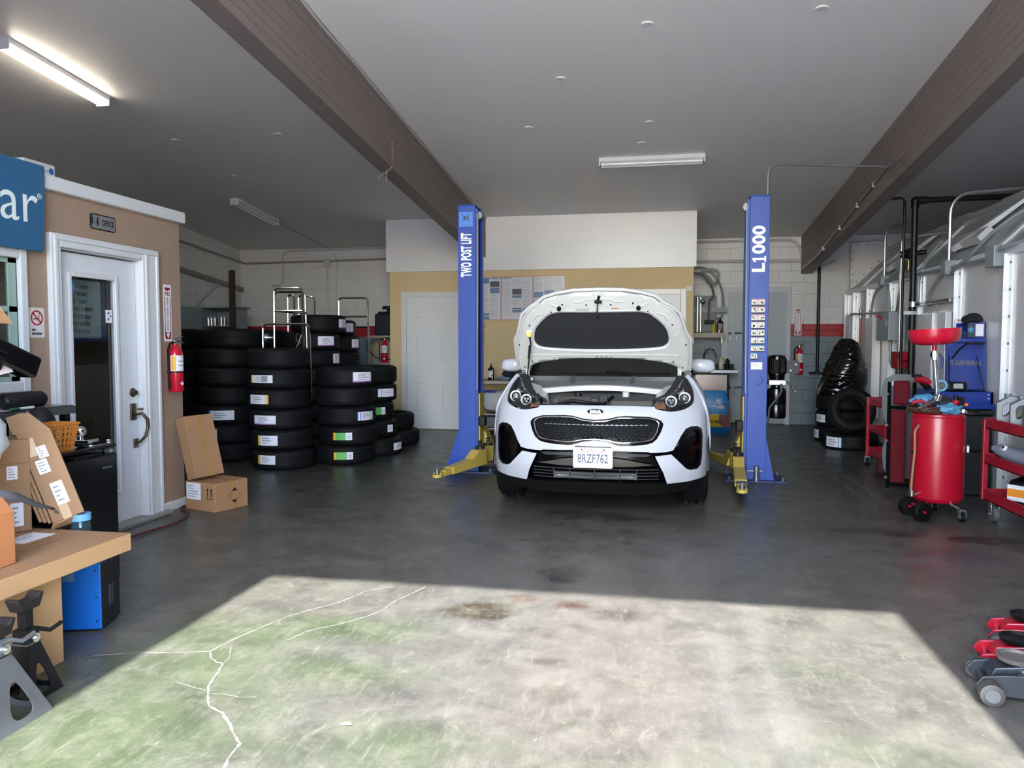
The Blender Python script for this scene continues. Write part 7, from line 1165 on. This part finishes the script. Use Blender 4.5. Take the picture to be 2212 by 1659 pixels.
# blue tool chest with open lid on black base
tcb = thing('tool_box', 'black plastic tool box stand under the blue tool chest', 'tool box', (2.82, 7.9, 0)); part('body', MB().box(2.60, 3.03, 7.62, 8.25, 0, .74), M('bin_black', '#191c20', .55, var=.2, dirt='#2a2e33', dth=.6), tcb, w=True, bevel=.02); part('lid', MB().box(2.59, 3.04, 7.60, 8.26, .745, .79), M('bin_black', '#191c20'), tcb, w=True, bevel=.015); part('ledge', MB().box(2.545, 3.035, 7.61, 7.63, .40, .43), BLACKP, tcb, w=True)
bl_ = thing('tool_chest', 'blue metal tool chest with raised lid lettered US GENERAL', 'tool chest', (2.80, 7.9, .79)); BLU = M('chest_blue', '#0b3088', .35, var=.06, coat=.12); part('chest_body', MB().box(2.52, 3.04, 7.66, 8.2, .795, .80).box(2.52, 3.04, 7.66, 7.68, .80, .955).box(2.52, 2.54, 7.66, 8.2, .80, .955).box(3.02, 3.04, 7.66, 8.2, .80, .955).box(2.52, 3.04, 8.18, 8.2, .80, .955), BLU, bl_, w=True, bevel=.004); part('drawer_lip', MB().box(2.58, 3.05, 7.63, 7.66, .80, .845), BLU, bl_, w=True, bevel=.006)
XL_ = frame((2.905, 7.96, .96), (1, -.12, 0), (.10, .12, 1)); ld = part('lid', MB().box(-.16, .18, 0, .47, -.02, .0, X=XL_).box(.15, .18, .0, .49, 0, .03, X=XL_).box(-.14, .18, .45, .49, 0, .04, X=XL_).box(-.16, -.14, .0, .40, 0, .03, X=XL_), BLU, bl_, label='raised blue lid', w=True, bevel=.004)
text('US GENERAL', .062, M('chest_letter', '#6a6f66', .5), ld, XL_ @ T(.0, .255, .002), bold=.002, sx=.86); part('lid_strut', MB().tube([tuple(XL_ @ Vector((.10, .33, .01))), (3.0, 7.75, .95)], .004, 6).tube([tuple(XL_ @ Vector((-.13, .32, .01))), (2.70, 7.75, .99)], .004, 6), M('strut_black', '#20242e', .4), bl_, w=True, kind='stuff')
part('side_screw', MB().cyl((3.0, 7.66, .93), (3.0, 7.652, .93), .01, n=8).cyl((3.0, 7.66, .895), (3.0, 7.652, .895), .01, n=8), CHROME, bl_, w=True, kind='stuff')
solo('wiper_blade', MB().tube([(2.735, 7.80, 1.26), (2.80, 7.83, 1.34), (2.88, 7.86, 1.40)], .008, 6).box(2.87, 3.03, 7.86, 7.88, 1.39, 1.41), BLACKP, 'black wiper blade hooked over the raised blue lid', 'wiper', loc=(2.85, 7.85, 1.3), w=True)
sb = thing('parts_bin', 'small blue parts bin with papers fixed to the booth above the chest', 'bin', (3.0, 8.1, 1.45)); part('bin_body', MB().box(2.93, 3.09, 8.0, 8.28, 1.445, 1.455).box(2.93, 2.935, 8.0, 8.28, 1.445, 1.52).box(3.085, 3.09, 8.0, 8.28, 1.445, 1.60).box(2.93, 3.09, 8.0, 8.005, 1.445, 1.60).box(2.93, 3.09, 8.275, 8.28, 1.445, 1.60), BLU, sb, w=True); part('card', MB().box(3.0, 3.07, 7.994, 7.998, 1.47, 1.585), PAPER, sb, label='white card', w=True); part('tool', MB().tube([(2.96, 8.02, 1.50), (2.96, 8.0, 1.60)], .02, 8).box(2.93, 2.99, 7.98, 8.0, 1.46, 1.58), M('dark_parts', '#4c5560', .5, .3, var=.4, scale=20), sb, w=True); part('cloth', MB().sph((2.955, 7.985, 1.53), .028, .015, .03, 12), M('blue_nitrile', '#5fa3cc'), sb, w=True)
solo('knit_cap', MB().sph((3.01, 8.12, 1.615), .085, .10, .075, 20, fn=lambda d: (1 if d.z > -.1 else .6) * (1 + .15 * math.sin(d.x * 5 + d.y * 3))).tube([(2.93, 8.05, 1.60), (2.90, 8.0, 1.60)], [.03, .012], 8), M('black_cloth', '#14141a', .85, var=.2), 'black knit cap lying on the small blue parts bin', 'cap', loc=(3.01, 8.12, 1.55), w=True)
wl_ = thing('work_light', 'black rectangular work light on the rim of the blue chest', 'work light', (2.75, 7.72, .96)); part('body', MB().box(2.66, 2.83, 7.68, 7.74, .955, 1.045), BLACKP, wl_, w=True, bevel=.02); part('lens', MB().box(2.71, 2.79, 7.674, 7.68, .985, 1.03), M('light_lens', '#aab0a8', .2), wl_, w=True)
tp = solo('masking_tape', MB().lathe([(.035, -.012), (.055, -.012), (.055, .012), (.035, .012), (.035, -.012)], 26, X=faceYm(2.60, 7.67, 1.012)), M('tape_blue', '#7fb4d4', .5), 'roll of light blue masking tape on the left rim of the blue chest', 'tape', loc=(2.60, 7.67, .957), w=True)
dr = thing('impact_gun', 'red and black cordless impact gun left of the masking tape', 'power tool', (2.46, 7.74, .96)); part('body', MB().tube([(2.40, 7.74, 1.07), (2.47, 7.74, 1.06), (2.53, 7.74, 1.03)], [.03, .035, .028], 10), RED, dr, w=True); part('grip', MB().tube([(2.44, 7.75, 1.06), (2.53, 7.76, .975)], [.025, .03], 8).box(2.38, 2.45, 7.72, 7.78, 1.08, 1.11), BLACKP, dr, w=True)
# three tier red cart at the right edge
c3 = thing('service_cart', 'worn dark red three-shelf service cart at the right edge', 'cart', (2.8, 6.2, 0)); XS = (2.59, 3.02, 5.55, 6.68)
for z, h_ in ((.725, .085), (.445, .08), (.155, .085)): tray(z, h_, c3, REDD, XS)
for a, b in ((2.60, 6.67), (2.60, 5.56), (3.01, 6.67), (3.01, 5.56)): part('leg', MB().box(a - .02, a + .02, b - .02, b + .02, .15, .80), REDD, c3, w=True, bevel=.004)
for a, b in ((2.63, 6.55), (2.63, 5.65), (2.98, 6.55), (2.98, 5.65)):
    f_ = part('caster', MB().box(a - .035, a + .035, b - .04, b + .04, .14, .155).box(a - .032, a - .024, b - .03, b + .03, .045, .145).box(a + .024, a + .032, b - .03, b + .03, .045, .145).cyl((a - .038, b, .06), (a + .038, b, .06), .008, n=8), STEEL, c3, w=True, bevel=.003); part('wheel', MB().cyl((a - .018, b, .062), (a + .018, b, .062), .062, n=24), M('grey_wheel', '#5b5a58', .6), f_, w=True)
def jug(label, loc, rz, mat, w_=.14, d_=.20, h_=.27, neck=True):
    t = thing('oil_jug', label, 'jug', loc, rz); P = [(-d_ / 2, 0), (d_ / 2, 0), (d_ / 2, h_ * .72), (d_ / 2 - .02, h_ * .86), (d_ * .18, h_ * .93), (-d_ * .05, h_ * .95), (-d_ / 2, h_ * .74)]; Hh = [(-d_ * .30, h_ * .36), (-d_ * .16, h_ * .36), (d_ * .06, h_ * .62), (d_ * .06, h_ * .74), (-d_ * .30, h_ * .70)]
    m = sheet(P, [rnd(Hh[::-1], 1)], lambda u, v: (u, v, 0), .05, smooth=False); o = part('jug_body', MB().add(m.v, m.f, 0, frame((0, w_ / 2, 0), (1, 0, 0), (0, 0, 1))), mat, t); s_ = o.modifiers.new('t', 'SOLIDIFY'); s_.thickness = w_; s_.offset = -1; b_ = o.modifiers.new('b', 'BEVEL'); b_.width = .012; b_.segments = 3; b_.limit_method = 'ANGLE'
    o.data.transform(T(0, -w_, 0)); 
    part('cap', MB().cyl((-d_ * .12, 0, h_ * .9), (-d_ * .12, 0, h_), .028, n=16), mat, t); part('jug_label', MB().box(-d_ * .05, d_ * .4, -w_ / 2 - .0015, -w_ / 2, h_ * .10, h_ * .45), M('jug_label_gold', '#8d8458', .4, var=.2), t); return t
SILV = M('silver_jug', '#74767a', .45, .25, var=.12)
jug('silver oil jug with moulded handle at the left end of the cart top', (2.735, 6.56, .738), -.35, SILV); jug('silver oil jug beside the first one on the cart top', (2.74, 6.34, .738), -.35, SILV); jug('silver oil jug nearest the camera on the cart top', (2.74, 6.12, .738), -.3, SILV)
lj = thing('oil_jug', 'silver oil jug lying on its side on the middle cart shelf', 'jug', (2.72, 6.45, .46)); part('jug_body', MB().tube([(2.64, 6.62, .575), (2.67, 6.56, .565), (2.71, 6.46, .545), (2.76, 6.33, .53), (2.80, 6.2, .525)], [.022, .05, .062, .066, .05], 14), M('grey_blue_jug', '#878f9c', .35, .2, var=.06), lj, w=True); part('spout', MB().lathe([(.016, 0), (.024, 0), (.024, .02), (.016, .02), (.016, 0)], 18, X=frame((2.665, 6.47, .59), (.1, -1, .2), (.5, .2, .9))), PAPER, lj, w=True); part('spout_hole', MB().cyl((2.66, 6.47, .593), (2.65, 6.466, .599), .017, n=14), BLACKP, lj, w=True)
solo('brown_bag', MB().sph((0, 0, .075), .10, .15, .08, 20, fn=blob(20, 81, .2, 2)), CARD, 'crumpled brown paper parcel on the middle cart shelf', 'parcel', loc=(2.73, 5.98, .458)); solo('black_tool', MB().sph((0, 0, .05), .10, .10, .06, 16, fn=blob(16, 83, .4, 2)), BLACKP, 'black lumpy part behind the parcel on the middle cart shelf', 'car part', loc=(2.88, 6.25, .458))
bj = bottle('coolant_jug', 'black square jug with orange label on the lowest cart shelf', (2.76, 6.36, .168), .16, .19, .25, BLACKP, None, rz=-.9); part('bottle_label', MB().box(-.07, .055, -.0975, -.095, .045, .165).box(-.07, .055, -.0985, -.0975, .075, .135, 1), [PAPER, M('label_orange', '#d98a2b', .5)], bj, label='orange and white label'); solo('black_tray', MB().box(2.70, 2.98, 5.7, 6.2, .168, .27), BLACKP, 'black box on the lowest cart shelf nearest the camera', 'box', loc=(2.84, 5.95, .168), w=True, bevel=.01)
# floor jacks
def floor_jack(label, X, mat, saddle_mat, roller):
    t = thing('floor_jack', label, 'floor jack', X=X)         # nose towards -x
    for s in (-1, 1):
        part('side_plate', MB().prism([(-.02, .02), (.55, .02), (.62, .05), (.60, .16), (.40, .17), (.16, .115), (.05, .105), (-.03, .09), (-.055, .055)], -.008, .008, X=frame((0, s * .085, 0), (1, 0, 0), (0, 0, 1))), mat, t, bevel=.003)
        w_ = part('front_roller', MB().lathe([(0, -.031), (.036, -.031), (.043, -.027), (.043, .027), (.036, .031), (0, .031)], 24, X=frame((-.01, s * .130, .043), (1, 0, 0), (0, 0, 1))), roller, t); part('roller_cap', MB().cyl((-.01, s * .159, .043), (-.01, s * .164, .043), .026, n=16).cyl((-.01, s * .163, .043), (-.01, s * .167, .043), .014, n=14), DSTEEL, w_)
        rw = part('rear_wheel', MB().cyl((.58, s * .10, .035), (.58, s * .13, .035), .035, n=18), BLACKP, t)
    part('front_axle', MB().tube([(-.01, -.10, .046), (-.01, .10, .046)], .013, 10), mat, t)
    part('lift_arm', MB().prism([(.0, .07), (.02, .05), (.5, .07), (.5, .15), (.18, .145), (.08, .125), (.02, .115)], -.05, .05, X=frame((0, 0, 0), (1, 0, 0), (0, 0, 1))), mat, t, bevel=.006); part('link_rod', MB().cyl((.09, -.068, .10), (.5, -.068, .11), .012, n=10).cyl((.09, .068, .10), (.5, .068, .11), .012, n=10), mat, t, kind='stuff')
    part('rear_cover', MB().box(.22, .62, -.075, .075, .10, .165), mat, t, bevel=.01); part('handle_socket', MB().cyl((.56, 0, .12), (.72, 0, .30), .03, n=14), mat, t)
    part('saddle', MB().lathe([(0, .125), (.045, .128), (.068, .140), (.074, .158), (.066, .158), (.058, .148), (0, .145)], 24, X=T(.105, 0, 0)).cyl((.105, 0, .10), (.105, 0, .13), .03, n=12), saddle_mat, t); part('pivot_bolt', MB().cyl((.12, -.062, .112), (.12, -.05, .112), .014, n=12), DSTEEL, t)
    return t
GJ = M('worn_grey_jack', '#3d4149', .4, .5, var=.25, scale=12, dirt='#7d828c', dth=.62, dscale=8)
floor_jack('worn grey floor jack, nearest of three at the lower right', T(1.325, 3.32, 0) @ R(-.16, 'Z'), GJ, M('saddle_steel', '#77736f', .5, .5, var=.2), M('roller_grey', '#4f4d4a', .55, .2, var=.15)); floor_jack('red floor jack in the middle, behind the worn grey one', T(1.425, 3.55, 0) @ R(-.30, 'Z'), RED, BLACKP, M('roller_dark', '#4a4a48', .55, var=.15)); floor_jack('red floor jack farthest back of the three, at the right edge', T(1.595, 3.86, 0) @ R(-.34, 'Z'), RED, BLACKP, M('roller_dark', '#4a4a48'))
solo('leaf', MB().grid([[(0, -.004, 0), (0, .004, 0)], [(.014, -.014, .003), (.012, .012, .002)], [(.032, -.015, .004), (.03, .012, .004)], [(.045, -.003, .002), (.044, .003, .002)]]), M('dry_leaf', '#d8c9b6', .7), 'small pale dry leaf on the sunlit floor', 'leaf', loc=(-1.125, 2.575, .004))
for o in list(COL.objects):      # the oil drain tank and what lies on it stand a little further left
    if o.parent is None and o.name.split('.')[0] in ('oil_drain', 'hose_coil', 'ratchet', 'shop_glove', 'black_rag', 'air_tool', 'screwdriver', 'filter_wrench', 'red_handle'):
        o.matrix_world = T(-.04, 0, 0 if o.name == 'oil_drain' else .062) @ o.matrix_world
